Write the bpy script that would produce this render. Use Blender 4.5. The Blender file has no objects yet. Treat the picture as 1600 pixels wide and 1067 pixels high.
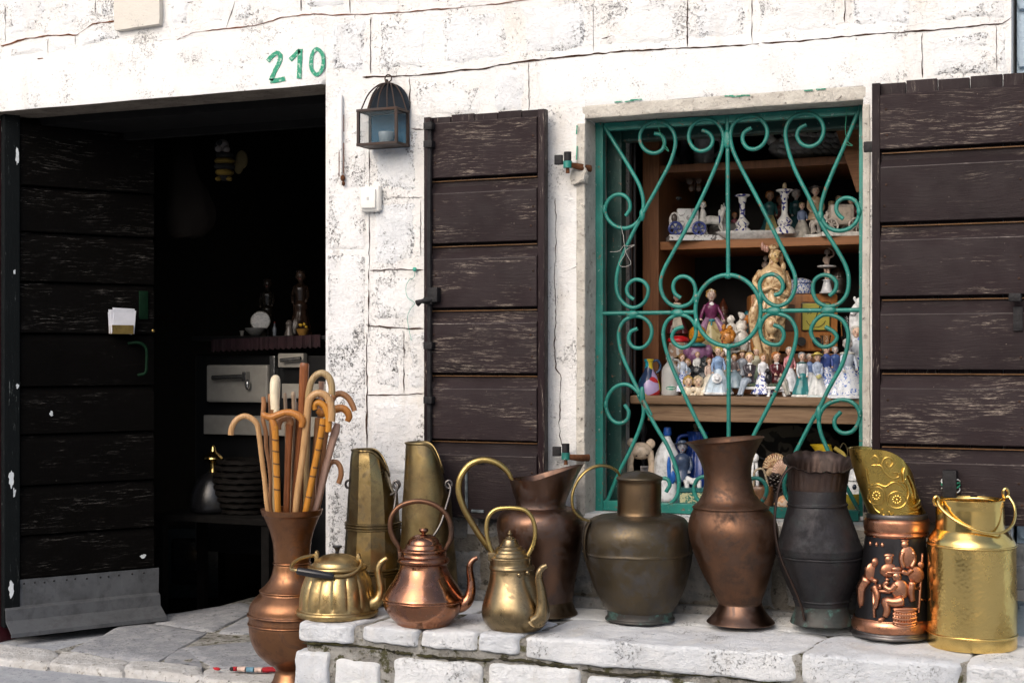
import bpy, bmesh, math, random
from mathutils import Vector, Matrix, noise
random.seed(7)
R = math.radians
scene = bpy.context.scene
COL = scene.collection

# ------------------------------------------------------------------ camera
F = 2300.0                       # focal length in photo pixels (photo 1600 wide)
TH = math.atan(F / 5345.0)       # camera turned this far to the left of the wall's normal
HOR = 558.0                      # row of the horizon
CX, CY, CZ = 0.0, -4.6, 1.12
cT, sT = math.cos(TH), math.sin(TH)
cam_d = bpy.data.cameras.new("camera")
cam = bpy.data.objects.new("camera", cam_d)
COL.objects.link(cam)
cam.location = (CX, CY, CZ)
cam.rotation_euler = (R(90), 0, TH)
cam_d.sensor_width = 36
cam_d.lens = 36 * F / 1600
cam_d.shift_y = (HOR - 533.5) / 1600
cam_d.clip_start = 0.05
cam_d.clip_end = 500
scene.camera = cam

# ------------------------------------------------------------------ light
SUN_EL, SUN_AZ = R(34), R(10)    # soft light through thin cloud, from behind the photographer's left shoulder
w = bpy.data.worlds.new("World")
scene.world = w
w.use_nodes = True
wn = w.node_tree
for n in list(wn.nodes):
    wn.nodes.remove(n)
sky = wn.nodes.new("ShaderNodeTexSky")
sky.sky_type = 'NISHITA'
sky.sun_disc = False
sky.sun_elevation = SUN_EL
sky.sun_rotation = math.pi + SUN_AZ
sky.air_density = 0.8
sky.dust_density = 4.0
sky.ozone_density = 0.6
bg = wn.nodes.new("ShaderNodeBackground")
bg.inputs["Strength"].default_value = 0.15
wo = wn.nodes.new("ShaderNodeOutputWorld")
wn.links.new(sky.outputs[0], bg.inputs[0])
wn.links.new(bg.outputs[0], wo.inputs[0])
sl = bpy.data.lights.new("sun", 'SUN')
sl.energy = 1.5
sl.angle = R(65)
sl.color = (1.0, 0.975, 0.945)
so = bpy.data.objects.new("sun", sl)
COL.objects.link(so)
# sun direction: from the street side (-Y), a little from the left (-X)
sd = Vector((-math.sin(SUN_AZ) * math.cos(SUN_EL), -math.cos(SUN_AZ) * math.cos(SUN_EL), math.sin(SUN_EL)))
so.rotation_euler = sd.to_track_quat('Z', 'Y').to_euler()
so.location = (-4, -8, 9)

vs = scene.view_settings
scene.display_settings.display_device = 'sRGB'
vs.view_transform = 'Standard'
vs.look = 'None'
vs.exposure = 0.36
vs.gamma = 1.0
vs.use_curve_mapping = False

# ------------------------------------------------------------------ measuring helpers
def ray(u, v):
    a = u - 800.0
    return Vector((-F * sT + a * cT, F * cT + a * sT, HOR - v))
def P(u, v, Y):                  # photo pixel -> point on the upright plane y = Y
    d = ray(u, v); t = (Y - CY) / d.y
    return Vector((CX + d.x * t, Y, CZ + d.z * t))
def G(u, v, z):                  # photo pixel -> point on the level plane at height z
    d = ray(u, v); t = (z - CZ) / d.z
    return Vector((CX + d.x * t, CY + d.y * t, z))
def PX(u, Y, z=0.0):
    p = P(u, HOR, Y); p.z = z
    return p
def pxm(Y, u):                   # photo pixels per metre there
    return (F * cT + (u - 800.0) * sT) / (Y - CY)

# ------------------------------------------------------------------ object helpers
def link(o):
    COL.objects.link(o); return o
def tag(o, label=None, cat=None, group=None, kind=None):
    if label: o['label'] = label
    if cat: o['category'] = cat
    if group: o['group'] = group
    if kind: o['kind'] = kind
    return o
def thing(name, label, cat, loc=(0, 0, 0), rotz=0.0, group=None):
    o = bpy.data.objects.new(name, None)
    o.empty_display_size = 0.05
    o.location = loc; o.rotation_euler = (0, 0, rotz)
    link(o); return tag(o, label, cat, group)
def obj(name, bm, mat, parent=None, smooth=True, sharp=40, kind=None, label=None):
    bmesh.ops.recalc_face_normals(bm, faces=bm.faces)
    me = bpy.data.meshes.new(name)
    bm.to_mesh(me); bm.free()
    if smooth:
        me.shade_smooth()
        if sharp: me.set_sharp_from_angle(angle=R(sharp))
    for m in (mat if isinstance(mat, (list, tuple)) else [mat]):
        me.materials.append(m)
    o = bpy.data.objects.new(name, me)
    o.parent = parent
    if kind: o['kind'] = kind
    if label: o['label'] = label
    return link(o)

def new(): return bmesh.new()
def box(bm, x0, x1, y0, y1, z0, z1, bev=0.0, M=None):
    vs_ = [bm.verts.new((x, y, z)) for x in (x0, x1) for y in (y0, y1) for z in (z0, z1)]
    idx = ((0, 1, 3, 2), (4, 6, 7, 5), (0, 4, 5, 1), (2, 3, 7, 6), (0, 2, 6, 4), (1, 5, 7, 3))
    fs = [bm.faces.new([vs_[i] for i in f]) for f in idx]
    if M is not None:
        for v_ in vs_: v_.co = M @ v_.co
    if bev > 0:
        es = {e for f in fs for e in f.edges}
        bmesh.ops.bevel(bm, geom=list(es), offset=bev, segments=2, profile=0.6, affect='EDGES')
    return bm
def catmull(pts, n=6, closed=False):
    pts = [Vector(p) for p in pts]
    if len(pts) < 3: return pts
    out = []
    m = len(pts)
    for i in range(m if closed else m - 1):
        if closed:
            p0, p1, p2, p3 = pts[(i - 1) % m], pts[i], pts[(i + 1) % m], pts[(i + 2) % m]
        else:
            p1, p2 = pts[i], pts[i + 1]
            p0 = pts[i - 1] if i > 0 else p1 * 2 - p2
            p3 = pts[i + 2] if i + 2 < m else p2 * 2 - p1
        # centripetal parametrisation keeps the bends clean
        d1 = max((p1 - p0).length, 1e-9) ** .5; d2 = max((p2 - p1).length, 1e-9) ** .5; d3 = max((p3 - p2).length, 1e-9) ** .5
        m1 = (p2 - p1) + ((p1 - p0) / d1 - (p2 - p0) / (d1 + d2)) * d2
        m2 = (p2 - p1) + ((p3 - p2) / d3 - (p3 - p1) / (d2 + d3)) * d2
        for k in range(n):
            t = k / n; t2 = t * t; t3 = t2 * t
            out.append(p1 * (2 * t3 - 3 * t2 + 1) + m1 * (t3 - 2 * t2 + t) + p2 * (-2 * t3 + 3 * t2) + m2 * (t3 - t2))
    if not closed: out.append(pts[-1])
    return out
def tube(bm, pts, r, seg=10, n=6, closed=False, smooth=True, flat=None, flat_axis=None, caps=True):
    """pts: points; r: a radius or one per point; flat: second radius as a share of the first, laid across flat_axis"""
    m = len(pts)
    rs = list(r) if isinstance(r, (list, tuple)) else [r] * m
    if smooth and m > 2:
        q = catmull([Vector((p[0], p[1], p[2])) for p in pts], n, closed)
        rr = []
        for i in range(m if closed else m - 1):
            for k in range(n):
                t = k / n; rr.append(rs[i] * (1 - t) + rs[(i + 1) % m] * t)
        if not closed: rr.append(rs[-1])
        pts, rs = q, rr
    else:
        pts = [Vector(p) for p in pts]
    N = len(pts)
    rings = []
    up = None
    for i in range(N):
        a = pts[(i - 1) % N] if (closed or i > 0) else pts[i]
        b = pts[(i + 1) % N] if (closed or i < N - 1) else pts[i]
        t = (b - a)
        if t.length < 1e-9: t = Vector((0, 0, 1))
        t.normalize()
        if flat_axis is not None:
            up = Vector(flat_axis)
        elif up is None:
            up = Vector((0, 0, 1)) if abs(t.z) < .9 else Vector((1, 0, 0))
        x = (up - t * up.dot(t))
        if x.length < 1e-6: x = t.orthogonal()
        x.normalize(); y = t.cross(x)
        up = x if flat_axis is None else up
        fl = flat if flat else 1.0
        ring = []
        for k in range(seg):
            an = 2 * math.pi * k / seg
            ring.append(bm.verts.new(pts[i] + x * (math.cos(an) * rs[i]) + y * (math.sin(an) * rs[i] * fl)))
        rings.append(ring)
    for i in range(N if closed else N - 1):
        A, B = rings[i], rings[(i + 1) % N]
        for k in range(seg):
            bm.faces.new((A[k], A[(k + 1) % seg], B[(k + 1) % seg], B[k]))
    if caps and not closed:
        bm.faces.new(rings[0][::-1]); bm.faces.new(rings[-1])
    return bm
def ellipsoid(bm, c, r, seg=12, rings=8, M=None):
    rx, ry, rz = r if isinstance(r, (tuple, list)) else (r, r, r)
    c = Vector(c)
    mt = Matrix.Translation(c) @ (M.to_4x4() if M is not None else Matrix.Identity(4)) @ Matrix.Diagonal((rx, ry, rz, 1))
    bmesh.ops.create_uvsphere(bm, u_segments=seg, v_segments=rings, radius=1.0, matrix=mt)
    return bm
def cyl(bm, a, b, r0, r1=None, seg=12):
    return tube(bm, [a, b], [r0, r0 if r1 is None else r1], seg=seg, smooth=False)
def smooth_profile(prof, n=4):
    """list of (z, r[, cx]) split by None; each run is drawn as a smooth curve"""
    out = []; run = []
    def flush():
        if not run: return
        q = catmull([Vector((p[0], p[1], p[2] if len(p) > 2 else 0)) for p in run], n) if len(run) > 2 else [Vector((p[0], p[1], p[2] if len(p) > 2 else 0)) for p in run]
        for p in q:
            if out and (out[-1] - p).length < 1e-7: continue
            out.append(p)
    for p in prof:
        if p is None:
            last = run[-1]; flush(); run = [last]
        else: run.append(p)
    flush()
    return out
def lathe(bm, prof, seg=48, rad=None, warp=None, close0=True, close1=True):
    """prof: Vectors (z, r, cx). rad(ang, z, i) multiplies the radius; warp(co, ang, i) moves each point"""
    rings = []
    for i, p in enumerate(prof):
        z, r, cx = p
        ring = []
        for k in range(seg):
            an = 2 * math.pi * k / seg
            m = rad(an, z, i) if rad else 1.0
            co = Vector((cx + r * m * math.cos(an), r * m * math.sin(an), z))
            if warp: co = warp(co, an, i)
            ring.append(bm.verts.new(co))
        rings.append(ring)
    for i in range(len(rings) - 1):
        A, B = rings[i], rings[i + 1]
        for k in range(seg):
            bm.faces.new((A[k], A[(k + 1) % seg], B[(k + 1) % seg], B[k]))
    for ring, on in ((rings[0], close0), (rings[-1], close1)):
        if on:
            c = Vector((0, 0, 0))
            for v_ in ring: c += v_.co
            cv = bm.verts.new(c / seg)
            for k in range(seg): bm.faces.new((ring[k], ring[(k + 1) % seg], cv))
    return bm

class Local:
    """a thing drawn in photo pixels about its base (u0, v0) at its own real place; x to the right, y away, z up (metres)"""
    def __init__(s, name, label, cat, u0, v0, z=None, Y=None, group=None):
        p = G(u0, v0, z) if Y is None else P(u0, v0, Y)
        s.u0, s.v0 = u0, v0
        d = (p.x - CX) * -sT + (p.y - CY) * cT
        s.s = F / d
        s.root = thing(name, label, cat, p, TH, group)
        s.loc = p
    def L(s, u, v, d=0.0): return Vector(((u - s.u0) / s.s, d / s.s, (s.v0 - v) / s.s))
    def m(s, px): return px / s.s
    def prof(s, rows, n=4):
        q = []
        for r in rows:
            q.append(None if r is None else ((s.v0 - r[0]) / s.s, r[1] / s.s, (r[2] / s.s) if len(r) > 2 else 0.0))
        return smooth_profile(q, n)
    def lathe(s, name, mat, rows, seg=48, n=4, rad=None, warp=None, close0=True, close1=True, sharp=45, bm=None, **k):
        bm = lathe(bm or new(), s.prof(rows, n), seg, rad, warp, close0, close1)
        if seg >= 60:                      # years of small knocks
            for v_ in bm.verts:
                q = v_.co + s.loc
                v_.co += noise.noise_vector(q * 9) * .0016 + noise.noise_vector(q * 24) * .0007
        return obj(name, bm, mat, k.get('parent', s.root), sharp=sharp, label=k.get('label'))
    def tube(s, name, mat, pts, r, parent=None, label=None, **k):
        q = [s.L(*p) for p in pts]
        rr = [x / s.s for x in r] if isinstance(r, (list, tuple)) else r / s.s
        return obj(name, tube(new(), q, rr, **k), mat, parent or s.root, sharp=60, label=label)

def rock(bm, c8, cuts=8, k=9.0, amp=0.004, freq=9.0, seed=0.0):
    """an uneven stone filling the eight corners c8 (bottom four, top four; each counter-clockwise)"""
    b = bmesh.new()
    bmesh.ops.create_cube(b, size=2.0)
    bmesh.ops.subdivide_edges(b, edges=b.edges[:], cuts=cuts, use_grid_fill=True)
    c8 = [Vector(c) for c in c8]
    cen = sum(c8, Vector()) / 8
    mp = {}
    for v_ in b.verts:
        p = v_.co
        nrm = (abs(p.x) ** k + abs(p.y) ** k + abs(p.z) ** k) ** (1 / k)
        q = p / nrm
        a, bb, c = (q.x + 1) / 2, (q.y + 1) / 2, (q.z + 1) / 2
        lo = (c8[0] * (1 - a) + c8[1] * a) * (1 - bb) + (c8[3] * (1 - a) + c8[2] * a) * bb
        hi = (c8[4] * (1 - a) + c8[5] * a) * (1 - bb) + (c8[7] * (1 - a) + c8[6] * a) * bb
        w_ = lo * (1 - c) + hi * c
        dv = noise.noise_vector(w_ * freq + Vector((seed, seed * 2, -seed)))
        dv += noise.noise_vector(w_ * freq * 3.1 + Vector((seed, 3, -seed))) * .45
        w_ = w_ + dv * amp
        mp[v_] = bm.verts.new(w_)
    for f in b.faces: bm.faces.new([mp[v_] for v_ in f.verts])
    b.free()
    return bm

# ------------------------------------------------------------------ materials
MATS = {}
class Nt:
    def __init__(s, name):
        s.m = bpy.data.materials.new(name); s.m.use_nodes = True
        s.t = s.m.node_tree; s.t.nodes.clear()
        s.out = s.add("ShaderNodeOutputMaterial"); s.bsdf = s.add("ShaderNodeBsdfPrincipled")
        s.t.links.new(s.bsdf.outputs[0], s.out.inputs[0])
        s.tc = s.add("ShaderNodeTexCoord"); s.geo = s.add("ShaderNodeNewGeometry"); s.oi = s.add("ShaderNodeObjectInfo")
    def add(s, t, **k):
        n = s.t.nodes.new(t)
        for a, b in k.items(): setattr(n, a, b)
        return n
    def lk(s, a, b): s.t.links.new(a, b)
    def put(s, sock, v):
        if hasattr(v, 'is_output') or isinstance(v, bpy.types.NodeSocket): s.lk(v, sock)
        else: sock.default_value = v
    @property
    def obj(s): return s.tc.outputs['Object']
    @property
    def pos(s): return s.geo.outputs['Position']
    @property
    def rnd(s): return s.oi.outputs['Random']
    def vscale(s, v, sc):
        n = s.add("ShaderNodeMapping"); s.lk(v, n.inputs[0]); n.inputs['Scale'].default_value = sc
        return n.outputs[0]
    def shift(s, v):             # every object gets its own piece of the pattern
        n = s.add("ShaderNodeVectorMath", operation='MULTIPLY_ADD')
        c = s.add("ShaderNodeCombineXYZ")
        for i in range(3): s.lk(s.rnd, c.inputs[i])
        s.lk(c.outputs[0], n.inputs[0]); n.inputs[1].default_value = (37, 53, 71); s.lk(v, n.inputs[2])
        return n.outputs[0]
    def noise(s, v, scale, detail=4, rough=.55, dist=0.0):
        n = s.add("ShaderNodeTexNoise"); s.lk(v, n.inputs['Vector'])
        n.inputs['Scale'].default_value = scale; n.inputs['Detail'].default_value = detail
        n.inputs['Roughness'].default_value = rough; n.inputs['Distortion'].default_value = dist
        return n.outputs['Fac']
    def voro(s, v, scale, feature='F1', out='Distance'):
        n = s.add("ShaderNodeTexVoronoi", feature=feature); s.lk(v, n.inputs['Vector']); n.inputs['Scale'].default_value = scale
        return n.outputs[out]
    def ramp(s, fac, a, b, c0=0.0, c1=1.0):
        n = s.add("ShaderNodeMapRange", interpolation_type='SMOOTHSTEP'); s.lk(fac, n.inputs[0])
        n.inputs[1].default_value = a; n.inputs[2].default_value = b; n.inputs[3].default_value = c0; n.inputs[4].default_value = c1
        return n.outputs[0]
    def math(s, op, a, b=0.0, clamp=False):
        n = s.add("ShaderNodeMath", operation=op); n.use_clamp = clamp
        s.put(n.inputs[0], a); s.put(n.inputs[1], b)
        return n.outputs[0]
    def mix(s, fac, a, b, mode='MIX'):
        n = s.add("ShaderNodeMix", data_type='RGBA', blend_type=mode)
        s.put(n.inputs[0], fac)
        s.put(n.inputs[6], a if not isinstance(a, tuple) else (*a, 1)[:4]); s.put(n.inputs[7], b if not isinstance(b, tuple) else (*b, 1)[:4])
        return n.outputs[2]
    def bump(s, h, strength=.3, dist=.01, prev=None):
        n = s.add("ShaderNodeBump"); s.lk(h, n.inputs['Height']); n.inputs['Strength'].default_value = strength; n.inputs['Distance'].default_value = dist
        if prev is not None: s.lk(prev, n.inputs['Normal'])
        return n.outputs[0]
    def set(s, **k):
        names = {'color': 'Base Color', 'rough': 'Roughness', 'metal': 'Metallic', 'normal': 'Normal', 'coat': 'Coat Weight', 'coat_rough': 'Coat Roughness', 'trans': 'Transmission Weight', 'alpha': 'Alpha', 'spec': 'Specular IOR Level', 'ior': 'IOR', 'sss': 'Subsurface Weight'}
        for a, b in k.items():
            sk = s.bsdf.inputs[names[a]]
            if isinstance(b, tuple): b = (*b, 1)[:4]
            s.put(sk, b)
        return s.m
    def sepz(s, v, i=2):
        n = s.add("ShaderNodeSeparateXYZ"); s.lk(v, n.inputs[0]); return n.outputs[i]

def m_limewash(name, base, tint, speck=.5, warm=.25, grime=(.055, .05, .048), bump=.5, tint_amt=.6, rusty=False, dens=.0, veil_amt=.16):
    n = Nt(name); v = n.pos
    at = n.add("ShaderNodeAttribute", attribute_name='rim'); rim = at.outputs['Fac']
    mid = n.noise(v, 9, 6, .65); fine = n.noise(v, 120, 9, .74, .9); fine2 = n.noise(v, 210, 4, .6); pits = n.noise(n.vscale(v, (1, 1, 1.7)), 38, 7, .7, .8)
    perst = n.math('ADD', n.math('MULTIPLY', n.rnd, .35), n.math('MULTIPLY', mid, .9))
    c = n.mix(n.math('MULTIPLY', n.ramp(perst, .42, .85), tint_amt), base, tint)
    c = n.mix(n.math('MULTIPLY', n.ramp(n.noise(n.vscale(v, (1.3, 1, .8)), 4.1, 5, .6), .52, .75), warm), c, (.76, .70, .60))
    c = n.mix(n.math('MULTIPLY', n.ramp(n.noise(v, 3.3, 6, .65), .45, .7), .28), c, tuple(x * .8 for x in tint))
    clus = n.ramp(n.noise(v, 5.5, 5, .65), .44 - dens, .70 - dens)
    clus = n.math('ADD', clus, n.math('MULTIPLY', n.math('MULTIPLY', rim, n.ramp(n.noise(v, 7, 4, .6), .42, .6)), 1.1), True)
    th = n.math('SUBTRACT', .655, n.math('MULTIPLY', clus, .135))
    sp = n.ramp(n.math('SUBTRACT', fine, th), 0, .05)
    sp2 = n.math('MULTIPLY', n.ramp(fine2, .665, .70), .5)
    sp3 = n.math('MULTIPLY', n.ramp(n.math('SUBTRACT', pits, n.math('SUBTRACT', .70, n.math('MULTIPLY', clus, .13))), 0, .06), .75)
    m = n.math('MULTIPLY', n.math('MAXIMUM', n.math('MAXIMUM', sp, sp2), sp3), n.ramp(n.noise(v, 31, 5, .7), .3, .6, .35, 1.0))
    veil = n.ramp(n.noise(n.vscale(v, (.7, 1, 1.5)), 70, 9, .8, .35), .50, .64)
    veil = n.math('MULTIPLY', veil, n.ramp(n.noise(v, 8, 5, .7), .36, .66))
    c = n.mix(n.math('MULTIPLY', n.ramp(n.noise(n.vscale(v, (2.2, 1, .55)), 5.2, 6, .65), .54, .74), .22 + warm * .3), c, (.52, .46, .38))
    c = n.mix(n.math('MULTIPLY', clus, n.math('MULTIPLY', n.ramp(fine, .46, .62), .30)), c, (.42, .40, .38))
    c = n.mix(n.math('MULTIPLY', veil, veil_amt), c, (.40, .39, .38))
    c = n.mix(n.math('MULTIPLY', m, speck), c, grime)
    h = n.math('ADD', n.math('MULTIPLY', fine, .5), n.math('ADD', n.math('MULTIPLY', mid, .9), n.math('ADD', n.math('MULTIPLY', m, -.45), n.math('SUBTRACT', n.math('MULTIPLY', pits, .5), n.math('MULTIPLY', veil, .12)))))
    return n.set(color=c, rough=.92, spec=.2, normal=n.bump(h, bump, .012))
def m_mossy(name, base, a, b, thr=.5, bump=.8):
    n = Nt(name); v = n.pos
    f = n.noise(v, 60, 8, .7, .3); g = n.noise(v, 14, 6, .65); h = n.noise(v, 30, 5, .7)
    c = n.mix(n.ramp(g, .42, .6), base, a)
    c = n.mix(n.ramp(h, thr, thr + .12), c, b)
    c = n.mix(n.ramp(f, .58, .68, 0, .8), c, (.03, .027, .022))
    return n.set(color=c, rough=.95, spec=.15, normal=n.bump(n.math('ADD', f, g), bump, .015))
def m_wood_paint(name, base, worn, amt=.6, rough=.42, ax='x', thr=.6, bump=.35, spec=.28):
    n = Nt(name); v = n.shift(n.obj)
    sc = {'x': (1.6, 8, 26), 'z': (26, 8, 1.6), 'y': (26, 1.6, 8)}[ax]
    warp = n.add("ShaderNodeVectorMath", operation='ADD')
    nz = n.add("ShaderNodeTexNoise"); n.lk(v, nz.inputs['Vector']); nz.inputs['Scale'].default_value = 3.2; nz.inputs['Detail'].default_value = 2
    sc_ = n.add("ShaderNodeVectorMath", operation='SCALE'); n.lk(nz.outputs['Color'], sc_.inputs[0]); sc_.inputs['Scale'].default_value = .05
    n.lk(v, warp.inputs[0]); n.lk(sc_.outputs[0], warp.inputs[1])
    g = n.noise(n.vscale(warp.outputs[0], sc), 7, 6, .7)
    g2 = n.noise(n.vscale(warp.outputs[0], tuple(x * 2.2 for x in sc)), 8, 4, .7)
    patch = n.ramp(n.math('ADD', n.noise(n.vscale(v, tuple(x * .12 + 1.2 for x in sc)), 3.0, 5, .65), n.math('MULTIPLY', n.math('SUBTRACT', n.rnd, .5), .14)), .47, .68)
    fineg = n.noise(n.vscale(warp.outputs[0], tuple(x * 3.2 for x in sc)), 9, 5, .75)
    sc1 = n.math('MULTIPLY', n.math('MULTIPLY', n.ramp(g, thr, thr + .06), n.ramp(fineg, .44, .6)), patch)
    chips = n.ramp(n.noise(v, 95, 3, .6), .73, .75)
    c = n.mix(n.ramp(n.noise(v, 5, 4), .35, .7), base, tuple(x * .7 for x in base))
    c = n.mix(n.math('MULTIPLY', n.rnd, .45), c, tuple(x * 1.7 for x in base))
    kn = n.voro(n.vscale(v, tuple(.35 + x * .06 for x in sc)), 3.0)
    c = n.mix(n.ramp(kn, .05, .16, .6, 0), c, tuple(x * .45 for x in base))
    c = n.mix(n.math('MULTIPLY', n.math('ADD', sc1, n.math('MULTIPLY', chips, .5), True), amt), c, worn)
    r = n.ramp(n.noise(v, 12, 4), .3, .7, rough - .08, rough + .16)
    h = n.math('ADD', n.math('MULTIPLY', g, .8), n.math('MULTIPLY', g2, .5))
    return n.set(color=c, rough=r, spec=spec, normal=n.bump(h, bump, .006))
def m_metal(name, a, b, dark, rough=.32, patch=.5, dirt=.35, hammered=0.0, bump=.08, metal=1.0, dscale=14, green=0.0, gpos=None, rspread=.18, scratches=True):
    n = Nt(name); v = n.shift(n.obj)
    f1 = n.noise(v, 7, 6, .62, .4); f2 = n.noise(v, dscale, 8, .68); f3 = n.noise(v, 90, 4, .6)
    c = n.mix(n.ramp(f1, .5 - .2 * patch, .5 + .22), a, b)
    dm = n.math('MULTIPLY', n.ramp(f2, .48, .68), dirt)
    sp = n.math('MULTIPLY', n.ramp(f3, .62, .7), dirt * .8)
    c = n.mix(n.math('ADD', dm, sp, True), c, dark)
    tp = n.math('MULTIPLY', n.ramp(n.noise(v, 11, 7, .66, .8), .54, .60), dirt * .75)
    c = n.mix(tp, c, tuple(x * .8 + .03 for x in dark))
    c = n.mix(n.math('MULTIPLY', n.ramp(n.noise(n.vscale(v, (1, 1, .16)), 60, 4, .6), .60, .72), dirt * .5), c, tuple(min(1, x * 1.5) for x in a))
    c = n.mix(n.math('MULTIPLY', n.ramp(n.noise(v, 170, 3, .6), .70, .74), dirt * .55), c, tuple(min(1, x * 1.4 + .12) for x in a))
    if green:
        c = n.mix(n.math('MULTIPLY', n.ramp(n.noise(v, 22, 6, .7), .5, .66), green), c, (.10, .22, .19))
    r = n.math('ADD', n.ramp(f1, .3, .7, rough - rspread * .4, rough + rspread * .6), n.math('ADD', n.math('MULTIPLY', dm, .45), n.math('MULTIPLY', tp, .35)), True)
    h = n.math('ADD', n.math('MULTIPLY', f2, .5), n.math('MULTIPLY', f3, .25))
    nb = n.bump(h, bump, .01)
    if hammered:
        vv = n.voro(v, 105, 'SMOOTH_F1')
        nb = n.bump(vv, hammered, .012, nb)
    return n.set(color=c, rough=r, metal=metal, normal=nb)
def m_plain(name, col, rough=.5, var=.12, bump=0.0, spec=.5, coat=0.0, scale=20, metal=0.0):
    if name in MATS: return MATS[name]
    n = Nt(name); v = n.shift(n.obj)
    f = n.noise(v, scale, 5, .6)
    c = n.mix(n.ramp(f, .3, .7), tuple(x * (1 - var) for x in col), tuple(min(1, x * (1 + var)) for x in col))
    k = dict(color=c, rough=rough, spec=spec, coat=coat, metal=metal)
    if bump: k['normal'] = n.bump(n.noise(v, scale * 2, 5, .65), bump, .006)
    MATS[name] = n.set(**k); return MATS[name]
def glaze(col, name=None):       # glazed, lightly crazed porcelain
    name = name or "glaze_%02x%02x%02x" % tuple(int(max(0, min(1, x)) * 255) for x in col)
    if name in MATS: return MATS[name]
    n = Nt(name); v = n.shift(n.obj)
    f = n.noise(v, 55, 4, .6)
    c = n.mix(n.ramp(f, .4, .72), col, tuple(x * .62 for x in col))
    MATS[name] = n.set(color=c, rough=.28, spec=.5, coat=.4, coat_rough=.08) if False else n.set(color=c, rough=.26, spec=.5, normal=n.bump(n.noise(v, 130, 3, .6), .25, .003))
    return MATS[name]
def delft(name, ground, ink, scale=60, lo=.53, hi=.56):
    if name in MATS: return MATS[name]
    n = Nt(name); v = n.shift(n.obj)
    f = n.noise(v, scale, 2, .5, 1.2)
    c = n.mix(n.ramp(f, lo, hi), ground, ink)
    MATS[name] = n.set(color=c, rough=.2, spec=.5)
    return MATS[name]
def m_grain(name, a, b, rough=.55, ax='x', sc=1.0):
    n = Nt(name); v = n.shift(n.obj)
    s3 = {'x': (2, 18, 30), 'z': (30, 18, 2), 'y': (30, 2, 18)}[ax]
    g = n.noise(n.vscale(v, tuple(x * sc for x in s3)), 4, 5, .6, .6)
    c = n.mix(n.ramp(g, .35, .65), a, b)
    return n.set(color=c, rough=rough, spec=.35, normal=n.bump(g, .2, .004))
# ------------------------------------------------------------------ materials of the setting
W_STONE = m_limewash("limewashed_stone", (.80, .80, .79), (.66, .70, .745), speck=.9, tint_amt=.5, bump=.8, grime=(.055, .052, .05))
W_MORT = m_limewash("limewashed_mortar", (.80, .79, .77), (.70, .725, .75), speck=.8, warm=.5, tint_amt=.45, bump=.8, dens=.04, grime=(.055, .052, .05), veil_amt=.3)
W_LINT = m_limewash("limewashed_lintel", (.71, .71, .70), (.72, .75, .78), speck=.75, warm=.4, tint_amt=.5, bump=.45, dens=.04, grime=(.055, .052, .05), veil_amt=.3)
W_PIER = m_limewash("limewashed_pier", (.80, .795, .785), (.66, .69, .73), speck=1.0, warm=.3, tint_amt=.4, bump=.8, dens=.04, grime=(.055, .052, .05), veil_amt=.3)
W_GREY = m_mossy("bare_grey_stone", (.20, .205, .21), (.30, .29, .27), (.10, .095, .085), .56, .9)
CONC = m_mossy("pebbly_concrete", (.46, .43, .38), (.56, .53, .47), (.34, .31, .27), .56, .7)
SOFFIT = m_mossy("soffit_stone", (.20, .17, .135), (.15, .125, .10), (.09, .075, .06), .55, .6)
CRACK = m_plain("crack_dirt", (.045, .026, .018), .95, .4, spec=.05, scale=60)
CRACKR = m_plain("crack_rusty", (.13, .055, .028), .95, .5, spec=.05, scale=60)
RUST = m_plain("rust", (.10, .042, .02), .9, .45, .5, .1, scale=45)
B_STONE = m_limewash("bench_stone", (.79, .80, .80), (.60, .63, .67), speck=.75, warm=.35, tint_amt=.6, bump=1.0, grime=(.085, .08, .07))
B_MOSS = m_mossy("bench_mortar", (.30, .285, .255), (.46, .445, .41), (.105, .10, .052), .51, 1.3)
PAVE = m_mossy("paving_stone", (.265, .272, .288), (.34, .342, .35), (.17, .177, .19), .55, .5)
KERB = m_mossy("kerb_stone", (.54, .525, .50), (.64, .63, .61), (.30, .27, .22), .57, .9)
ASPH = m_mossy("street_tar", (.33, .345, .37), (.39, .405, .425), (.25, .26, .275), .55, .4)
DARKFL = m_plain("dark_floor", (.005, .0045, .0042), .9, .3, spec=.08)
ROOMW = m_plain("dark_room_plaster", (.0055, .0052, .005), .9, .3, spec=.2)  # near-black tone puts the unlit room's shade into floor and plaster
SHUT = m_wood_paint("shutter_paint", (.0175, .0115, .0125), (.32, .265, .215), amt=.85, thr=.515, rough=.5, spec=.12)
SHUTZ = m_wood_paint("shutter_paint_upright", (.0145, .0085, .0098), (.36, .31, .26), amt=.85, ax='z', thr=.56, spec=.12)
NAILM = m_plain("rusty_nail", (.035, .018, .012), .7, .5, spec=.2)
SHUTE = m_wood_paint("shutter_worn_edge", (.045, .035, .034), (.42, .37, .33), amt=.9, thr=.46)
SHUTB = m_wood_paint("shutter_bare_edge", (.13, .062, .02), (.02, .014, .013), amt=.9, thr=.45)
DOORP = m_wood_paint("door_black_paint", (.0019, .0016, .0014), (.13, .12, .11), amt=.85, rough=.7, thr=.54, spec=.06)  # black paint, its base set darker still to hold the doorway's shade
DOORZ = m_wood_paint("door_edge_paint", (.004, .0055, .006), (.36, .40, .39), amt=.75, rough=.6, ax='z', thr=.6, spec=.12)
ZINC = m_metal("zinc_sheet", (.15, .158, .168), (.10, .105, .112), (.05, .05, .05), rough=.6, dirt=.35, bump=.12, metal=.6)
IRON = m_plain("black_iron", (.013, .012, .013), .6, .4, .4, spec=.25, scale=60)
GREEN = None
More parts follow.
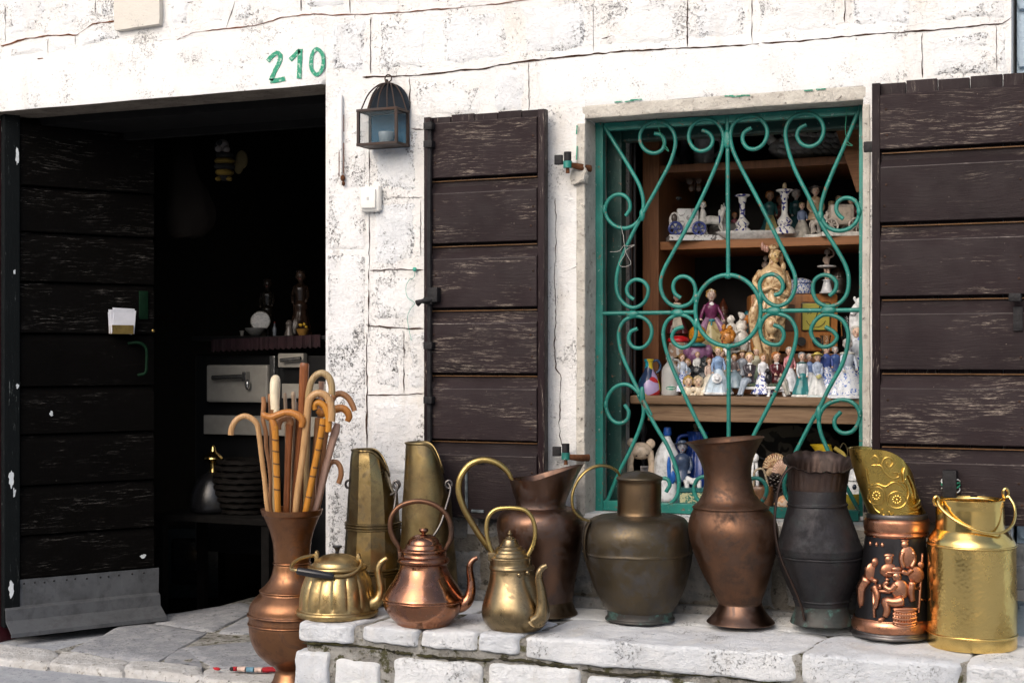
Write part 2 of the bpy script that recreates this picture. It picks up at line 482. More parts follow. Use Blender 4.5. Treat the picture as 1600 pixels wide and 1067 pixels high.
def m_green(name, a, b):
    n = Nt(name); v = n.pos
    f = n.noise(v, 40, 6, .7); g = n.noise(v, 9, 4, .6)
    c = n.mix(n.ramp(g, .35, .65), a, b)
    c = n.mix(n.ramp(f, .6, .66), c, (.16, .085, .05))
    c = n.mix(n.ramp(n.noise(v, 85, 5, .7), .63, .67, 0, .8), c, (.36, .42, .38))
    return n.set(color=c, rough=.42, spec=.5, normal=n.bump(f, .35, .006))
GREEN = m_green("green_iron_paint", (.006, .13, .105), (.011, .18, .145))
GREEND = m_green("green_frame_paint", (.003, .045, .036), (.004, .034, .028))
LETTER = None

WALL_T = .46
def XW(u): return P(u, HOR, 0).x
DOOR_L, DOOR_R, DOOR_T = -4.34, XW(509), 2.10
WIN_L, WIN_R, WIN_T, WIN_B = XW(914), XW(1349), 1.915, .60
END_R, END_L, TOP = XW(1580), -6.2, 3.3

house = thing("stone_house", "whitewashed old stone house front with door opening, window and shutters", "house", (0, 0, 0))
bm = new()
for (x0, x1, z0, z1) in ((END_L, DOOR_L, -.2, TOP), (DOOR_L, DOOR_R, DOOR_T + .14, TOP), (DOOR_R, WIN_L, -.2, TOP),
                         (WIN_L, WIN_R, WIN_T + .16, TOP), (WIN_L, WIN_R, -.2, WIN_B), (WIN_R, END_R, -.2, TOP)):
    box(bm, x0, x1, 0, WALL_T, z0, z1)
obj("wall", bm, W_MORT, house, smooth=False)

def stone(quad, nx=34, ny=20, proud=.0025, edge=.12, rough=.0036, mat=None, Y=0.0, seed=None, name="stone", low=-.003, wob=.022):
    """a dressed stone bedded in the mortar: its uneven rim sinks below the mortar face. quad: photo pixels, top-left first, clockwise"""
    sd_ = random.random() * 50 if seed is None else seed
    q = [P(u, v, Y) for u, v in quad]
    W = (q[1] - q[0]).length; H = (q[0] - q[3]).length
    nx = max(8, int(W / .0085)); ny = max(6, int(H / .0085))
    nx, ny = min(nx, 60), min(ny, 40)
    bm = new(); g = []; lay = bm.verts.layers.float.new('rim')
    for j in range(ny + 1):
        row = []
        for i in range(nx + 1):
            s, t = i / nx, j / ny
            p = (q[0] * (1 - s) + q[1] * s) * (1 - t) + (q[3] * (1 - s) + q[2] * s) * t
            d = min(s * W, (1 - s) * W, t * H, (1 - t) * H)
            wn_ = noise.noise(Vector((p.x * 14, p.z * 14, sd_))) * .5 + noise.noise(Vector((p.x * 45, p.z * 45, sd_ + 9))) * .35
            e = (d + wn_ * wob - wob * .45) / (edge * min(W, H, .22))
            e = max(0, min(1, e)); e = e * e * (3 - 2 * e)
            h = noise.noise(Vector((p.x * 9, p.z * 9, sd_))) + .6 * noise.noise(Vector((p.x * 26, p.z * 26, sd_))) + .35 * noise.noise(Vector((p.x * 70, p.z * 70, sd_)))
            nv = bm.verts.new((p.x, Y - (low + (proud - low) * e + h * rough * e), p.z)); nv[lay] = max(0, min(1, 1.25 - d / .055)); row.append(nv)
        g.append(row)
    for j in range(ny):
        for i in range(nx):
            bm.faces.new((g[j][i], g[j + 1][i], g[j + 1][i + 1], g[j][i + 1]))
    return obj(name, bm, mat or W_STONE, house, sharp=0)

def lineB(u):
    pts = [(560, 121), (600, 121), (640, 119), (720, 110), (760, 107), (822, 96), (885, 89), (960, 82), (1035, 77), (1140, 72), (1255, 64), (1370, 53), (1442, 49), (1514, 42), (1580, 37)]
    for (a, b), (c, d) in zip(pts, pts[1:]):
        if u <= c: return b + (d - b) * (u - a) / (c - a)
    return 37
def lineA(u):
    pts = [(-60, 84), (10, 70), (75, 56), (120, 56), (145, 39), (185, 33), (262, 50), (300, 49), (380, 41), (480, 22), (520, 24), (560, 23), (700, 15), (780, 6), (830, 0), (1000, -18), (1200, -34), (1400, -50), (1600, -66)]
    for (a, b), (c, d) in zip(pts, pts[1:]):
        if u <= c: return b + (d - b) * (u - a) / (c - a)
    return -60
def up(u): return 100 + .082 * (u - 0) * 0    # unused level line
# courses: (left, right) spans; tops and bottoms follow the joint lines
for a, b in ((-190, -95), (-88, 2), (8, 77), (91, 150), (156, 182), (262, 299), (318, 356), (362, 398), (402, 466), (474, 545), (551, 632), (638, 722), (728, 818)):
    stone([(a, lineA(a) - 118), (b, lineA(b) - 118), (b, lineA(b) - 4), (a, lineA(a) - 4)])
for a, b in ((513, 577), (586, 671), (683, 800), (811, 921), (937, 1071), (1077, 1172), (1178, 1318), (1324, 1430), (1447, 1577)):
    stone([(a, lineA(a) + 4), (b, lineA(b) + 4), (b, lineB(b) - 3), (a, lineB(a) - 3)], rough=.004)
for a, b in ((832, 930), (937, 1050), (1056, 1190), (1196, 1330), (1337, 1440), (1447, 1577)):
    stone([(a, lineA(a) - 92), (b, lineA(b) - 92), (b, lineA(b) - 4), (a, lineA(a) - 4)])
# small packing stones over the door lintel
for q in (((-80, 98), (6, 78), (6, 100), (-80, 118)), ((14, 74), (72, 60), (72, 88), (14, 94)), ((80, 60), (108, 60), (106, 84), (80, 86)), ((124, 52), (186, 40), (194, 66), (126, 76)),
          ((228, 58), (260, 56), (262, 68), (228, 70)), ((266, 54), (298, 52), (294, 64), (268, 68))):
    stone(q, proud=.003, mat=W_STONE)
# third course and the pier
for q in (((514, 130), (574, 128), (574, 196), (514, 198)), ((581, 127), (637, 123), (637, 190), (581, 196)), ((646, 123), (756, 112), (756, 186), (646, 192)), ((768, 111), (823, 101), (823, 180), (768, 184)),
          ((1447, 52), (1552, 43), (1552, 122), (1447, 128)), ((1557, 42), (1577, 40), (1577, 121), (1557, 122)),
          ((580, 203), (657, 199), (657, 304), (580, 306)), ((580, 312), (655, 310), (655, 417), (580, 419)), ((580, 426), (657, 424), (657, 506), (580, 508)),
          ((580, 514), (629, 516), (629, 611), (580, 613)), ((635, 516), (672, 517), (672, 610), (635, 611)), ((576, 620), (672, 618), (672, 745), (576, 748)), ((574, 754), (672, 752), (672, 860), (574, 864))):
    stone(q, mat=W_PIER if q[0][1] > 480 else W_STONE)
for q in (((511, 204), (573, 202), (573, 392), (511, 392)), ((511, 396), (572, 396), (572, 640), (511, 640)), ((511, 644), (570, 644), (570, 905), (511, 908))):
    stone(q, mat=W_PIER, proud=.003, edge=.05, rough=.002, wob=.006)
# dark weathered stones between the bench and the sill
for q in (((560, 870), (640, 868), (640, 928), (560, 932)), ((646, 800), (735, 800), (735, 845), (646, 846)), ((646, 852), (760, 850), (760, 930), (646, 932)), ((740, 800), (850, 800), (850, 845), (740, 846)), ((768, 850), (890, 850), (890, 940), (768, 936)),
          ((856, 812), (930, 812), (930, 935), (896, 935)), ((936, 815), (1040, 818), (1040, 940), (936, 935)), ((1046, 818), (1120, 820), (1120, 950), (1046, 945)), ((1126, 822), (1215, 824), (1215, 955), (1126, 950)), ((1221, 824), (1300, 826), (1300, 960), (1221, 955)), ((1306, 828), (1420, 830), (1420, 965), (1306, 960)), ((1426, 830), (1560, 834), (1560, 975), (1426, 968))):
    stone(q, mat=W_GREY, proud=.010, rough=.006)
bm = new(); box(bm, XW(556), END_R, -.0025, .01, .2, WIN_B - .088); obj("base_mortar", bm, m_mossy("dark_base_mortar", (.16, .145, .12), (.24, .22, .19), (.06, .055, .045), .54, .9), house, smooth=False)
# ledge at the wall's foot
bm = new(); a, b = P(560, 930, 0), P(1580, 930, 0)
rock(bm, [(a.x, -.05, .25), (b.x, -.05, .25), (b.x, .02, .25), (a.x, .02, .25), (a.x, -.035, .325), (b.x, -.035, .325), (b.x, .02, .325), (a.x, .02, .325)], cuts=14, k=14, amp=.006, freq=7)
obj("footing_ledge", bm, W_GREY, house)

# lintels: one long whitewashed beam each, its underside bare
def beam(name, x0, x1, z0, z1, y0, y1, mat, amp=.0022):
    bm = new(); n = 6; L = x1 - x0
    for i in range(n):
        pass
    cuts = 12
    rock(bm, [(x0, y0, z0), (x1, y0, z0), (x1, y1, z0), (x0, y1, z0), (x0, y0, z1), (x1, y0, z1), (x1, y1, z1), (x0, y1, z1)], cuts=cuts, k=40, amp=amp, freq=11)
    o = obj(name, bm, mat, house)
    me = o.data
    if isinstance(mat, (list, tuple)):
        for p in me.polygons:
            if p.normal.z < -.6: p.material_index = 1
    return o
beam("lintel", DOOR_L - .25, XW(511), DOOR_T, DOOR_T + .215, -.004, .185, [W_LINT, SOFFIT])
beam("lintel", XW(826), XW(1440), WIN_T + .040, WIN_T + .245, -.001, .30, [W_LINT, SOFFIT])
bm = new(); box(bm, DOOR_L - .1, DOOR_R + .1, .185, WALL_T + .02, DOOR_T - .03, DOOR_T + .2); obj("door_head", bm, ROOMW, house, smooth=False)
# pebbly concrete round the window: head strip, jambs with their reveals, sill
def slab(name, x0, x1, y0, y1, z0, z1, mat, amp=.003, cuts=10, k=30, parent=None, seed=0.0, freq=16):
    bm = new()
    rock(bm, [(x0, y0, z0), (x1, y0, z0), (x1, y1, z0), (x0, y1, z0), (x0, y0, z1), (x1, y0, z1), (x1, y1, z1), (x0, y1, z1)], cuts=cuts, k=k, amp=amp, freq=freq, seed=seed)
    return obj(name, bm, mat, parent or house)
slab("window_head", XW(905), XW(1358), -.0012, .2, WIN_T - .001, WIN_T + .042, CONC)
slab("window_jamb", XW(901), WIN_L + .002, -.005, .22, WIN_B - .02, WIN_T - .004, CONC, cuts=14)
slab("window_jamb", WIN_R - .002, XW(1360), -.005, .22, WIN_B - .02, WIN_T - .004, CONC, cuts=14)
slab("window_sill", WIN_L - .03, WIN_R + .03, -.012, .30, WIN_B - .09, WIN_B - .012, CONC, cuts=10)
slab("crumbled_render", XW(896), XW(919), -.022, .02, ZZ := P(905, 290, 0).z, ZZ + .07, CONC, amp=.014, cuts=6, k=4, freq=30)

# projecting white stone over the door
a, b = P(185, 50, 0), P(255, 44, 0)
bm = new(); rock(bm, [(a.x, -.026, a.z), (b.x, -.026, a.z + .005), (b.x, .02, a.z), (a.x, .02, a.z), (a.x, -.030, a.z + .26), (b.x, -.030, a.z + .26), (b.x, .02, a.z + .26), (a.x, .02, a.z + .26)], cuts=9, k=70, amp=.004, freq=14)
obj("corbel", bm, m_limewash("corbel_stone", (.64, .60, .53), (.58, .56, .52), speck=.5, bump=.5), house)

def crack(pts, wpx_=3.0, mat=CRACK, Y=-.0022, name="crack", jit=.8):
    """an open joint: a narrow uneven ribbon of dirt lying in the joint between the stones"""
    wpx = wpx_ * .62
    q = []
    for (u, v), (u2, v2) in zip(pts, pts[1:]):
        n = max(2, int(math.hypot(u2 - u, v2 - v) / 6))
        for i in range(n): q.append((u + (u2 - u) * i / n, v + (v2 - v) * i / n))
    q.append(pts[-1])
    bm = new(); prev = None
    for i, (u, v) in enumerate(q):
        a = q[max(i - 1, 0)]; b = q[min(i + 1, len(q) - 1)]
        tx, ty = b[0] - a[0], b[1] - a[1]; l = math.hypot(tx, ty) or 1
        nx_, ny_ = -ty / l, tx / l
        k = noise.noise(Vector((u * .09, v * .09, 3.1))); k2 = noise.noise(Vector((u * .05, v * .05, 8.1)))
        ww = max(.25, wpx * (.55 + .9 * k2 + .3 * random.random())) * .5
        if i in (0, len(q) - 1): ww = .15
        off = k * jit * 2
        c = [P(u + nx_ * (off + s * ww), v + ny_ * (off + s * ww), Y) for s in (-1, 1)]
        cur = [bm.verts.new(x) for x in c]
        if prev: bm.faces.new((prev[0], prev[1], cur[1], cur[0]))
        prev = cur
    return obj(name, bm, mat, house, smooth=False)
crack([(0, 72), (10, 70), (40, 61), (75, 56), (120, 55), (145, 38), (183, 33)], 4.0, CRACKR)
crack([(36, 95), (75, 90), (130, 84), (180, 77), (220, 72), (270, 67), (300, 51), (345, 46), (400, 40), (440, 28), (490, 22), (520, 24), (560, 23), (640, 19), (720, 12), (780, 6), (835, -2)], 3.2, CRACKR)
crack([(0, 106), (30, 106), (57, 103)], 2.2)
crack([(566, 121), (640, 119), (675, 116), (720, 110), (760, 107.5), (775, 103), (822, 96), (885, 89), (960, 82), (1035, 77), (1140, 72), (1255, 64), (1370, 53), (1442, 49), (1514, 42), (1566, 37), (1581, 27)], 4.6)
for u, v0, v1, ww in ((470, -4, 18, 3), (547, -4, 21, 2.2), (579, 27, 116, 2.2), (640, 121, 196, 2.8), (826, 98, 176, 2), (1074, -3, 74, 3), (1175, -3, 68, 3.2), (1320, -3, 36, 3.2), (1441, 52, 122, 3), (1557, 41, 110, 2.6), (577, 230, 420, 2), (576, 420, 520, 3), (573, 520, 705, 4), (631, 518, 614, 2.6), (657, 312, 400, 1.8), (927, 10, 80, 1.4), (359, 2, 44, 2.5), (8, 10, 66, 2.6), (149, 0, 26, 1.6), (75, 60, 88, 1.3), (118, 56, 70, 1.3), (226, 54, 72, 1.4)):
    crack([(u + (8 if u == 359 else 0), v0), (u - (6 if u == 359 else 0), v1)], ww)
crack([(578, 423), (620, 421), (662, 422)], 3.2); crack([(574, 509), (620, 512), (662, 514)], 4); crack([(572, 617), (620, 617), (664, 614)], 3.6); crack([(602, 308), (660, 309)], 2.2); crack([(642, 201), (662, 203)], 3)
crack([(869, 480), (866, 540), (869, 575), (876, 585), (875, 640), (874, 680), (880, 700)], 2.6, jit=1.4); crack([(868, 310), (869, 380), (866, 440), (869, 480)], 1.8, jit=1.4); crack([(880, 425), (905, 416), (918, 420)], 1.6)
crack([(262, 8), (302, 3)], 2); crack([(376, 17), (394, 24)], 2); crack([(940, 62), (954, 57)], 2.6)

# green paint smears and the painted house number on the lintel
def m_paint_green():
    n = Nt("green_wall_paint"); v = n.pos
    f = n.noise(v, 110, 6, .7)
    c = n.mix(n.ramp(f, .50, .66), (.035, .25, .155), (.42, .55, .47)); c = n.mix(n.ramp(n.noise(v, 60, 5, .7), .6, .68, 0, .7), c, (.02, .13, .08))
    return n.set(color=c, rough=.8, spec=.2, normal=n.bump(f, .3, .004))
LETTER = m_paint_green()
def brush(pts, wpx, name, Y=-.0068, mat=None, parent=None, closed=False):
    q = catmull([Vector((u, v, 0)) for u, v in pts], 10, closed) if len(pts) > 2 else [Vector((u, v, 0)) for u, v in pts]
    if len(pts) == 2:
        q = [q[0].lerp(q[1], i / 10) for i in range(11)]
    bm = new(); prev = None; first = None
    N = len(q)
    for i in range(N):
        a = q[(i - 1) % N] if closed else q[max(i - 1, 0)]; b = q[(i + 1) % N] if closed else q[min(i + 1, N - 1)]
        t = (b - a).normalized(); nn = Vector((-t.y, t.x, 0))
        ww = wpx * .5 * (1 + .16 * noise.noise(Vector((q[i].x * .3, q[i].y * .3, 1))))
        fr = [P(q[i].x + nn.x * s * ww, q[i].y + nn.y * s * ww, Y) for s in (-1, 1)]
        cur = [bm.verts.new(x) for x in fr]
        if prev: bm.faces.new((prev[0], prev[1], cur[1], cur[0]))
        else: first = cur
        prev = cur
    if closed: bm.faces.new((prev[0], prev[1], first[1], first[0]))
    # the film of paint has a thickness
    r = bmesh.ops.extrude_face_region(bm, geom=bm.faces[:])
    for e in r['geom']:
        if isinstance(e, bmesh.types.BMVert): e.co.y += .0022
    return obj(name, bm, mat or LETTER, parent or house, smooth=False)
n2 = brush([(418, 96), (426, 87), (434, 83), (438, 88), (436, 98), (429, 112), (423, 126)], 6.5, "numeral")
brush([(422, 127), (432, 126), (445, 123)], 7, "numeral_stroke", parent=n2)
n1 = brush([(469, 77), (468, 100), (467, 123)], 7, "numeral")
brush([(453, 94), (461, 86), (468, 79)], 6.5, "numeral_stroke", parent=n1)
brush([(495, 77), (503, 84), (505, 98), (501, 112), (494, 117), (487, 109), (486, 95), (489, 82)], 5.6, "numeral", closed=True)
def smear(pts, wpx, Y): brush(pts, wpx, "paint_smear", Y, LETTER)
for q in (((960, 160), (972, 158.5)), ((976, 159.5), (990, 157)), ((985, 156.5), (1003, 155.5)), ((1132, 150.5), (1146, 149.5)), ((1143, 151.5), (1160, 150)), ((1158, 149), (1172, 149.5)), ((1256, 142), (1270, 141)), ((1275, 140), (1290, 139))): smear(list(q), 1.7, -.0055)
for v0, v1 in ((196, 210), (228, 250), (270, 276)): smear([(901.5, v0), (900.5, v1)], 1.7, -.012)

# rusty flat iron on the pier, wall lines
t = thing("rusty_bracket", "flaking whitewashed iron strip with rust streaks fixed beside the doorway", "bracket", P(536, 290, -.012))
bm = new(); a, b = P(532, 276, 0), P(538, 150, 0)
box(bm, a.x - t.location.x, b.x - t.location.x, -.008, .004, a.z - t.location.z, b.z - t.location.z, .002); obj("strip", bm, W_LINT, t)
bm = new(); ellipsoid(bm, (0, -.002, .026), (.009, .008, .012)); ellipsoid(bm, (.004, -.004, .006), (.006, .007, .009)); obj("rust_lump", bm, RUST, t, sharp=0)
bm = new(); box(bm, .0065, .0095, -.0095, -.0082, .04, .15); box(bm, .007, .009, -.0095, -.0082, .19, .25); box(bm, -.0125, -.0098, -.0095, -.0082, .03, .12); obj("rust_streak", bm, CRACKR, t, smooth=False)

# ------------------------------------------------------------------ ground
def flat(name, pts, z, mat, kind='structure'):
    bm = new(); bm.faces.new([bm.verts.new((x, y, z)) for x, y in pts]); return obj(name, bm, mat, kind=kind, smooth=False)
flat("street", [(-60, -60), (60, -60), (60, .5), (-60, .5)], -.035, ASPH)
pav = tag(bpy.data.objects.new("pavement", None), kind='structure'); link(pav)
def paver(name, q, z, mat, th=.1, cuts=9, amp=.004, k=16, seed=0):
    """q: four photo pixels (front-left, front-right, back-right, back-left) of its worn top"""
    bm = new(); t_ = [G(u, v, z) for u, v in q]
    lo = [Vector((p.x, p.y, z - th)) for p in t_]
    rock(bm, lo + t_, cuts=cuts, k=k, amp=amp, freq=8, seed=seed)
    return obj(name, bm, mat, pav)
paver("kerbstone", [(-120, 1013), (80, 1036), (96, 1015), (-60, 996)], -.004, KERB, amp=.007, k=9)
paver("kerbstone", [(74, 1034), (196, 1046), (204, 1030), (96, 1013)], -.004, KERB, amp=.007, k=9, seed=3)
paver("kerbstone", [(190, 1045), (322, 1056), (318, 1040), (200, 1029)], -.005, KERB, amp=.007, k=9, seed=5)
paver("kerbstone", [(318, 1058), (520, 1078), (520, 1052), (316, 1042)], -.004, KERB, amp=.005, k=12, seed=6)
paver("paving_slab", [(104, 1015), (250, 1033), (330, 985), (205, 968)], -.003, PAVE, amp=.006, seed=8)
paver("paving_slab", [(252, 1034), (318, 1042), (312, 1024), (272, 1004)], -.006, PAVE, amp=.005, seed=9)
paver("paving_slab", [(276, 1010), (340, 1044), (560, 1052), (520, 988)], -.002, PAVE, amp=.004, seed=10)
paver("paving_slab", [(207, 967), (332, 986), (405, 950), (380, 938), ], -.001, PAVE, amp=.006, seed=12)
paver("paving_slab", [(334, 987), (520, 990), (540, 950), (406, 951)], 0, PAVE, amp=.004, seed=13)
paver("paving_slab", [(385, 944), (540, 950), (540, 925), (440, 918)], .001, PAVE, amp=.004, seed=14)
# beneath the slabs
bm = new(); box(bm, -3.86, DOOR_R + .02, -.09, 1.4, -.3, -.009); obj("bedding", bm, B_MOSS, pav, smooth=False)
bm = new(); box(bm, DOOR_R + .02, END_R + 3, -.09, 0.001, -.3, -.02); obj("bedding", bm, B_MOSS, pav, smooth=False)

# dark shop behind the front
room = tag(bpy.data.objects.new("shop_room", None), kind='structure'); link(room)
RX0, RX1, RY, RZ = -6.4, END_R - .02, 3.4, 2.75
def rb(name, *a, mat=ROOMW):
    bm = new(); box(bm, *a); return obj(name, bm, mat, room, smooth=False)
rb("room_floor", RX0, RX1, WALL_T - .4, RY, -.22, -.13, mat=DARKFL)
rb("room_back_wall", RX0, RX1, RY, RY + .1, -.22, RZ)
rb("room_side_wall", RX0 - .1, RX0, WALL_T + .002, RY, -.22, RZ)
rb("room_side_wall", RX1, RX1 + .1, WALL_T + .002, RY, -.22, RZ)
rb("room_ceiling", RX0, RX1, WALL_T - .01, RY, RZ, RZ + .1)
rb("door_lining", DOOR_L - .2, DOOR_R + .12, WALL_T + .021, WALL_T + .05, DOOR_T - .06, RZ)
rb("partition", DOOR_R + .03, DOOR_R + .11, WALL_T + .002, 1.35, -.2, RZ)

# neighbouring bluish wall beyond the right-hand corner
nb = thing("neighbouring_wall", "pale blue painted block wall at the upper corner behind the open shutter", "wall", (END_R, .06, 0))
NBM = m_limewash("blue_wash", (.42, .52, .60), (.36, .46, .56), speck=.5, warm=.0, tint_amt=.5, bump=.6)
bm = new(); box(bm, .01, 3.0, .02, .4, -.3, 3.3); obj("core", bm, NBM, nb, smooth=False)
z = -.3
k = 0
while z < 3.2:
    h = .155 + .03 * random.random()
    x = .012
    while x < 1.4:
        wd = .30 + .12 * random.random()
        bm = new(); rock(bm, [(x, .0, z), (x + wd, .0, z), (x + wd, .03, z), (x, .03, z), (x, .0, z + h), (x + wd, .0, z + h), (x + wd, .03, z + h), (x, .03, z + h)], cuts=4, k=16, amp=.003, seed=k)
        obj("block", bm, NBM, nb); x += wd + .006; k += 1
    z += h + .007

# houses across the street (they shape what the metal mirrors)
opp = thing("facing_house", "plain stone house across the street with dark windows", "house", (-3, -9.2, 0))
OPM = m_mossy("facing_stone", (.13, .115, .10), (.17, .155, .135), (.08, .07, .06), .55, .5)
bm = new(); box(bm, -5.5, 4.2, -.5, 0, -.3, 3.3); obj("wall", bm, OPM, opp, smooth=False)
GLS = m_plain("dark_glass", (.012, .013, .015), .1, .1)
for x in (-4.4, -2.6, -.8, 1.0, 2.8):
    for z0, z1 in ((.9, 2.1), (2.4, 3.1)):
        bm = new(); box(bm, x, x + .8, .005, .03, z0, z1); wn2 = obj("window", bm, GLS, opp, smooth=False)
        bm = new(); box(bm, x - .06, x + .86, .0, .05, z0 - .08, z0 - .005); obj("sill", bm, CONC, wn2, smooth=False)

# ------------------------------------------------------------------ stone bench in front of the window
bench = thing("stone_bench", "long low whitewashed stone bench with mossy joints under the window", "bench", (0, 0, 0))
BZ = .29
def BF(u): return G(u, 972 + (u - 465) * .062, BZ)           # its worn front edge
pl, pr = BF(466), BF(1900)
bm = new()
lo = [Vector((pl.x + .012, pl.y + .017, -.2)), Vector((pr.x, pr.y + .017, -.2)), Vector((pr.x, -.005, -.2)), Vector((pl.x + .02, -.005, -.2))]
rock(bm, lo + [Vector((p.x, p.y, BZ - .008)) for p in lo], cuts=60, k=60, amp=.005, freq=26); obj("mortar_core", bm, B_MOSS, bench)
def topstone(u0, u1, th0, th1, d=.30, seed=0, amp=.006, z=BZ):
    a, b = BF(u0), BF(u1); yb = d
    t_ = [a, b, Vector((b.x + (0.03), min(b.y + yb, -.008), z)), Vector((a.x + .03, min(a.y + yb, -.008), z))]
    lo_ = [Vector((p.x, p.y, z - th)) for p, th in zip(t_, (th0, th1, th1, th0))]
    bm = new(); rock(bm, lo_ + t_, cuts=22, k=11, amp=amp, freq=15, seed=seed); return obj("capstone", bm, B_STONE, bench)
for i, (u0, u1, a, b, d) in enumerate(((462, 549, .062, .060, .34), (562, 652, .045, .055, .25), (653, 744, .055, .055, .36), (745, 808, .055, .06, .28), (812, 1246, .07, .09, .35), (1247, 1503, .09, .09, .36), (1505, 1640, .085, .085, .36))):
    topstone(u0, u1, a, b, d, seed=i * 3.3)
for i, (x0, x1, zl, zr_) in enumerate(((466, 640, .292, .292), (645, 860, .292, .292), (866, 1090, .294, .306), (1096, 1330, .308, .340), (1336, 1470, .332, .304), (1476, 1620, .302, .300))):
    a, b = BF(x0), BF(x1)                    # the back row climbs a little towards the wall
    bm = new(); q = [Vector((a.x + .05, a.y + .352, 0)), Vector((b.x + .046, b.y + .352, 0)), Vector((b.x + .06, -.012, 0)), Vector((a.x + .07, -.012, 0))]
    rock(bm, [Vector((p.x, p.y, BZ - .07)) for p in q] + [Vector((p.x, p.y, h_)) for p, h_ in zip(q, (BZ - .001, BZ - .001, zr_, zl))], cuts=11, k=12, amp=.003, freq=9, seed=30 + i); obj("capstone", bm, B_STONE, bench)
def facestone(u0, u1, v0, v1, seed):
    """a stone in the bench's front"""
    a, b = BF(u0), BF(u1); s0 = F / ((a.x - CX) * -sT + (a.y - CY) * cT); s1 = F / ((b.x - CX) * -sT + (b.y - CY) * cT)
    za = CZ - (v0 - HOR) / s0; zb = CZ - (v0 + (u1 - u0) * .06 - HOR) / s1
    z0 = CZ - (v1 - HOR) / s0
    y0 = .004
    bm = new()
    rock(bm, [(a.x, a.y + y0 - .012, z0), (b.x, b.y + y0 - .012, z0), (b.x, b.y + .14, z0), (a.x, a.y + .14, z0), (a.x, a.y + y0, za), (b.x, b.y + y0, zb), (b.x, b.y + .14, zb), (a.x, a.y + .14, za)], cuts=20, k=12, amp=.0055, freq=17, seed=seed)
    obj("stone", bm, B_STONE, bench)
for i, s in enumerate(((458, 512, 1017, 1100), (521, 591, 1030, 1112), (613, 752, 1028, 1110), (760, 905, 1036, 1120), (915, 1050, 1056, 1130), (1060, 1200, 1066, 1140), (1210, 1380, 1074, 1150), (1390, 1560, 1084, 1160),
                       (470, 600, 1120, 1200), (610, 800, 1120, 1200), (810, 1000, 1130, 1210), (1010, 1250, 1148, 1220))):
    facestone(*s, seed=60 + i)
MOSS = m_mossy("joint_moss", (.05, .045, .03), (.075, .07, .03), (.03, .028, .02), .5, 1.2)
for seg_ in ((470, 596), (600, 640), (646, 770), (776, 900), (906, 1120), (1124, 1290), (1300, 1470)):
    pts_ = []
    for i in range(14):
        u = seg_[0] + (seg_[1] - seg_[0]) * i / 13; p = BF(u); th = .064 + .018 * max(0, min(1, (u - 620) / 250)) + .008 * math.sin(u * .021) + .006 * noise.noise(Vector((u * .03, 2, 5)))
        pts_.append((p.x, p.y + .012, BZ - th - .006))
    bm = new(); tube(bm, pts_, [.0012] + [.0045 + .004 * noise.noise(Vector((i * .9, seg_[0], 1))) for i in range(12)] + [.0012], seg=8, n=5)
    for v_ in bm.verts: v_.co += noise.noise_vector(v_.co * 70) * .004
    obj("mossy_joint", bm, MOSS, bench, sharp=0)
# the bench's end face, seen past the vase
a = BF(464)
for i, (y0, y1, z0, z1) in enumerate(((.02, .22, .0, .20), (.24, .48, -.02, .2), (.5, .64, 0, .21), (.02, .3, -.12, -.015), (.32, .62, -.12, -.04))):
    bm = new(); rock(bm, [(a.x, a.y + y0, z0), (a.x + .1, a.y + y0, z0), (a.x + .1, min(a.y + y1, -.01), z0), (a.x, min(a.y + y1, -.01), z0), (a.x, a.y + y0, z1), (a.x + .1, a.y + y0, z1), (a.x + .1, min(a.y + y1, -.01), z1), (a.x, min(a.y + y1, -.01), z1)], cuts=6, k=8, amp=.006, seed=90 + i); obj("stone", bm, B_STONE, bench)

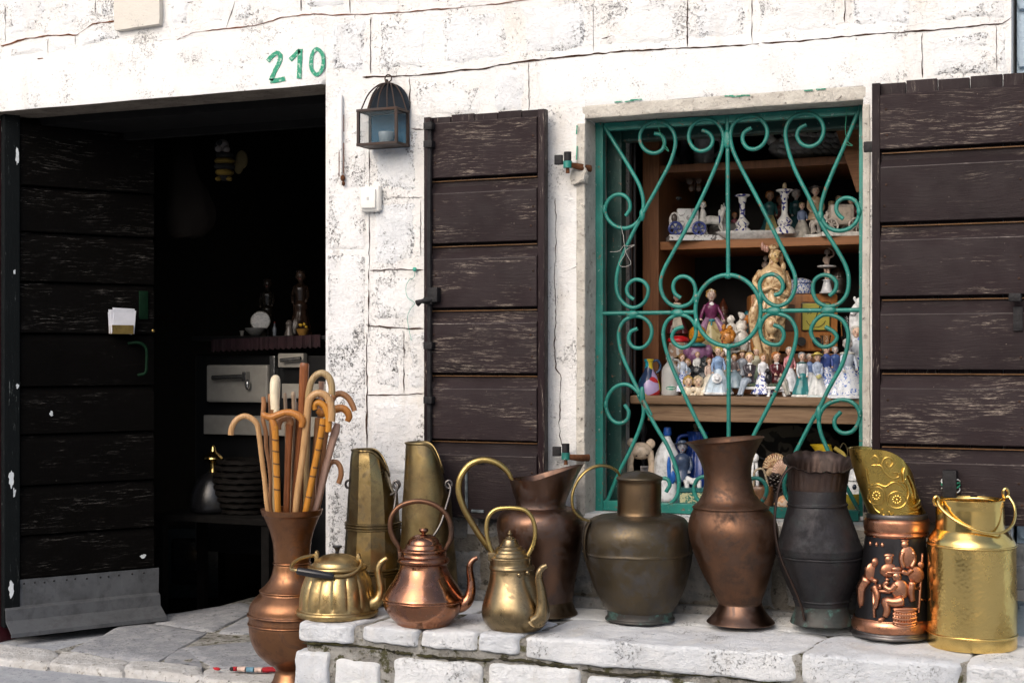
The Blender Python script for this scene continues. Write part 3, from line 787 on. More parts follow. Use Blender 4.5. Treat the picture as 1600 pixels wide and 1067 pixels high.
# ------------------------------------------------------------------ the two window shutters
def shutter(name, label, uL, uR, vtopL, bounds, Yf, Zref_u, right_edge, vbot, top_over=9):
    t = thing(name, label, "shutter", P(uL, vbot, 0))
    o = t.location
    x0, x1 = P(uL, HOR, Yf).x, P(uR, HOR, Yf).x
    def Z(v): return CZ + (HOR - v) / pxm(Yf, Zref_u)
    zt, zb = Z(vtopL), Z(vbot)
    # upright boards behind
    n = 5; wv = (x1 - x0) / n
    for i in range(n):
        bm = new(); dz = random.uniform(-.003, .003)
        box(bm, x0 + i * wv + .0015 - o.x, x0 + (i + 1) * wv - .0015 - o.x, Yf + .028, Yf + .052, zb - o.z, zt + dz - o.z, .002)
        obj("upright_board", bm, SHUTZ, t)
    # stiles at the two edges
    for xa, xb in ((x0 - .004, x0 + .020), (x1 - .020, x1 + .004)):
        bm = new(); box(bm, xa - o.x, xb - o.x, Yf + .004, Yf + .0275, zb + .002 - o.z, zt - .004 - o.z, .002); obj("stile", bm, SHUTZ, t)
    # broad horizontal boards, each with a chamfered top edge and a bare line in the joint
    for i, (va, vb_) in enumerate(bounds):
        za, zb_ = Z(va), Z(vb_)
        bm = new()
        xa, xb = x0 + .021 - o.x, x1 - .021 - o.x
        ch = .042 if i else .006
        ys = [(Yf + .0275, zb_), (Yf - .002, zb_), (Yf - .002, za - ch), (Yf + .020, za - ch * .42 if i else za), (Yf + .020, za), (Yf + .0275, za)]
        lo = [bm.verts.new((xa, y, z - o.z)) for y, z in ys]; hi = [bm.verts.new((xb, y, z - o.z)) for y, z in ys]
        for k in range(len(ys)):
            k2 = (k + 1) % len(ys); bm.faces.new((lo[k], lo[k2], hi[k2], hi[k]))
        bm.faces.new(lo[::-1]); bm.faces.new(hi)
        bmesh.ops.bevel(bm, geom=[e for e in bm.edges], offset=.0015, segments=1, affect='EDGES')
        obj("board", bm, SHUT, t, sharp=30)
        for fx in (.045, .955):
            for fz in (.28, .72):
                bm = new(); ellipsoid(bm, (xa + (xb - xa) * fx + random.uniform(-.006, .006), Yf - .0022, zb_ + (za - ch - zb_) * fz + random.uniform(-.012, .012) - o.z), (.0042, .0016, .0042), 8, 5)
                obj("nail", bm, NAILM, t)
        if i:
            bm = new(); box(bm, xa + .003, xb - .003, Yf - .0028, Yf + .001, za - ch - .0016 - o.z, za - ch + .0012 - o.z); obj("worn_edge", bm, SHUTE, t, smooth=False)
            bm = new(); box(bm, xa + .004, xb - .004, Yf + .012, Yf + .026, za + .0005 - o.z, za + .0036 - o.z); obj("bare_edge", bm, SHUTB, t, smooth=False)
    return t, x0, x1, Z
shL, lx0, lx1, ZL = shutter("window_shutter", "narrow dark brown plank shutter folded against the wall between the lantern and the window", 663, 848, 181, [(192, 279), (285, 381), (387, 481), (487, 582), (588, 685), (690, 806)], -.085, 670, True, 806)
shR, rx0, rx1, ZR = shutter("window_shutter", "dark brown plank shutter folded back behind the brass milk can", 1364, 1618, 128, [(147, 234), (241, 348), (355, 463), (470, 577), (585, 692), (699, 812)], -.085, 1366, False, 812)
# ironwork of the narrow shutter: long bolt rod, catch, hasp; pintles
o = shL.location
def sp(u, v, Y): return P(u, v, Y) - o
bm = new(); tube(bm, [sp(672, 190, -.098), sp(671, 300, -.098), sp(671, 460, -.098), sp(671, 690, -.098)], .0085, seg=8, n=2); obj("bolt_rod", bm, IRON, shL)
for v in (198, 226, 470, 540, 625):
    bm = new(); a = sp(671, v, -.1); box(bm, a.x - .016, a.x + .016, -.016 + a.y, .014 + a.y, a.z - .012, a.z + .012, .003); obj("rod_guide", bm, IRON, shL)
bm = new(); tube(bm, [sp(652, 474, -.13), sp(658, 471, -.13), sp(666, 470, -.12), sp(678, 467, -.105)], [.012, .007, .010, .011], seg=10, n=3); obj("catch", bm, IRON, shL)
bm = new(); a = sp(678, 463, -.105); box(bm, a.x - .018, a.x + .018, a.y - .012, a.y + .02, a.z - .02, a.z + .03, .004); obj("catch_plate", bm, IRON, shL)
for q in (((728, 726), (729, 798)), ((735, 722), (756, 722)), ((737, 798), (756, 799))):
    bm = new(); a, b = sp(*q[0], -.09), sp(*q[1], -.09); tube(bm, [a, b], .0055, seg=6, smooth=False); obj("hasp", bm, m_plain("chipped_iron", (.10, .12, .13), .5, .6), shL)
def hinge(name, parent, o, pts):
    (u, v) = pts
    bm = new(); a = P(u, v, -.055) - o; box(bm, a.x - .022, a.x + .006, a.y - .010, a.y + .004, a.z - .016, a.z + .016, .003); obj("hinge_strap", bm, IRON, parent)
    bm = new(); b = P(u + 10, v, -.055) - o; cyl(bm, b + Vector((0, 0, -.004)), b + Vector((0, 0, .026)), .0125, seg=14); obj("hinge_knuckle", bm, IRON, parent)
    bm = new(); cyl(bm, b + Vector((0, 0, -.027)), b + Vector((0, 0, -.0045)), .0145, seg=14); obj("pintle_socket", bm, GREEN, parent)
    bm = new(); cyl(bm, b + Vector((0, 0, -.044)), b + Vector((0, 0, -.0275)), .007, .006, seg=10); obj("pintle_pin", bm, RUST, parent)
    bm = new(); tube(bm, [b + Vector((.012, .0, -.018)), b + Vector((.034, .024, -.022)), b + Vector((.056, .07, -.024))], [.009, .011, .012], seg=8, flat=.5, flat_axis=(0, 0, 1)); obj("pintle_arm", bm, RUST, parent)
hinge("h", shL, o, (877, 250)); hinge("h", shL, o, (874, 705))
o2 = shR.location
for v in (230, 792):
    bm = new(); a = P(1356, v, -.06) - o2; box(bm, a.x - .012, a.x + .03, a.y - .008, a.y + .006, a.z - .016, a.z + .016, .003); obj("hinge_strap", bm, IRON, shR)
bm = new(); a = P(1585, 465, -.10) - o2; box(bm, a.x - .014, a.x + .02, a.y - .03, a.y + .01, a.z - .012, a.z + .012, .004); obj("latch", bm, IRON, shR)
bm = new(); a = P(1590, 490, -.092) - o2; box(bm, a.x - .012, a.x + .014, a.y - .003, a.y + .004, a.z - .05, a.z + .02, .001); obj("latch_plate", bm, IRON, shR)
bm = new(); a = P(1484, 755, -.1) - o2; box(bm, a.x - .018, a.x + .022, a.y - .03, a.y + .012, a.z - .04, a.z + .04, .004); obj("hasp", bm, IRON, shR)
STR = m_plain("white_string", (.6, .62, .6), .9, .1); STRG = m_plain("green_string", (.03, .28, .16), .9, .2)
for k, (c, mt) in enumerate(((752, STR), (757, STRG), (761, STRG), (766, STR))):
    bm = new(); a = P(1484, c, -.12) - o2
    tube(bm, [a + Vector((.026 * math.cos(q), -.005 - .026 * math.sin(q) + .026, .006 * math.sin(q * 2 + k))) for q in [i * math.pi / 5 for i in range(10)]], .002, seg=6, closed=True, n=3); obj("string_tie", bm, mt, shR)
# thin green cord by the catch
CORD = m_plain("cord_green", (.06, .36, .27), .7, .1)
t = thing("thin_cord", "loose thin green cord hanging in a loop from a nail beside the shutter catch", "cord", P(648, 421, -.012))
bm = new(); tube(bm, [P(u, v, -.014) - t.location for u, v in ((648, 421), (647, 433), (639, 438), (634, 450), (637, 465), (648, 474), (642, 482), (637, 494), (638, 510), (643, 532))], .0009, seg=6); obj("strand", bm, CORD, t)
bm = new(); ellipsoid(bm, (0, 0, 0), .008, 8, 6); obj("knot", bm, CORD, t)
# ------------------------------------------------------------------ the open door leaf
FRED = m_plain("dark_red_frame", (.07, .006, .012), .5, .3)
bm = new(); box(bm, DOOR_L + .001, DOOR_L + .075, .05, .40, -.12, DOOR_T - .02, .003)
obj("door_post", bm, FRED, house, smooth=False)
bm = new(); box(bm, DOOR_L - .12, DOOR_L + .001, .012, .20, -.12, DOOR_T - .01, .003)
obj("door_jamb", bm, FRED, house, smooth=False)
d0, d1 = Vector((-4.217, .10, 0)), Vector((-3.919, .604, 0))
dv = d1 - d0; DW = dv.length; dang = math.atan2(dv.y, dv.x)
door = thing("door_leaf", "black weathered plank door leaf with a zinc kick plate standing open into the dark shop", "door", (d0.x, d0.y, 0), dang)
# local: x along the leaf, -y towards the street, z up
def DZ(u, v):                    # height of a photo point lying on the leaf
    r_ = ray(u, v); n = Vector((dv.y, -dv.x, 0)); t = (d0 - Vector((CX, CY, 0))).dot(n) / r_.dot(n)
    p = Vector((CX, CY, CZ)) + r_ * t
    return (p - d0).dot(dv) / DW, p.z
zb0 = DZ(27, 985)[1] + .03
edges = [DZ(27, v)[1] for v in (184, 290, 362, 440, 521, 605, 680, 760, 838, 905)]
for i, (za, zb_) in enumerate(zip(edges, edges[1:])):
    bm = new()
    ch = .03
    ys = [(.03, zb_ + .004), (-.012, zb_ + .004), (-.012, za - ch), (.004, za - .002), (.03, za - .002)]
    lo = [bm.verts.new((.012, y, z)) for y, z in ys]; hi = [bm.verts.new((DW, y, z)) for y, z in ys]
    for k in range(len(ys)):
        bm.faces.new((lo[k], lo[(k + 1) % 5], hi[(k + 1) % 5], hi[k]))
    bm.faces.new(lo[::-1]); bm.faces.new(hi)
    bmesh.ops.bevel(bm, geom=bm.edges[:], offset=.0018, segments=1, affect='EDGES')
    obj("plank", bm, DOORP, door, sharp=30)
bm = new(); box(bm, -.02, DW + .002, .031, .055, zb0, edges[0] + .03, .002); obj("backing_board", bm, DOORP, door, smooth=False)
bm = new(); box(bm, -.055, .010, -.02, .0305, zb0 - .01, edges[0] + .03, .004); obj("hinge_stile", bm, DOORZ, door, smooth=False)
FLAKE = m_plain("bare_white_undercoat", (.62, .66, .68), .8, .2)
def flake(x, z, rx, rz, y=-.0125, parent=door, mat=FLAKE, seed=0):
    bm = new(); N = 18
    ring = [bm.verts.new((x + rx * math.cos(a) * (1 + .95 * noise.noise(Vector((math.cos(a) * 1.7, math.sin(a) * 1.7, seed)))), y, z + rz * math.sin(a) * (1 + .95 * noise.noise(Vector((math.cos(a) * 1.7, math.sin(a) * 1.7, seed + 5)))))) for a in [2 * math.pi * i / N for i in range(N)]]
    f = bm.faces.new(ring)
    r_ = bmesh.ops.extrude_face_region(bm, geom=[f])
    for e in r_['geom']:
        if isinstance(e, bmesh.types.BMVert): e.co.y -= .0012
    obj("paint_flake", bm, mat, parent, smooth=False)
for i, (u, v, a, b) in enumerate(((79, 646, .008, .010), (222, 868, .014, .007))):
    x, z = DZ(u, v); flake(x, z, a, b, seed=i)
for i, (u, v, a, b) in enumerate(((19, 747, .009, .03), (9, 425, .005, .008), (14, 603, .005, .01), (24, 918, .012, .025), (21, 768, .005, .02), (26, 245, .006, .03))):
    x, z = DZ(u, v); flake(-.026 + (i % 3) * .012, z, a, b, y=-.0205, seed=i + 7)
# zinc kick plate: upper strip, step, sloping lip
ztop = DZ(27, 905)[1]
prof_ = [(-.0135, ztop), (-.0135, ztop - .105), (-.032, ztop - .115), (-.034, ztop - .160), (-.10, ztop - .200), (-.10, ztop - .216), (-.094, ztop - .216), (-.094, ztop - .205), (-.027, ztop - .166), (-.026, ztop - .12), (-.0125, ztop - .112), (-.0125, ztop)]
bm = new(); A = [bm.verts.new((-.05, y, z)) for y, z in prof_]; B = [bm.verts.new((DW + .02, y, z)) for y, z in prof_]
for k in range(len(prof_)):
    k2 = (k + 1) % len(prof_); bm.faces.new((A[k], A[k2], B[k2], B[k]))
bm.faces.new(A[::-1]); bm.faces.new(B)
bmesh.ops.subdivide_edges(bm, edges=[e for e in bm.edges if abs(e.verts[0].co.x - e.verts[1].co.x) > .3], cuts=14)
for v_ in bm.verts: v_.co += noise.noise_vector(v_.co * 12) * .0018
obj("kick_plate", bm, ZINC, door, sharp=25)
for k in range(13):
    bm = new(); ellipsoid(bm, (-.04 + (k + random.random() * .5) * DW / 12.6, -.0140, ztop - .016 - .004 * random.random()), (.0042, .002, .0042), 8, 6); obj("nail", bm, IRON, door)
GLOSSG = m_plain("green_enamel_dark", (.002, .014, .006), .7, .2, spec=.1)
x, z = DZ(222, 575); x -= .0
bm = new(); tube(bm, [(x - .07, -.02, z + .105), (x - .035, -.045, z + .108), (x - .005, -.05, z + .09), (x, -.05, z + .02), (x - .006, -.05, z - .02), (x - .03, -.03, z - .03)], .0065, seg=10); obj("pull_handle", bm, GLOSSG, door)
x, z = DZ(222, 477)
bm = new(); box(bm, x - .02, x + .02, -.02, -.0125, z - .06, z + .06, .003); obj("lock_plate", bm, GLOSSG, door)
BRASSD = m_metal("brass_dull", (.42, .30, .10), (.33, .22, .07), (.08, .06, .03), rough=.35)
x, z = DZ(239, 517); bm = new(); ellipsoid(bm, (x - .01, -.025, z), .008, 10, 8); obj("knob", bm, BRASSD, door)
# box of paper slips on the door
x, z = DZ(184, 522)
t = thing("paper_holder", "small brass holder filled with white paper slips fixed to the black door", "holder", door.matrix_basis @ Vector((x, -.014, z)), dang)
PAPER = m_plain("white_paper", (.68, .69, .74), .9, .05)
bm = new()
for q in ((-.043, .043, -.0480, -.0455, 0, .037), (-.043, .043, -.003, 0, 0, .037), (-.045, -.0432, -.048, 0, 0, .037), (.0432, .045, -.048, 0, 0, .037), (-.043, .043, -.0455, -.003, 0, .003)):
    box(bm, *q)
obj("tray", bm, BRASSD, t, smooth=False)
for k in range(10):
    bm = new(); f = k / 9
    box(bm, -.046, .05, -.043 + f * .036, -.041 + f * .036, .004, .1 + random.uniform(-.006, .008), M=Matrix.Rotation(random.uniform(-.10, .12), 4, 'Y') @ Matrix.Rotation(random.uniform(-.05, .05), 4, 'X')); obj("slip", bm, PAPER, t, smooth=False)

# ------------------------------------------------------------------ window grille
gr = thing("window_grille", "green painted wrought iron window grille of curling scrolls round a ring", "grille", P(1140, 800, .10))
go = gr.location
def gp(u, v, Y=.10): return P(u, v, Y) - go
def A1(x, y): return (920 + x / 3.139, 140 + y / 3.139)
def A2(x, y): return (920 + x / 3.478, 420 + y / 3.478)
def A3(x, y): return (920 + x / 3.478, 600 + y / 3.478)
RB = .0068
def scroll(pts, name="scroll", r=RB, Y=.10):
    bm = new(); tube(bm, [gp(u, v, Y) for u, v in pts], r, seg=10, n=7); return obj(name, bm, GREEN, gr, sharp=60)
S = lambda f, l: [f(*p) for p in l]
scroll(S(A1, [(75, 180), (140, 285), (210, 400), (250, 475), (268, 550), (262, 610), (235, 655), (185, 680), (130, 670), (92, 632), (80, 590), (95, 545), (130, 518), (168, 518), (197, 545), (202, 585), (182, 620)]))
scroll(S(A1, [(322, 216), (355, 225), (372, 258), (360, 295), (325, 313), (285, 303), (257, 270), (252, 220), (275, 180), (320, 158), (370, 165), (410, 200), (425, 258), (405, 345), (350, 455), (265, 610), (190, 760), (150, 860), (135, 940), (145, 1010), (180, 1055), (220, 1070), (262, 1052), (288, 1012), (290, 972), (268, 942), (235, 932), (205, 944), (187, 975), (195, 1010), (222, 1030)]))
scroll(S(A1, [(556, 200), (590, 215), (608, 250), (592, 287), (550, 303), (512, 285), (490, 235), (505, 182), (545, 150), (592, 147), (638, 175), (660, 225), (655, 285), (630, 360), (560, 520), (480, 680), (402, 820), (366, 890), (352, 950), (364, 1010), (400, 1053), (450, 1065), (500, 1045), (523, 1000), (515, 950), (487, 922), (450, 918), (422, 938), (414, 972), (425, 1003), (452, 1022)]))
scroll(S(A1, [(798, 188), (762, 213), (755, 250), (780, 288), (820, 292), (858, 265), (876, 212), (860, 165), (815, 133), (762, 137), (712, 167), (695, 220), (705, 290), (740, 370), (830, 540), (920, 720), (980, 840), (1010, 910), (1010, 980), (980, 1038), (930, 1062), (882, 1045), (848, 1003), (838, 955), (860, 917), (905, 907), (938, 927), (953, 965), (937, 1000), (910, 1008)]))
scroll(S(A1, [(1068, 172), (1032, 195), (1022, 230), (1045, 268), (1090, 280), (1133, 255), (1152, 200), (1135, 148), (1090, 120), (1040, 120), (990, 147), (966, 200), (972, 270), (1010, 390), (1080, 530), (1140, 660), (1220, 790), (1262, 870), (1275, 930), (1263, 1008), (1220, 1053), (1170, 1063), (1122, 1040), (1100, 990), (1107, 937), (1140, 912), (1180, 914), (1213, 945), (1208, 985), (1180, 1012)]))
scroll(S(A1, [(1325, 100), (1260, 260), (1190, 420), (1152, 520), (1138, 590), (1150, 648), (1185, 683), (1240, 693), (1290, 673), (1322, 630), (1323, 578), (1300, 542), (1260, 532), (1224, 550), (1214, 590), (1228, 618), (1248, 635)]))
scroll(S(A2, [(265, 325), (228, 343), (217, 385), (240, 423), (285, 430), (325, 400), (343, 345), (330, 297), (290, 264), (240, 260), (190, 285), (164, 340), (167, 410), (190, 490), (240, 600), (290, 700), (340, 800)]) + S(A3, [(270, 60), (370, 240), (430, 340), (476, 460), (490, 530), (478, 610), (432, 653), (385, 650), (350, 610), (350, 555), (385, 515), (425, 515), (440, 545), (420, 585)]))
scroll(S(A3, [(195, 112), (217, 150), (208, 193), (165, 213), (122, 190), (94, 120), (112, 52), (152, 12), (205, 2), (250, 27), (283, 70), (298, 150), (280, 230), (230, 350), (170, 470), (92, 655)]))
scroll(S(A2, [(515, 315), (472, 330), (452, 370), (467, 405), (510, 428), (558, 405), (583, 350), (570, 292), (530, 257), (480, 252), (432, 277), (407, 330), (410, 400), (440, 500), (500, 640), (590, 830)]) + S(A3, [(635, 290), (690, 410), (715, 500), (710, 580), (680, 640), (630, 655), (590, 625), (572, 570), (590, 518), (630, 503), (665, 525), (665, 570)]))
scroll(S(A2, [(1005, 305), (1048, 325), (1060, 365), (1038, 408), (990, 410), (947, 385), (932, 330), (947, 277), (985, 247), (1040, 247), (1093, 270), (1126, 330), (1123, 400), (1090, 510), (1030, 640), (950, 800)]) + S(A3, [(900, 270), (845, 400), (815, 500), (822, 580), (855, 640), (905, 655), (950, 625), (967, 570), (945, 525), (900, 510), (868, 530), (868, 570)]))
scroll(S(A2, [(1285, 315), (1333, 345), (1348, 375), (1320, 413), (1270, 423), (1227, 390), (1207, 340), (1227, 287), (1270, 252), (1320, 252), (1378, 280), (1408, 340), (1408, 400), (1380, 510), (1310, 640), (1230, 800)]) + S(A3, [(1230, 170), (1120, 380), (1075, 480), (1062, 550), (1080, 620), (1130, 655), (1180, 640), (1210, 595), (1205, 545), (1170, 520), (1135, 540), (1140, 580)]))
scroll(S(A3, [(1370, 150), (1337, 190), (1342, 238), (1380, 266), (1430, 258), (1463, 215), (1473, 165), (1453, 117), (1400, 87), (1340, 92), (1282, 122), (1252, 180), (1257, 250), (1290, 340), (1380, 520), (1472, 695)]))
# ring
bm = new(); cc = A2(757, 227)
tube(bm, [gp(cc[0] + 51 * math.cos(a), cc[1] + 55.5 * math.sin(a), .10) for a in [2 * math.pi * i / 20 for i in range(20)]], RB * 1.06, seg=10, closed=True, n=4); obj("ring", bm, GREEN, gr, sharp=60)
for nm, q in (("upright_bar", [A1(680, 135), A1(684, 908)]), ("upright_bar", [A2(760, 425), A3(760, 690)]), ("cross_bar", [A2(80, 243), A2(582, 236)]), ("cross_bar", [A2(932, 229), A2(1484, 224)])):
    bm = new(); a, b = gp(*q[0], .104), gp(*q[1], .104); tube(bm, [a, b], RB * 1.05, seg=10, smooth=False); obj(nm, bm, GREEN, gr, sharp=60)
# welds
for f, x, y, rx, rz in ((A1, 678, 245, .016, .032), (A1, 262, 615, .010, .022), (A1, 1136, 622, .010, .022), (A2, 240, 246, .024, .013), (A2, 482, 240, .024, .013), (A2, 1005, 230, .026, .014), (A2, 1300, 226, .026, .014), (A2, 583, 162, .010, .022), (A2, 932, 160, .010, .024), (A2, 584, 300, .010, .022), (A2, 930, 298, .010, .024), (A1, 78, 590, .008, .018), (A1, 1326, 600, .008, .018), (A3, 92, 112, .008, .016), (A3, 1474, 160, .008, .016), (A3, 290, 60, .010, .03), (A3, 1250, 160, .010, .03), (A2, 757, 40, .012, .010), (A2, 757, 422, .012, .010)):
    u, v = f(x, y); bm = new(); ellipsoid(bm, gp(u, v, .099), (rx, .0095, rz), 12, 8)
    for v_ in bm.verts: v_.co += noise.noise_vector(v_.co * 90) * .0022
    obj("weld", bm, GREEN, gr, sharp=0)
# angle-iron frame
def bar(name, q0, q1, wdt, dep, Y, mat, parent, o, vert):
    a, b = P(*q0, Y) - o, P(*q1, Y) - o
    bm = new()
    if vert: box(bm, a.x - wdt / 2, a.x + wdt / 2, Y - o.y - dep / 2, Y - o.y + dep / 2, min(a.z, b.z), max(a.z, b.z), .002)
    else: box(bm, min(a.x, b.x), max(a.x, b.x), Y - o.y - dep / 2, Y - o.y + dep / 2, a.z - wdt / 2, a.z + wdt / 2, .002)
    return obj(name, bm, mat, parent, smooth=False)
bar("frame_bar", (938, 186), (938, 800), .028, .03, .112, GREEN, gr, go, True)
bar("frame_bar", (1350, 165), (1350, 806), .026, .03, .112, GREEN, gr, go, True)
gt = P(1140, 178, .112)
bm = new(); box(bm, P(945, 0, .112).x - go.x, P(1343, 0, .112).x - go.x, -.012 + .012, .027, 1.885 - go.z, 1.912 - go.z, .002); obj("frame_bar", bm, GREEN, gr, smooth=False)
bm = new(); box(bm, P(945, 0, .112).x - go.x, P(1343, 0, .112).x - go.x, -.006, .027, .603 - go.z, .636 - go.z, .002); obj("frame_bar", bm, GREEN, gr, smooth=False)
WIRE = m_plain("steel_wire", (.28, .28, .27), .4, .2, metal=.8)
t = thing("twisted_wire", "bent scrap of thin steel wire hanging from the grille's upper scroll", "wire", P(973, 353, .095))
bm = new(); tube(bm, [P(u, v, .09) - t.location for u, v in ((970, 353), (974, 368), (977, 384), (992, 383), (978, 392), (986, 412), (975, 417), (968, 414), (977, 395), (975, 384), (968, 392), (953, 394))], .0013, seg=6, n=5); obj("strand", bm, WIRE, t)
GW = m_plain("green_thread", (.01, .17, .10), .7, .1)
for lab, pts in (("thin green wire looped over the left top scroll of the grille", ((1026, 185), (1029, 200), (1034, 215), (1037, 226), (1042, 231), (1045, 237), (1038, 231))), ("thin green wire tied to the grille's slanting bar at its far top corner", ((1323, 167), (1322, 185), (1321, 205), (1325, 222), (1332, 228), (1320, 226)))):
    t = thing("wire_tie", lab, "wire", P(*pts[0], .09)); bm = new(); tube(bm, [P(u, v, .086) - t.location for u, v in pts], .0012, seg=6, n=4); obj("strand", bm, GW, t)

# the wooden window frame behind
wf = thing("window_frame", "dark green wooden window frame deep behind the iron grille", "window frame", (0, .20, 0))
bm = new(); box(bm, P(948, 0, .2).x, P(971, 0, .2).x, 0, .05, WIN_B, WIN_T, .003); obj("side_post", bm, GREEND, wf, smooth=False)
bm = new(); box(bm, WIN_R - .03, WIN_R + .04, 0.02, .05, WIN_B, WIN_T, .003); obj("side_post", bm, GREEND, wf, smooth=False)
bm = new(); box(bm, P(972, 0, .2).x, WIN_R - .031, 0, .05, WIN_T - .055, WIN_T - .006, .003); obj("head_rail", bm, GREEND, wf, smooth=False)

# ------------------------------------------------------------------ wall lantern
ln = thing("wall_lantern", "dark metal wall lantern with a domed wire cage top and glass front", "lantern", P(598, 222, 0))
lo_ = ln.location
BRN = m_metal("lantern_iron", (.030, .022, .020), (.05, .03, .022), (.10, .045, .02), rough=.5, dirt=.25, bump=.2, metal=.6)
GLASS = None
def m_glass():
    n = Nt("lantern_glass"); n.set(color=(.015, .06, .09), rough=.08, alpha=.12, spec=.5); return n.m
GLASS = m_glass()
BLUEB = m_metal("lantern_back_blue", (.005, .10, .19), (.004, .07, .14), (.01, .03, .05), rough=.5, dirt=.2, metal=0)
# box: front face at Y=-.13; width and height from the photo
yf, yb = -.108, -.012
x0, x1 = P(557, 200, yf).x - lo_.x, P(620, 200, yf).x - lo_.x
z1, z0 = P(600, 168, yf).z - lo_.z, P(600, 226, yf).z - lo_.z
tb = .010
def lb(name, *a, mat=BRN, bev=.0015):
    bm = new(); box(bm, *a, bev); return obj(name, bm, mat, ln, smooth=False)
for yy in (yf, yb - tb):
    for xx in (x0, x1 - tb): lb("frame_post", xx, xx + tb, yy, yy + tb, z0 + tb, z1 - tb)
    for zz in (z0, z1 - tb): lb("frame_rail", x0 - .001, x1 + .001, yy - .001, yy + tb + .001, zz, zz + tb)
for xx in (x0, x1 - tb):
    for zz in (z0, z1 - tb): lb("frame_rail", xx, xx + tb, yf + tb + .0015, yb - tb - .0015, zz, zz + tb)
lb("floor_plate", x0 + .002, x1 - .002, yf + .003, yb - .002, z0 + .001, z0 + .005, bev=0)
lb("roof_plate", x0 + .002, x1 - .002, yf + .003, yb - .002, z1 - .006, z1 - .002, bev=0)
lb("back_plate", x0 + .001, x1 - .001, yb - .006, yb + .002, z0, z1, mat=BLUEB, bev=0)
lb("glass_pane", x0 + tb, x1 - tb, yf + .004, yf + .006, z0 + tb, z1 - tb, mat=GLASS, bev=0)
lb("glass_pane", x0 + .004, x0 + .006, yf + tb, yb - tb, z0 + tb, z1 - tb, mat=GLASS, bev=0)
lb("glass_pane", x1 - .006, x1 - .004, yf + tb, yb - tb, z0 + tb, z1 - tb, mat=GLASS, bev=0)
# domed back plate, cage ribs, ring
W = x1 - x0; xm = (x0 + x1) / 2; zt = P(608, 131, yb).z - lo_.z
bm = new(); N = 24
fr = [bm.verts.new((xm + W / 2 * math.cos(a), yb - .004, z1 + (zt - z1) * math.sin(a) ** .85)) for a in [math.pi * i / N for i in range(N + 1)]]
f = bm.faces.new(fr); r_ = bmesh.ops.extrude_face_region(bm, geom=[f])
for e in r_['geom']:
    if isinstance(e, bmesh.types.BMVert): e.co.y += .006
obj("dome_plate", bm, m_plain("dome_dark_blue", (.008, .013, .020), .6, .3, spec=.15), ln, smooth=False)
apex = Vector((xm, yb - .006, zt + .002))
for k in range(7):
    a = math.pi * (k + .5) / 7 if False else math.pi * k / 6
    bx, by = xm + W / 2 * .96 * math.cos(math.pi - a), (yf + .006) * 1.0 if 0 < k < 6 else yf * .55
    by = yb - .006 - (yb - yf - .012) * min(1, math.sin(a) * 1.6 + .15)
    foot = Vector((bx, by, z1))
    m1 = foot.lerp(apex, .38) + Vector(((bx - xm) * .10, (by - yb) * .14, .016)); m2 = foot.lerp(apex, .75) + Vector(((bx - xm) * .10, (by - yb) * .11, .015))
    bm = new(); tube(bm, [foot, m1, m2, apex], .0026, seg=8, n=6); obj("cage_rib", bm, BRN, ln)
bm = new(); tube(bm, [apex + Vector((.013 * math.cos(a), -.004, .014 + .013 * math.sin(a))) for a in [2 * math.pi * i / 12 for i in range(12)]], .0024, seg=8, closed=True, n=2); obj("hanging_ring", bm, BRN, ln)
CUP = m_plain("frosted_cup", (.22, .27, .30), .3, .08)
bm = new(); lathe(bm, smooth_profile([(z0 + .006, .018, xm + .012), (z0 + .02, .023, xm + .012), (z0 + .05, .026, xm + .012), (z0 + .05, .0235, xm + .012), (z0 + .012, .016, xm + .012)]), 24, warp=lambda c, a, i: c + Vector((0, (yf + yb) / 2, 0))); obj("candle_cup", bm, CUP, ln)
bm = new(); ellipsoid(bm, P(604, 127, -.012) - lo_, .007, 8, 6); obj("nail", bm, IRON, ln)

# bell push
bs = thing("bell_switch", "square white plastic bell push on the wall below the lantern", "switch", P(582, 312, -.006))
WP = m_plain("white_plastic", (.74, .73, .69), .35, .03)
bm = new(); box(bm, -.040, .040, -.026, .004, -.045, .045, .012); obj("housing", bm, WP, bs, sharp=60)
bm = new(); box(bm, -.029, .029, -.034, -.0262, -.034, .034, .004); obj("rocker", bm, WP, bs, sharp=60)
bm = new(); box(bm, -.004, .004, -.0346, -.0341, -.006, .006, .001); obj("bell_mark", bm, m_plain("bell_mark_grey", (.4, .4, .4), .5), bs, smooth=False)
# ------------------------------------------------------------------ metals of the vessels
CU_VASE = m_metal("copper_satin", (.30, .145, .072), (.20, .10, .056), (.11, .062, .05), rough=.34, dirt=.5, bump=.06)
CU_BRIGHT = m_metal("copper_bright", (.36, .165, .092), (.26, .112, .064), (.15, .105, .10), rough=.16, dirt=.55, bump=.05, green=.12, rspread=.22)
CU_OLD = m_metal("copper_old", (.18, .094, .056), (.12, .070, .048), (.078, .056, .046), rough=.46, dirt=.6, bump=.12)
CU_PITCH = m_metal("copper_pitcher", (.165, .092, .060), (.125, .080, .062), (.105, .082, .078), rough=.34, dirt=.6, bump=.10)
BR_KET = m_metal("brass_kettle", (.50, .36, .165), (.36, .26, .115), (.15, .11, .055), rough=.32, dirt=.5, bump=.07)
BR_POT = m_metal("brass_pot", (.29, .215, .115), (.20, .15, .085), (.10, .075, .045), rough=.28, dirt=.55, bump=.06)
BR_SCUT = m_metal("brass_scuttle", (.27, .20, .09), (.165, .12, .06), (.08, .06, .035), rough=.33, dirt=.6, bump=.08, green=.05)
BR_BRIGHT = m_metal("brass_bright", (.78, .56, .20), (.72, .50, .17), (.45, .30, .09), rough=.18, dirt=.12, bump=.03, rspread=.08)
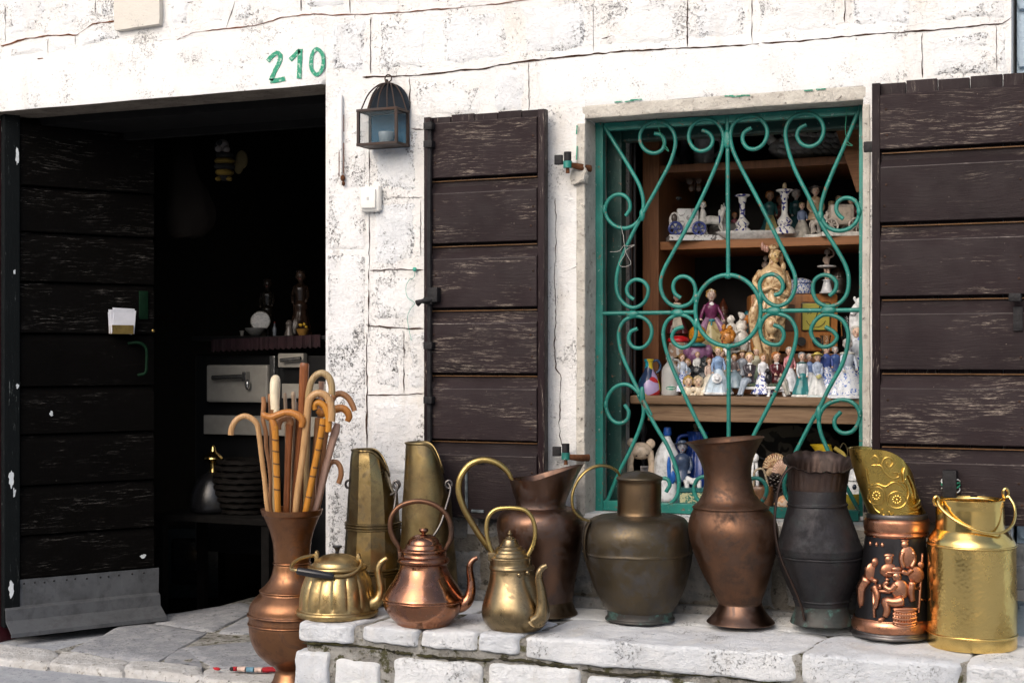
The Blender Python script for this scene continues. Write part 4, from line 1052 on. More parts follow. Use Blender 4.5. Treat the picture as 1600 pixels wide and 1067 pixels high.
BR_HAM = m_metal("brass_hammered", (.78, .56, .20), (.70, .49, .165), (.45, .31, .10), rough=.22, dirt=.14, bump=.03, hammered=.055, rspread=.08)
BR_JAR = m_metal("dark_brass_jar", (.095, .072, .042), (.062, .052, .040), (.085, .085, .09), rough=.40, dirt=.5, bump=.15, metal=.8)  # mottled tarnish; its grey-blue also paints in the sky reflected on the shoulder
BR_NECK = m_metal("brown_brass_neck", (.16, .108, .06), (.11, .075, .046), (.08, .06, .045), rough=.36, dirt=.4, bump=.06)
BR_HAND = m_metal("brass_handle", (.60, .43, .14), (.40, .29, .12), (.14, .11, .06), rough=.28, dirt=.45, bump=.05)
BR_HOOD = m_metal("brass_hood", (.62, .43, .11), (.50, .33, .08), (.16, .10, .03), rough=.25, dirt=.4, bump=.10)
DK_JUG = m_metal("blackened_copper", (.044, .040, .042), (.032, .032, .036), (.024, .023, .024), rough=.52, dirt=.45, bump=.35, metal=.8, green=.05)
DK_RIM = m_metal("dark_brown_copper", (.080, .054, .044), (.055, .041, .038), (.05, .04, .036), rough=.45, dirt=.45, bump=.25, metal=.9)
DK_FOOT = m_metal("verdigris_copper", (.055, .050, .046), (.05, .06, .056), (.03, .03, .03), rough=.55, dirt=.3, bump=.3, metal=.6, green=.75)
DK_STEEL = m_metal("dark_steel", (.16, .15, .145), (.11, .10, .10), (.05, .04, .04), rough=.42, dirt=.4)
DK_REL = m_metal("blackened_ground", (.035, .033, .036), (.025, .024, .027), (.02, .02, .02), rough=.30, dirt=.2, bump=.15, metal=.8)
CU_REL = m_metal("copper_relief", (.52, .25, .15), (.42, .18, .10), (.10, .05, .035), rough=.28, dirt=.4, bump=.08)
BLACKP = m_plain("black_bakelite", (.012, .012, .014), .25, .1)

def ring(v, hw, b, cx=0.0):      # a raised bead on a profile
    return [(v + b, hw, cx), (v + b * .6, hw + b * .75, cx), (v, hw + b, cx), (v - b * .6, hw + b * .75, cx), (v - b, hw, cx)]
def hollow(rows, depth, wall=1.6):
    """continue an outer profile over the lip and down inside"""
    last = rows[-1]; top = last[0]
    inner = [(r[0], max(r[1] - wall, 1), *(r[2:])) for r in rows if r is not None and r[0] <= top + depth][::-1]
    bot = inner[-1]
    return rows + [None, (top - .4, last[1] - wall * .5, *(last[2:])), None] + inner + [None, (bot[0] + 1, bot[1] * .5, *(bot[2:])), (bot[0] + 1, .5, *(bot[2:]))]

# --- the copper floor vase that holds the sticks
V = Local("copper_vase", "tall shiny copper floor vase full of walking sticks beside the doorway", "vase", 456, 1084, z=0.0)
rows = [(1084, 44), (1080, 45), (1074, 41), (1064, 31), (1054, 27), (1045, 25), (1040, 29), (1032, 40), (1019, 53), (1004, 61), (990, 65.5), (976, 67)]
rows += [None] + ring(972, 67, 2) + [None, (969, 67.2), (964, 67)] + [None] + ring(958, 67.4, 2.4) + [None, (954, 67), (947, 66), (938, 61.5), (930, 54), (926, 49.5)]
rows += [None] + ring(922, 49, 1.8) + [None, (919, 47.5), (912, 40), (904, 34), (893, 30), (883, 28.3)] + [None] + ring(879, 28, 1.6) + [None, (876, 28.2), (862, 28.5), (846, 30), (830, 34), (815, 39.5), (805, 44)]
rows += [None, (804, 45.6), (799, 47.2), (795, 48.3)]
V.lathe("body", CU_VASE, hollow(rows, 150), seg=72, close0=True)

# --- fluted brass kettle
K = Local("fluted_kettle", "fluted brass kettle with a black grip standing on the end of the bench", "kettle", 527, 961, z=BZ)
def flute(n, amt, z0, z1):
    def f(a, z, i):
        w_ = max(0, min(1, (z - z0) / .012)) * max(0, min(1, (z1 - z) / .02))
        return 1 - amt * w_ * (1 - abs(math.sin(a * n / 2)) ** .55)
    return f
s = K.s
rows = [(961, 60), (957, 63.5), (953.5, 64), (951, 62.5), None, (950, 59.5), (944, 59.5), (930, 58.5), (915, 55.5), (902, 51), (893, 46), (888, 42.5)]
K.lathe("body", BR_KET, rows, seg=160, n=5, rad=flute(16, .04, 12 / s, 72 / s), close1=False, sharp=50)
K.lathe("shoulder_ring", BR_KET, [(889.5, 42), (888.5, 46), (886, 47), (883, 45.5), (882, 41), (884, 38)], seg=64, close0=False, close1=False)
K.lathe("lid", BR_KET, [(885, 41), (881, 38), (878, 36.5), None, (877, 36), (872, 30), (867, 20), (864.5, 9), (864, 4)], seg=56, close0=False)
K.lathe("lid_knob", BLACKP, [(866, 3.2), (860, 3), (857, 4.5), (854.5, 7.2), (853, 7.6), (852, 6.5), (851.5, 2)], seg=20)
K.tube("handle", BR_KET, [(495, 868, 4), (487, 868, 0), (470, 871, -12), (461, 877, -24), (461, 883, -36), (470, 884, -46), (490, 887, -50), (515, 891, -50), (540, 893, -47), (558, 889, -38), (566, 881, -22), (565, 876, -8), (560, 872, 0)], 3.0, seg=10, n=6)
K.tube("grip", BLACKP, [(471.5, 884.5, -46.5), (474, 885, -47), (500, 889, -50), (524, 892.5, -49.5), (527, 893, -49)], [5, 6, 6.6, 6, 5], seg=10)
for q in ((495, 872), (560, 876)):
    bm = new(); a = K.L(q[0], q[1], 0); box(bm, a.x - 3 / s, a.x + 3 / s, -6 / s, 6 / s, a.z - 8 / s, a.z + 9 / s, .002); ellipsoid(bm, a + Vector((0, 0, 9 / s)), (3.4 / s, 5 / s, 3.6 / s)); obj("ear", bm, BR_KET, K.root)
K.tube("spout", BR_KET, [(572, 942, -12), (582, 941, -12), (592, 934, -12), (596, 920, -12), (594, 904, -12), (592, 890, -12), (595, 879, -12), (601, 873, -12), (606, 870, -12)], [13, 11.5, 9, 7, 6.2, 5.6, 5, 4.4, 3.8], seg=14, n=6)

# --- copper kettle with a tall bail handle
K = Local("copper_kettle", "shiny round copper kettle with a tall bail handle and patina spots", "kettle", 662, 975, z=BZ)
rows = [(975, 38), (974.5, 41), (970, 44), (962, 52), (952, 59), (943, 62.3), (939, 63)] + [None] + ring(935.5, 63, 1.6) + [None, (932, 63), (926, 60), (916, 54), (905, 47), (895, 41), (887, 37.5), (882, 36.5)]
rows += [None, (880, 37), (877, 40), (873.5, 40.6), (870.5, 38.5), (868, 34.5), None, (864, 33.5), (861, 33.8)]
K.lathe("body", CU_BRIGHT, rows, seg=72, n=5, close1=True)
K.lathe("lid", CU_BRIGHT, [(862.5, 33), (861, 35), (858.5, 35), (857, 33.5), None, (856, 30.5), (852, 29), (850, 28.5), None, (849, 26.5), (843, 23.5), (838, 18), (835, 11), (834, 7)], seg=56, close0=False)
K.lathe("lid_knob", CU_BRIGHT, [(835, 3), (832.5, 3.4), (831, 5.5), (828.5, 7.2), (826, 6.8), (824.8, 4), (824.4, 1)], seg=24)
K.tube("bail_handle", CU_OLD, [(624, 864, 0), (623, 855, 0), (616, 843, 0), (610, 826, 0), (612, 806, 0), (624, 791, 0), (642, 784, 0), (660, 783, 0), (680, 789, 0), (697, 803, 0), (705, 824, 0), (704, 842, 0), (697, 856, 0), (694, 866, 0)], [2.6, 3.2, 4.4, 4.2, 4, 3.9, 3.9, 3.9, 3.9, 4, 4.2, 4.4, 3.2, 2.6], seg=10, n=6)
for u in (625, 695):
    bm = new(); a = K.L(u, 868, 0); box(bm, a.x - 2.5 / K.s, a.x + 2.5 / K.s, -5 / K.s, 5 / K.s, a.z - 5 / K.s, a.z + 7 / K.s, .001); obj("handle_lug", bm, CU_OLD, K.root)
K.tube("spout", CU_BRIGHT, [(714, 944, -6), (722, 943, -6), (731, 936, -6), (736, 922, -6), (736, 905, -6), (734, 890, -6), (735, 880, -6), (740, 873, -6), (746, 870, -6)], [13.5, 11.5, 9.4, 7.4, 6, 5.3, 4.9, 4.2, 3.4], seg=14, n=6)

# --- brass coffee pot
K = Local("brass_coffee_pot", "tarnished pear shaped brass coffee pot with stepped lid and loop handle", "coffee pot", 806, 982, z=BZ)
rows = [(982, 36), (981, 40), (976, 45), (967, 51), (958, 53.5), (948, 53), (935, 49.5, -.5), (922, 44.5, -1.5), (908, 39, -3), (896, 35.5, -5), (889, 34.5, -6)] + [None, (888, 35.5, -6), (886, 36, -6), (883, 35, -6), None, (881, 33.5, -7), (873, 32.8, -8), (871, 32.5, -8)]
K.lathe("body", BR_POT, rows, seg=72, n=5)
K.lathe("lid", BR_POT, [(873, 31, -8.5), (872, 33.5, -8.5), (869.5, 33, -8.5), None, (868, 29.5, -8.5), (863, 27.5, -8.5), None, (862, 26, -8.5), (858, 24, -8.5), None, (857, 22, -9), (853, 19, -9), None, (852.5, 17, -9), (847, 12.5, -9), (842, 10, -9), None, (841, 8, -9), (838, 5, -9)], seg=48, close0=False)
K.lathe("lid_finial", BR_POT, [(839, 4, -9.5), (837, 2.4, -9.5), (835.5, 3.6, -9.5), (833, 4, -9.5), (831, 2.2, -9.5), (829.5, 2.4, -9.5), (828, 1, -9.5)], seg=18)
K.tube("loop_handle", BR_HAND, [(769, 862, -8), (763, 845, -8), (760, 824, -8), (764, 805, -8), (775, 795, -8), (790, 792.5, -8), (808, 793, -8), (822, 797, -8), (832, 810, -8), (836, 828, -8), (834, 846, -8), (828, 860, -8), (822, 870, -8)], 3.4, seg=10, n=6)
for q in ((769, 866, -8), (822, 875, -10)):
    bm = new(); a = K.L(*q); box(bm, a.x - 6 / K.s, a.x + 6 / K.s, a.y - 6 / K.s, a.y + 8 / K.s, a.z - 8 / K.s, a.z + 5 / K.s, .002); obj("hinge_lug", bm, BR_POT, K.root)
for q in ((811, 893, -34), (824, 890, -31)):
    bm = new(); ellipsoid(bm, K.L(*q), (3.6 / K.s, 3 / K.s, 3.6 / K.s), 10, 8); obj("rivet", bm, BR_POT, K.root)
K.lathe("spout_plate", BR_POT, [(0, 0)] and [(982, 1), (981.5, 10), (981, 14.5), (979, 14.5)], seg=24, warp=lambda c, a, i: K.L(838, 959, -44) + Matrix.Rotation(R(62), 3, 'X') @ Matrix.Rotation(0, 3, 'Y') @ Vector((c.x, c.y, c.z)))
K.tube("spout", BR_POT, [(836, 962, -46), (843, 955, -50), (846, 935, -50), (844, 912, -50), (841, 897, -50), (842, 886, -50), (847, 879, -50), (853, 876, -50)], [12, 10.5, 8.6, 7, 6, 5.2, 4.6, 3.8], seg=14, n=6)

# --- two tall scuttles
def scuttle(u0, v0, Y, label, faces, rows, cut, rings_at, hand, ht):
    S_ = Local("brass_scuttle", label, "scuttle", u0, v0, Y=Y)
    s_ = S_.s
    def poly(a, z, i):
        if not faces: return 1
        st = 2 * math.pi / faces; b = (a % st) - st / 2
        return math.cos(st / 2) / math.cos(b)
    zt = (v0 - rows[-1][0]) / s_; z0 = (v0 - cut[0]) / s_
    def warp(c, a, i):
        if c.z > z0:
            xr = c.x * s_ / rows[-1][1]
            drop = cut[1] * max(0, (xr - cut[2]) / (1 - cut[2])) ** 2.3 / s_
            c.z = z0 + (c.z - z0) * (zt - drop - z0) / (zt - z0)
        return c
    S_.lathe("body", BR_SCUT, hollow(rows, 200, 2.0), seg=faces * 6 if faces else 64, n=4, rad=poly, warp=warp, close1=True, sharp=14 if faces else 50)
    # rolled lip
    bm = new(); r_ = rows[-1]
    pts = []
    for k in range(36):
        a = 2 * math.pi * k / 36; rr = (r_[1] + .2) / s_ * poly(a, 0, 0)
        pts.append(warp(Vector((rr * math.cos(a) + (r_[2] / s_ if len(r_) > 2 else 0), rr * math.sin(a), zt)), a, 0))
    tube(bm, pts, 2.0 / s_, seg=8, closed=True, n=3); obj("lip", bm, BR_SCUT, S_.root)
    for v, hw in rings_at:
        bm = new()
        for dv_ in (-4.2, 0, 4.2) if faces else (-3, 3):
            rr = (hw + .6) / s_; z = (v0 - v - dv_) / s_
            tube(bm, [Vector((rr * poly(a, 0, 0) * math.cos(a), rr * poly(a, 0, 0) * math.sin(a), z)) for a in [2 * math.pi * k / 48 for k in range(48)]], 1.9 / s_, seg=6, closed=True, n=1)
        obj("band", bm, BR_SCUT, S_.root, kind=None)
    for pts in hand:
        S_.tube("wire_handle", DK_STEEL, pts, 2.1, seg=8, n=6)
    for q in ht:
        bm = new(); a = S_.L(*q)
        tube(bm, [a + Vector((5 * math.cos(t_) / s_, 0, 6 * math.sin(t_) / s_)) for t_ in [2 * math.pi * k / 10 for k in range(10)]], 1.9 / s_, seg=8, closed=True, n=3); obj("handle_eye", bm, DK_STEEL, S_.root)
    return S_
scuttle(583, 936, -.20, "faceted brass coal scuttle with hoop bands, duller of the slanted pair by the pier", 12,
        [(936, 50), (930, 49), (900, 46.5), (860, 44.5), (825, 42.5), (780, 39.5), (740, 36, -1), (715, 32, -3), (703, 29, -4)], (770, 52, -.25), ((820, 42.6), (890, 46)),
        [[(613, 770, -30), (622, 764, -34), (624, 755, -34), (619, 750, -30)], [(622, 764, -34), (620, 785, -40), (616, 806, -46)]], [(622, 754, -32), (544, 757, 8)])
scuttle(668, 940, -.20, "plain rounded brass coal scuttle with a starburst mark, leaning behind the copper kettle", 0,
        [(940, 50), (934, 49), (900, 46.5), (850, 42.5), (800, 39, -.5), (760, 36.5, -1), (725, 33.5, -2), (704, 30.5, -4), (692, 29, -5)], (770, 66, -.2), (),
        [[(700, 752, -16), (705, 760, -22), (698, 790, -34), (690, 815, -42), (678, 834, -46)]], [(702, 755, -18)])

# --- pitcher with a funnel lip
K = Local("copper_pitcher", "brown copper pitcher with a wide slanting funnel lip and a long brass handle", "pitcher", 845, 958, z=BZ)
s = K.s
rows = [(940, 49.5), (925, 51), (905, 54), (880, 59), (855, 64), (835, 67.5), (820, 69), (808, 67), (799, 61), (794, 53), (792, 45)]
K.lathe("body", CU_PITCH, rows, seg=72, n=5)
K.lathe("foot", BR_NECK, [(958, 57), (957, 58), (948, 53), (940, 50.5), (936, 50)], seg=64, close1=False)
zn = (958 - 786) / s
def lip(c, a, i):
    if c.z > zn:
        f = (c.z - zn) / (45 / s)
        x = c.x * s
        c.z += f * (max(0, x + 12) / 68) ** 1.25 * 30 / s - f * max(0, -x) / 60 * 2 / s
        if x > 0: c.x += f * (x / 50) ** 2 * 22 / s; c.y *= 1 - .35 * f * (x / 60) ** 2 if x < 60 else .65
    return c
K.lathe("funnel", CU_PITCH, hollow([(794, 40), (788, 38.5), (783, 39), (772, 42.5), (760, 45.5), (747, 49)], 44, 1.4), seg=72, n=5, warp=lip, close0=False)
K.tube("brass_handle", BR_HAND, [(800, 750, -2), (794, 738, -2), (778, 724, -3), (757, 718, -4), (736, 724, -6), (721, 742, -8), (717, 764, -8), (723, 788, -7), (735, 812, -5), (751, 838, -3), (766, 858, -2), (776, 868, 0)], [3, 4, 4.8, 5, 5, 5, 5, 5, 5, 5, 4.4, 3.6], seg=12, n=6)

# --- the big dark jar
K = Local("brass_jar", "big bulging dark brass jar with a straight neck, tabbed lid and looped strap handle", "jar", 1000, 967, Y=-.185)
s = K.s
K.lathe("foot", DK_FOOT, [(967, 52.5), (966, 54.5), (963.5, 54), (962, 52), (957, 51), (950, 52)], seg=64, close1=False)
rows = [(952, 52, .5), (946, 56, .5), (930, 64.5), (910, 73, -1), (890, 79.5, -2), (870, 84, -3.5), (863.5, 85, -4), None, (862.5, 86.2, -4), (861, 86.2, -4), None, (860, 85.3, -4), (845, 85.8, -4.5), (832, 84.5, -4.5), (820, 80.5, -4), (811, 74, -3), (807, 66, -2), (804.5, 52, -1.5), (803.5, 35, -1)]
def dent(c, a, i):
    c += noise.noise_vector(c * 13) * .0028; return c
K.lathe("body", BR_JAR, rows, seg=80, n=5, warp=dent)
K.lathe("neck", BR_NECK, [(806, 37, -1), (803, 35.5, -1), None, (802, 34.8, -1), (770, 34.4, -1), (752, 34, -1), None, (750, 35.2, -1), (747, 35.2, -1), (746, 34, -1)], seg=64, close0=False)
K.lathe("lid", BR_JAR, [(749, 34, -1), (748, 36.5, -1), (746, 36.3, -1), (743, 32, -1), (738, 20, -1), (735.5, 8, -1), (735, 3, -1)], seg=56)
bm = new(); a = K.L(1006, 740, -6); box(bm, a.x - 6 / s, a.x + 6 / s, a.y - 1.2 / s, a.y + 1.2 / s, a.z - 3 / s, a.z + 13 / s, .001); box(bm, a.x - 4 / s, a.x + 6 / s, a.y - 9 / s, a.y + 1.2 / s, a.z + 10 / s, a.z + 13 / s, .001); obj("lid_tab", bm, DK_STEEL, K.root)
K.tube("strap_handle", BR_HAND, [(969, 745, -4), (964, 736, -6), (950, 728, -10), (932, 727, -14), (914, 735, -18), (900, 752, -20), (893, 773, -22), (896, 795, -24), (908, 807, -24), (921, 812, -20)], [4, 5, 5.6, 5.6, 5.6, 5.6, 5.4, 5, 5, 4.6], seg=12, n=6, flat=.45, flat_axis=(0, 1, 0))
K.tube("strap_tail", BR_JAR, [(921, 811, -20), (914, 826, -28), (912, 850, -30), (915, 872, -28)], [5, 5, 4.6, 2.5], seg=10, n=5, flat=.4, flat_axis=(0, 1, 0))

# --- tall flared copper vase
K = Local("flared_vase", "tall brown copper vase with a wide flared mouth standing before the window grille", "vase", 1157, 972, Y=-.16)
s = K.s
K.lathe("foot", CU_PITCH, [(972, 51), (971, 53), (968, 51), (958, 42), (948, 36), (942, 33.5)], seg=64, close1=False, n=6)
rows = [(944, 33, -.5), (942, 34, -.5), None, (941, 33.5, -1), (925, 40, -2.5), (905, 49, -5), (880, 58, -8), (855, 66, -10), (838, 69.5, -11), (824, 70, -12), (812, 67.5, -13), (802, 63, -14), (796, 58.5, -15), None, (794, 58.5, -15), (792, 60, -15), (790, 58, -15.5), None, (789, 56.5, -15.5), (781, 47, -16.5), (768, 40, -18), (752, 37, -19.5), (738, 37, -20.5), (722, 40.5, -22), (708, 46, -23), (698, 52, -24), (690, 58, -24.5), (687, 61.5, -25)]
zr = (972 - 705) / s
def rim(c, a, i):
    if c.z > zr: c.z += ((c.z - zr) / (18 / s)) * (c.x * s + 25) * .085 / s * 1.0
    return c
K.lathe("body", CU_OLD, hollow(rows, 120, 1.4), seg=80, n=5, warp=rim)

# --- dark ruffled jug
K = Local("ruffled_jug", "blackened copper jug with a ruffled rim, banded neck and flat strap handle", "jug", 1284, 973, Y=-.145)
s = K.s
K.lathe("foot", DK_FOOT, [(973, 47), (972, 48.5), (967, 47), (957, 43), (950, 41), (944, 41)], seg=64, close1=False)
rows = [(946, 40), (943, 41.5), (940, 42, -.5), None, (938, 42.5, -.5), (936, 44, -.5), (934, 43, -.5), None, (932, 43.5, -1), (910, 53, -2), (890, 60, -3), (874, 64.5, -3.5)] + [None] + ring(868, 65.5, 1.8, -4) + [None, (865, 66.5, -4), (857, 67.5, -4), None, (855, 67.5, -4), (848, 64.5, -4.5), (830, 58, -5), (810, 51.5, -6), (792, 46, -6.5)] + [None] + ring(788, 45.5, 1.8, -6.5) + [None, (785, 44.8, -7), (770, 44.3, -7), (763, 44.2, -7)]
K.lathe("body", DK_JUG, rows, seg=80, n=5, close1=False, warp=dent)
def fl2(a, z, i):
    w_ = max(0, min(1, (z - (970 - 762) / s) / (8 / s))) * max(0, min(1, ((970 - 728) / s - z) / (8 / s)))
    return 1 - .022 * w_ * (1 - abs(math.sin(a * 15)) ** .5)
zrim = (970 - 748) / s
def ruf(c, a, i):
    if c.z > zrim:
        f = (c.z - zrim) / (22 / s); c.z += f * f * (.7 * math.sin(a * 19) + .8 * math.sin(a * 7)) / s + f * (c.y * .20 + 4 / s)
    return c
K.lathe("fluted_neck", DK_RIM, hollow([(765, 44.8, -7), (762, 45.2, -7), (750, 46.5, -6), (740, 47.5, -5.5), (734, 48.5, -5), (730, 50, -4.5), (727, 53.5, -4), (725.5, 57, -3.5)], 36, 1.6), seg=208, n=3, rad=fl2, warp=ruf, close0=False)
K.tube("strap_handle", DK_RIM, [(1243, 733, -20), (1232, 728, -26), (1222, 735, -30), (1213, 752, -32), (1207, 778, -34), (1204, 808, -36), (1206, 838, -38), (1213, 866, -40), (1224, 892, -40), (1236, 918, -38), (1246, 944, -36), (1250, 962, -34)], 4.8, seg=10, n=6, flat=.42, flat_axis=(0, 1, 0))
K.tube("seam", DK_JUG, [(1263, 790, -42), (1257, 815, -47), (1250, 850, -54), (1249, 866, -55)], 1.2, seg=6)

# --- embossed scuttle with a brass hood
K = Local("embossed_scuttle", "embossed copper and brass scuttle with a tavern scene and a slanted ornamented hood", "scuttle", 1392, 991, Y=-.15)
s = K.s
K.lathe("base", DK_STEEL, [(991, 58), (990, 60), (986, 59.5), (984, 57.5), (981, 57)], seg=72, close1=False)
K.lathe("lower_band", CU_REL, [(982, 56.5), (980.5, 58.5), (975, 60), (969, 59.5), (965, 58), None, (964, 57.3), (962, 57.3), (961, 56)], seg=72, close0=False, close1=False)
CXR = lambda v: (991 - v) / 160 * 9          # the axis leans to the right by a few pixels
body_r = lambda v: 56.5 - (963 - v) / 128 * 9.5
K.lathe("drum", DK_REL, [(963, 56.3, CXR(963)), (835, 47, CXR(835))], seg=72, close0=False, close1=False)
K.lathe("upper_band", CU_REL, [(836, 47, 8.7), (833, 49.3, 8.8), (830, 49, 8.9), None, (829, 47.8, 9), (826, 49.5, 9.1), (818, 50, 9.3), (811, 49.3, 9.5), (808, 47, 9.7)], seg=72, close0=False, close1=False)
K.lathe("neck_ring", DK_STEEL, [(809, 46, 9.7), (806, 46.6, 9.8), (802, 46.2, 9.9), (800, 44, 10)], seg=72, close0=False, close1=False)
hrows = [(801, 43.5, 9.5), (790, 45, 6), (770, 47.5, 1), (745, 49.5, -5), (720, 50, -11), (700, 50, -15)]
zt = (991 - 700) / s; zc = (991 - 797) / s
def hcut(x):                    # height of the slanting mouth, in pixels above the base, by position across it
    f = max(0, min(1, (x * s + 40) / 95))
    return (991 - (700 + 96 * (f ** 2.6))) / s
def hood(c, a, i):
    if c.z > zc:
        x = c.x
        top = hcut(x)
        f = (c.z - zc) / (zt - zc)
        c.z = zc + f * max(.004, top - zc)
    return c
K.lathe("hood", BR_HOOD, hollow(hrows, 99, 1.5), seg=80, n=6, warp=hood, close0=False)
def on_hood(u, v):
    z = (991 - v); vv = v
    # centre and radius at that height
    for (a, b) in zip(hrows, hrows[1:]):
        if b[0] <= vv <= a[0]:
            t_ = (a[0] - vv) / (a[0] - b[0]); r_ = a[1] + (b[1] - a[1]) * t_; cx = a[2] + (b[2] - a[2]) * t_; break
    else: r_, cx = (43.5, 9.5) if vv > 801 else (50, -15)
    dx = u - 1392 - cx; dx = max(-r_ * .96, min(r_ * .96, dx))
    return (u, v, -math.sqrt(r_ * r_ - dx * dx) - .4)
def O8(x, y): return (1310 + x / 2.9655, 680 + y / 2.9655)
for pts, r_ in (([(120, 100), (135, 85), (150, 100), (145, 125), (125, 130)], 1.5), ([(130, 130), (160, 130), (180, 160), (210, 185), (240, 180), (235, 160), (215, 160)], 2.0), ([(165, 120), (180, 95), (205, 95), (215, 115), (200, 135), (185, 125), (190, 112)], 1.7),
                ([(270, 140), (262, 165), (268, 200), (285, 225), (290, 260), (280, 300), (300, 320), (340, 305), (350, 290)], 2.0), ([(120, 230), (150, 215), (185, 225), (215, 205), (250, 215), (275, 240)], 1.8), ([(300, 325), (330, 330), (352, 318)], 1.7), ([(250, 335), (290, 345), (335, 342)], 1.6), ([(178, 330), (180, 355), (200, 360), (205, 340), (215, 358), (222, 345)], 1.6),
                ([(120, 240), (135, 290), (150, 330), (170, 350)], 1.6), ([(290, 175), (305, 205), (318, 240), (325, 280)], 1.7), ([(240, 200), (262, 205), (275, 190)], 1.5), ([(105, 150), (112, 190), (118, 215)], 1.5)):
    K.tube("scroll_relief", BR_HOOD, [on_hood(*O8(*p)) for p in pts], r_, seg=8, n=5)
for (x, y, rx, ry) in ((152, 270, 30, 42), (236, 285, 42, 38)):
    ring_ = [on_hood(*O8(x + rx * math.cos(a), y + ry * math.sin(a))) for a in [2 * math.pi * k / 16 for k in range(16)]]
    K.tube("rosette_ring", BR_HOOD, ring_, 1.6, seg=8, n=3, closed=True)
    bm = new()
    for k in range(10):
        a = 2 * math.pi * k / 10
        ellipsoid(bm, K.L(*on_hood(*O8(x + rx * .42 * math.cos(a), y + ry * .42 * math.sin(a)))), (2.6 / s, 1.6 / s, 2.6 / s), 8, 6)
    ellipsoid(bm, K.L(*on_hood(*O8(x, y))), (3 / s, 2.4 / s, 3 / s), 8, 6)
    obj("rosette", bm, BR_HOOD, K.root)
# the tavern scene: three drinkers at a table, one standing, a barrel seat
def on_drum(u, v, out=0.0):
    r_ = body_r(v); cx = CXR(v); dx = max(-r_ * .97, min(r_ * .97, u - 1392 - cx))
    return (u, v, -math.sqrt(r_ * r_ - dx * dx) - out)
def blob(bm, x, y, rx, ry, d=3.2, out=.8, rot=0):
    u, v = O8(x, y); ellipsoid(bm, K.L(*on_drum(u, v, out)), (rx * 1.22 / 2.9655 / s, d * 1.1 / s, ry * 1.12 / 2.9655 / s), 12, 8, Matrix.Rotation(R(rot), 3, 'Y'))
def limb(bm, pts, r_, out=2.0):
    tube(bm, [K.L(*on_drum(*O8(*p), out)) for p in pts], [x * 1.3 / 2.9655 / s for x in r_] if isinstance(r_, (list, tuple)) else r_ * 1.2 / 2.9655 / s, seg=8, n=4)
def relief(name, f):
    bm = new(); f(bm)
    for v_ in bm.verts: v_.co += noise.noise_vector(v_.co * 160) * .0009
    obj(name, bm, CU_REL, K.root, sharp=0)
def f(bm):   # front drinker seated on the barrel
    blob(bm, 232, 632, 19, 20, 3.6); blob(bm, 228, 612, 38, 7, 3.4, 1.4); blob(bm, 232, 598, 22, 12, 3); blob(bm, 245, 690, 34, 42, 4.2, 1.2); limb(bm, [(225, 665), (200, 690), (178, 672), (192, 655)], [13, 11, 9, 8], 3); limb(bm, [(255, 735), (215, 745), (180, 742), (186, 780), (176, 812)], [20, 18, 15, 13, 11], 2.6); blob(bm, 163, 825, 16, 9, 3, 1.4, -20); limb(bm, [(185, 650), (192, 640)], 8, 3.4)
relief("relief_drinker", f)
def f(bm):
    blob(bm, 200, 558, 17, 20, 3.4); blob(bm, 202, 538, 22, 9, 3); blob(bm, 200, 605, 34, 30, 3.2, .6); limb(bm, [(178, 590), (170, 615), (195, 620)], 9, 2.6)
relief("relief_drinker", f)
def f(bm):
    blob(bm, 148, 575, 16, 20, 3.2); blob(bm, 135, 620, 26, 40, 3, .6); limb(bm, [(120, 600), (118, 640), (150, 660)], 10, 2.2); limb(bm, [(120, 650), (100, 700), (95, 780)], [22, 20, 10], 1.6); limb(bm, [(140, 680), (150, 720), (140, 780)], [14, 11, 8], 2)
relief("relief_drinker", f)
def f(bm):   # the standing man and the man with the chair
    blob(bm, 270, 488, 15, 17, 3); blob(bm, 282, 545, 34, 46, 3.2, .6); limb(bm, [(258, 520), (252, 560), (262, 590)], 9, 2.4); limb(bm, [(305, 520), (312, 560), (295, 590)], 9, 2.4); blob(bm, 270, 470, 17, 5, 3, 1)
relief("relief_standing_man", f)
def f(bm):
    blob(bm, 345, 585, 15, 18, 2.6); blob(bm, 315, 625, 36, 36, 3.4, .8); limb(bm, [(300, 600), (275, 615), (252, 605)], 10, 2.6); limb(bm, [(300, 655), (292, 700), (300, 740)], [16, 13, 10], 2); limb(bm, [(357, 530), (350, 600), (340, 700), (330, 795)], [5, 6, 6, 5], 1.2); limb(bm, [(285, 685), (335, 685)], 7, 1.6); limb(bm, [(340, 735), (375, 748)], 4, 1)
relief("relief_chair_man", f)
def f(bm):   # table with mugs
    limb(bm, [(128, 700), (200, 700)], 7, 3); limb(bm, [(135, 700), (135, 820)], 6, 2.6); limb(bm, [(160, 690), (160, 668)], 7, 3); limb(bm, [(145, 690), (145, 672)], 6, 2.4); limb(bm, [(105, 700), (90, 790)], 4, 2)
relief("relief_table", f)
def f(bm):   # barrel
    for y, r_ in ((785, 50), (800, 56), (818, 58), (836, 56), (848, 50)): limb(bm, [(265 - r_, y - 4), (265 - r_ * .5, y + 2), (265, y + 4), (265 + r_ * .5, y + 2), (265 + r_, y - 4)], 5.5, 2.0)
    for k in range(9): limb(bm, [(265 + (k - 4) * 11, 785), (265 + (k - 4) * 13, 846)], 5.2, 1.4)
    blob(bm, 265, 776, 50, 9, 3.2, 1.2)
relief("relief_barrel", f)
def f(bm):
    for x in (135, 155, 176): limb(bm, [(x, 482), (x, 492), (x, 502)], [3, 7, 5], .8)
relief("relief_hanging_jugs", f)
bm = new(); a = K.L(1441, 843, -28); box(bm, a.x - 3 / s, a.x + 5 / s, a.y - 4 / s, a.y + 4 / s, a.z - 7 / s, a.z + 7 / s, .001); obj("handle_lug", bm, DK_STEEL, K.root)

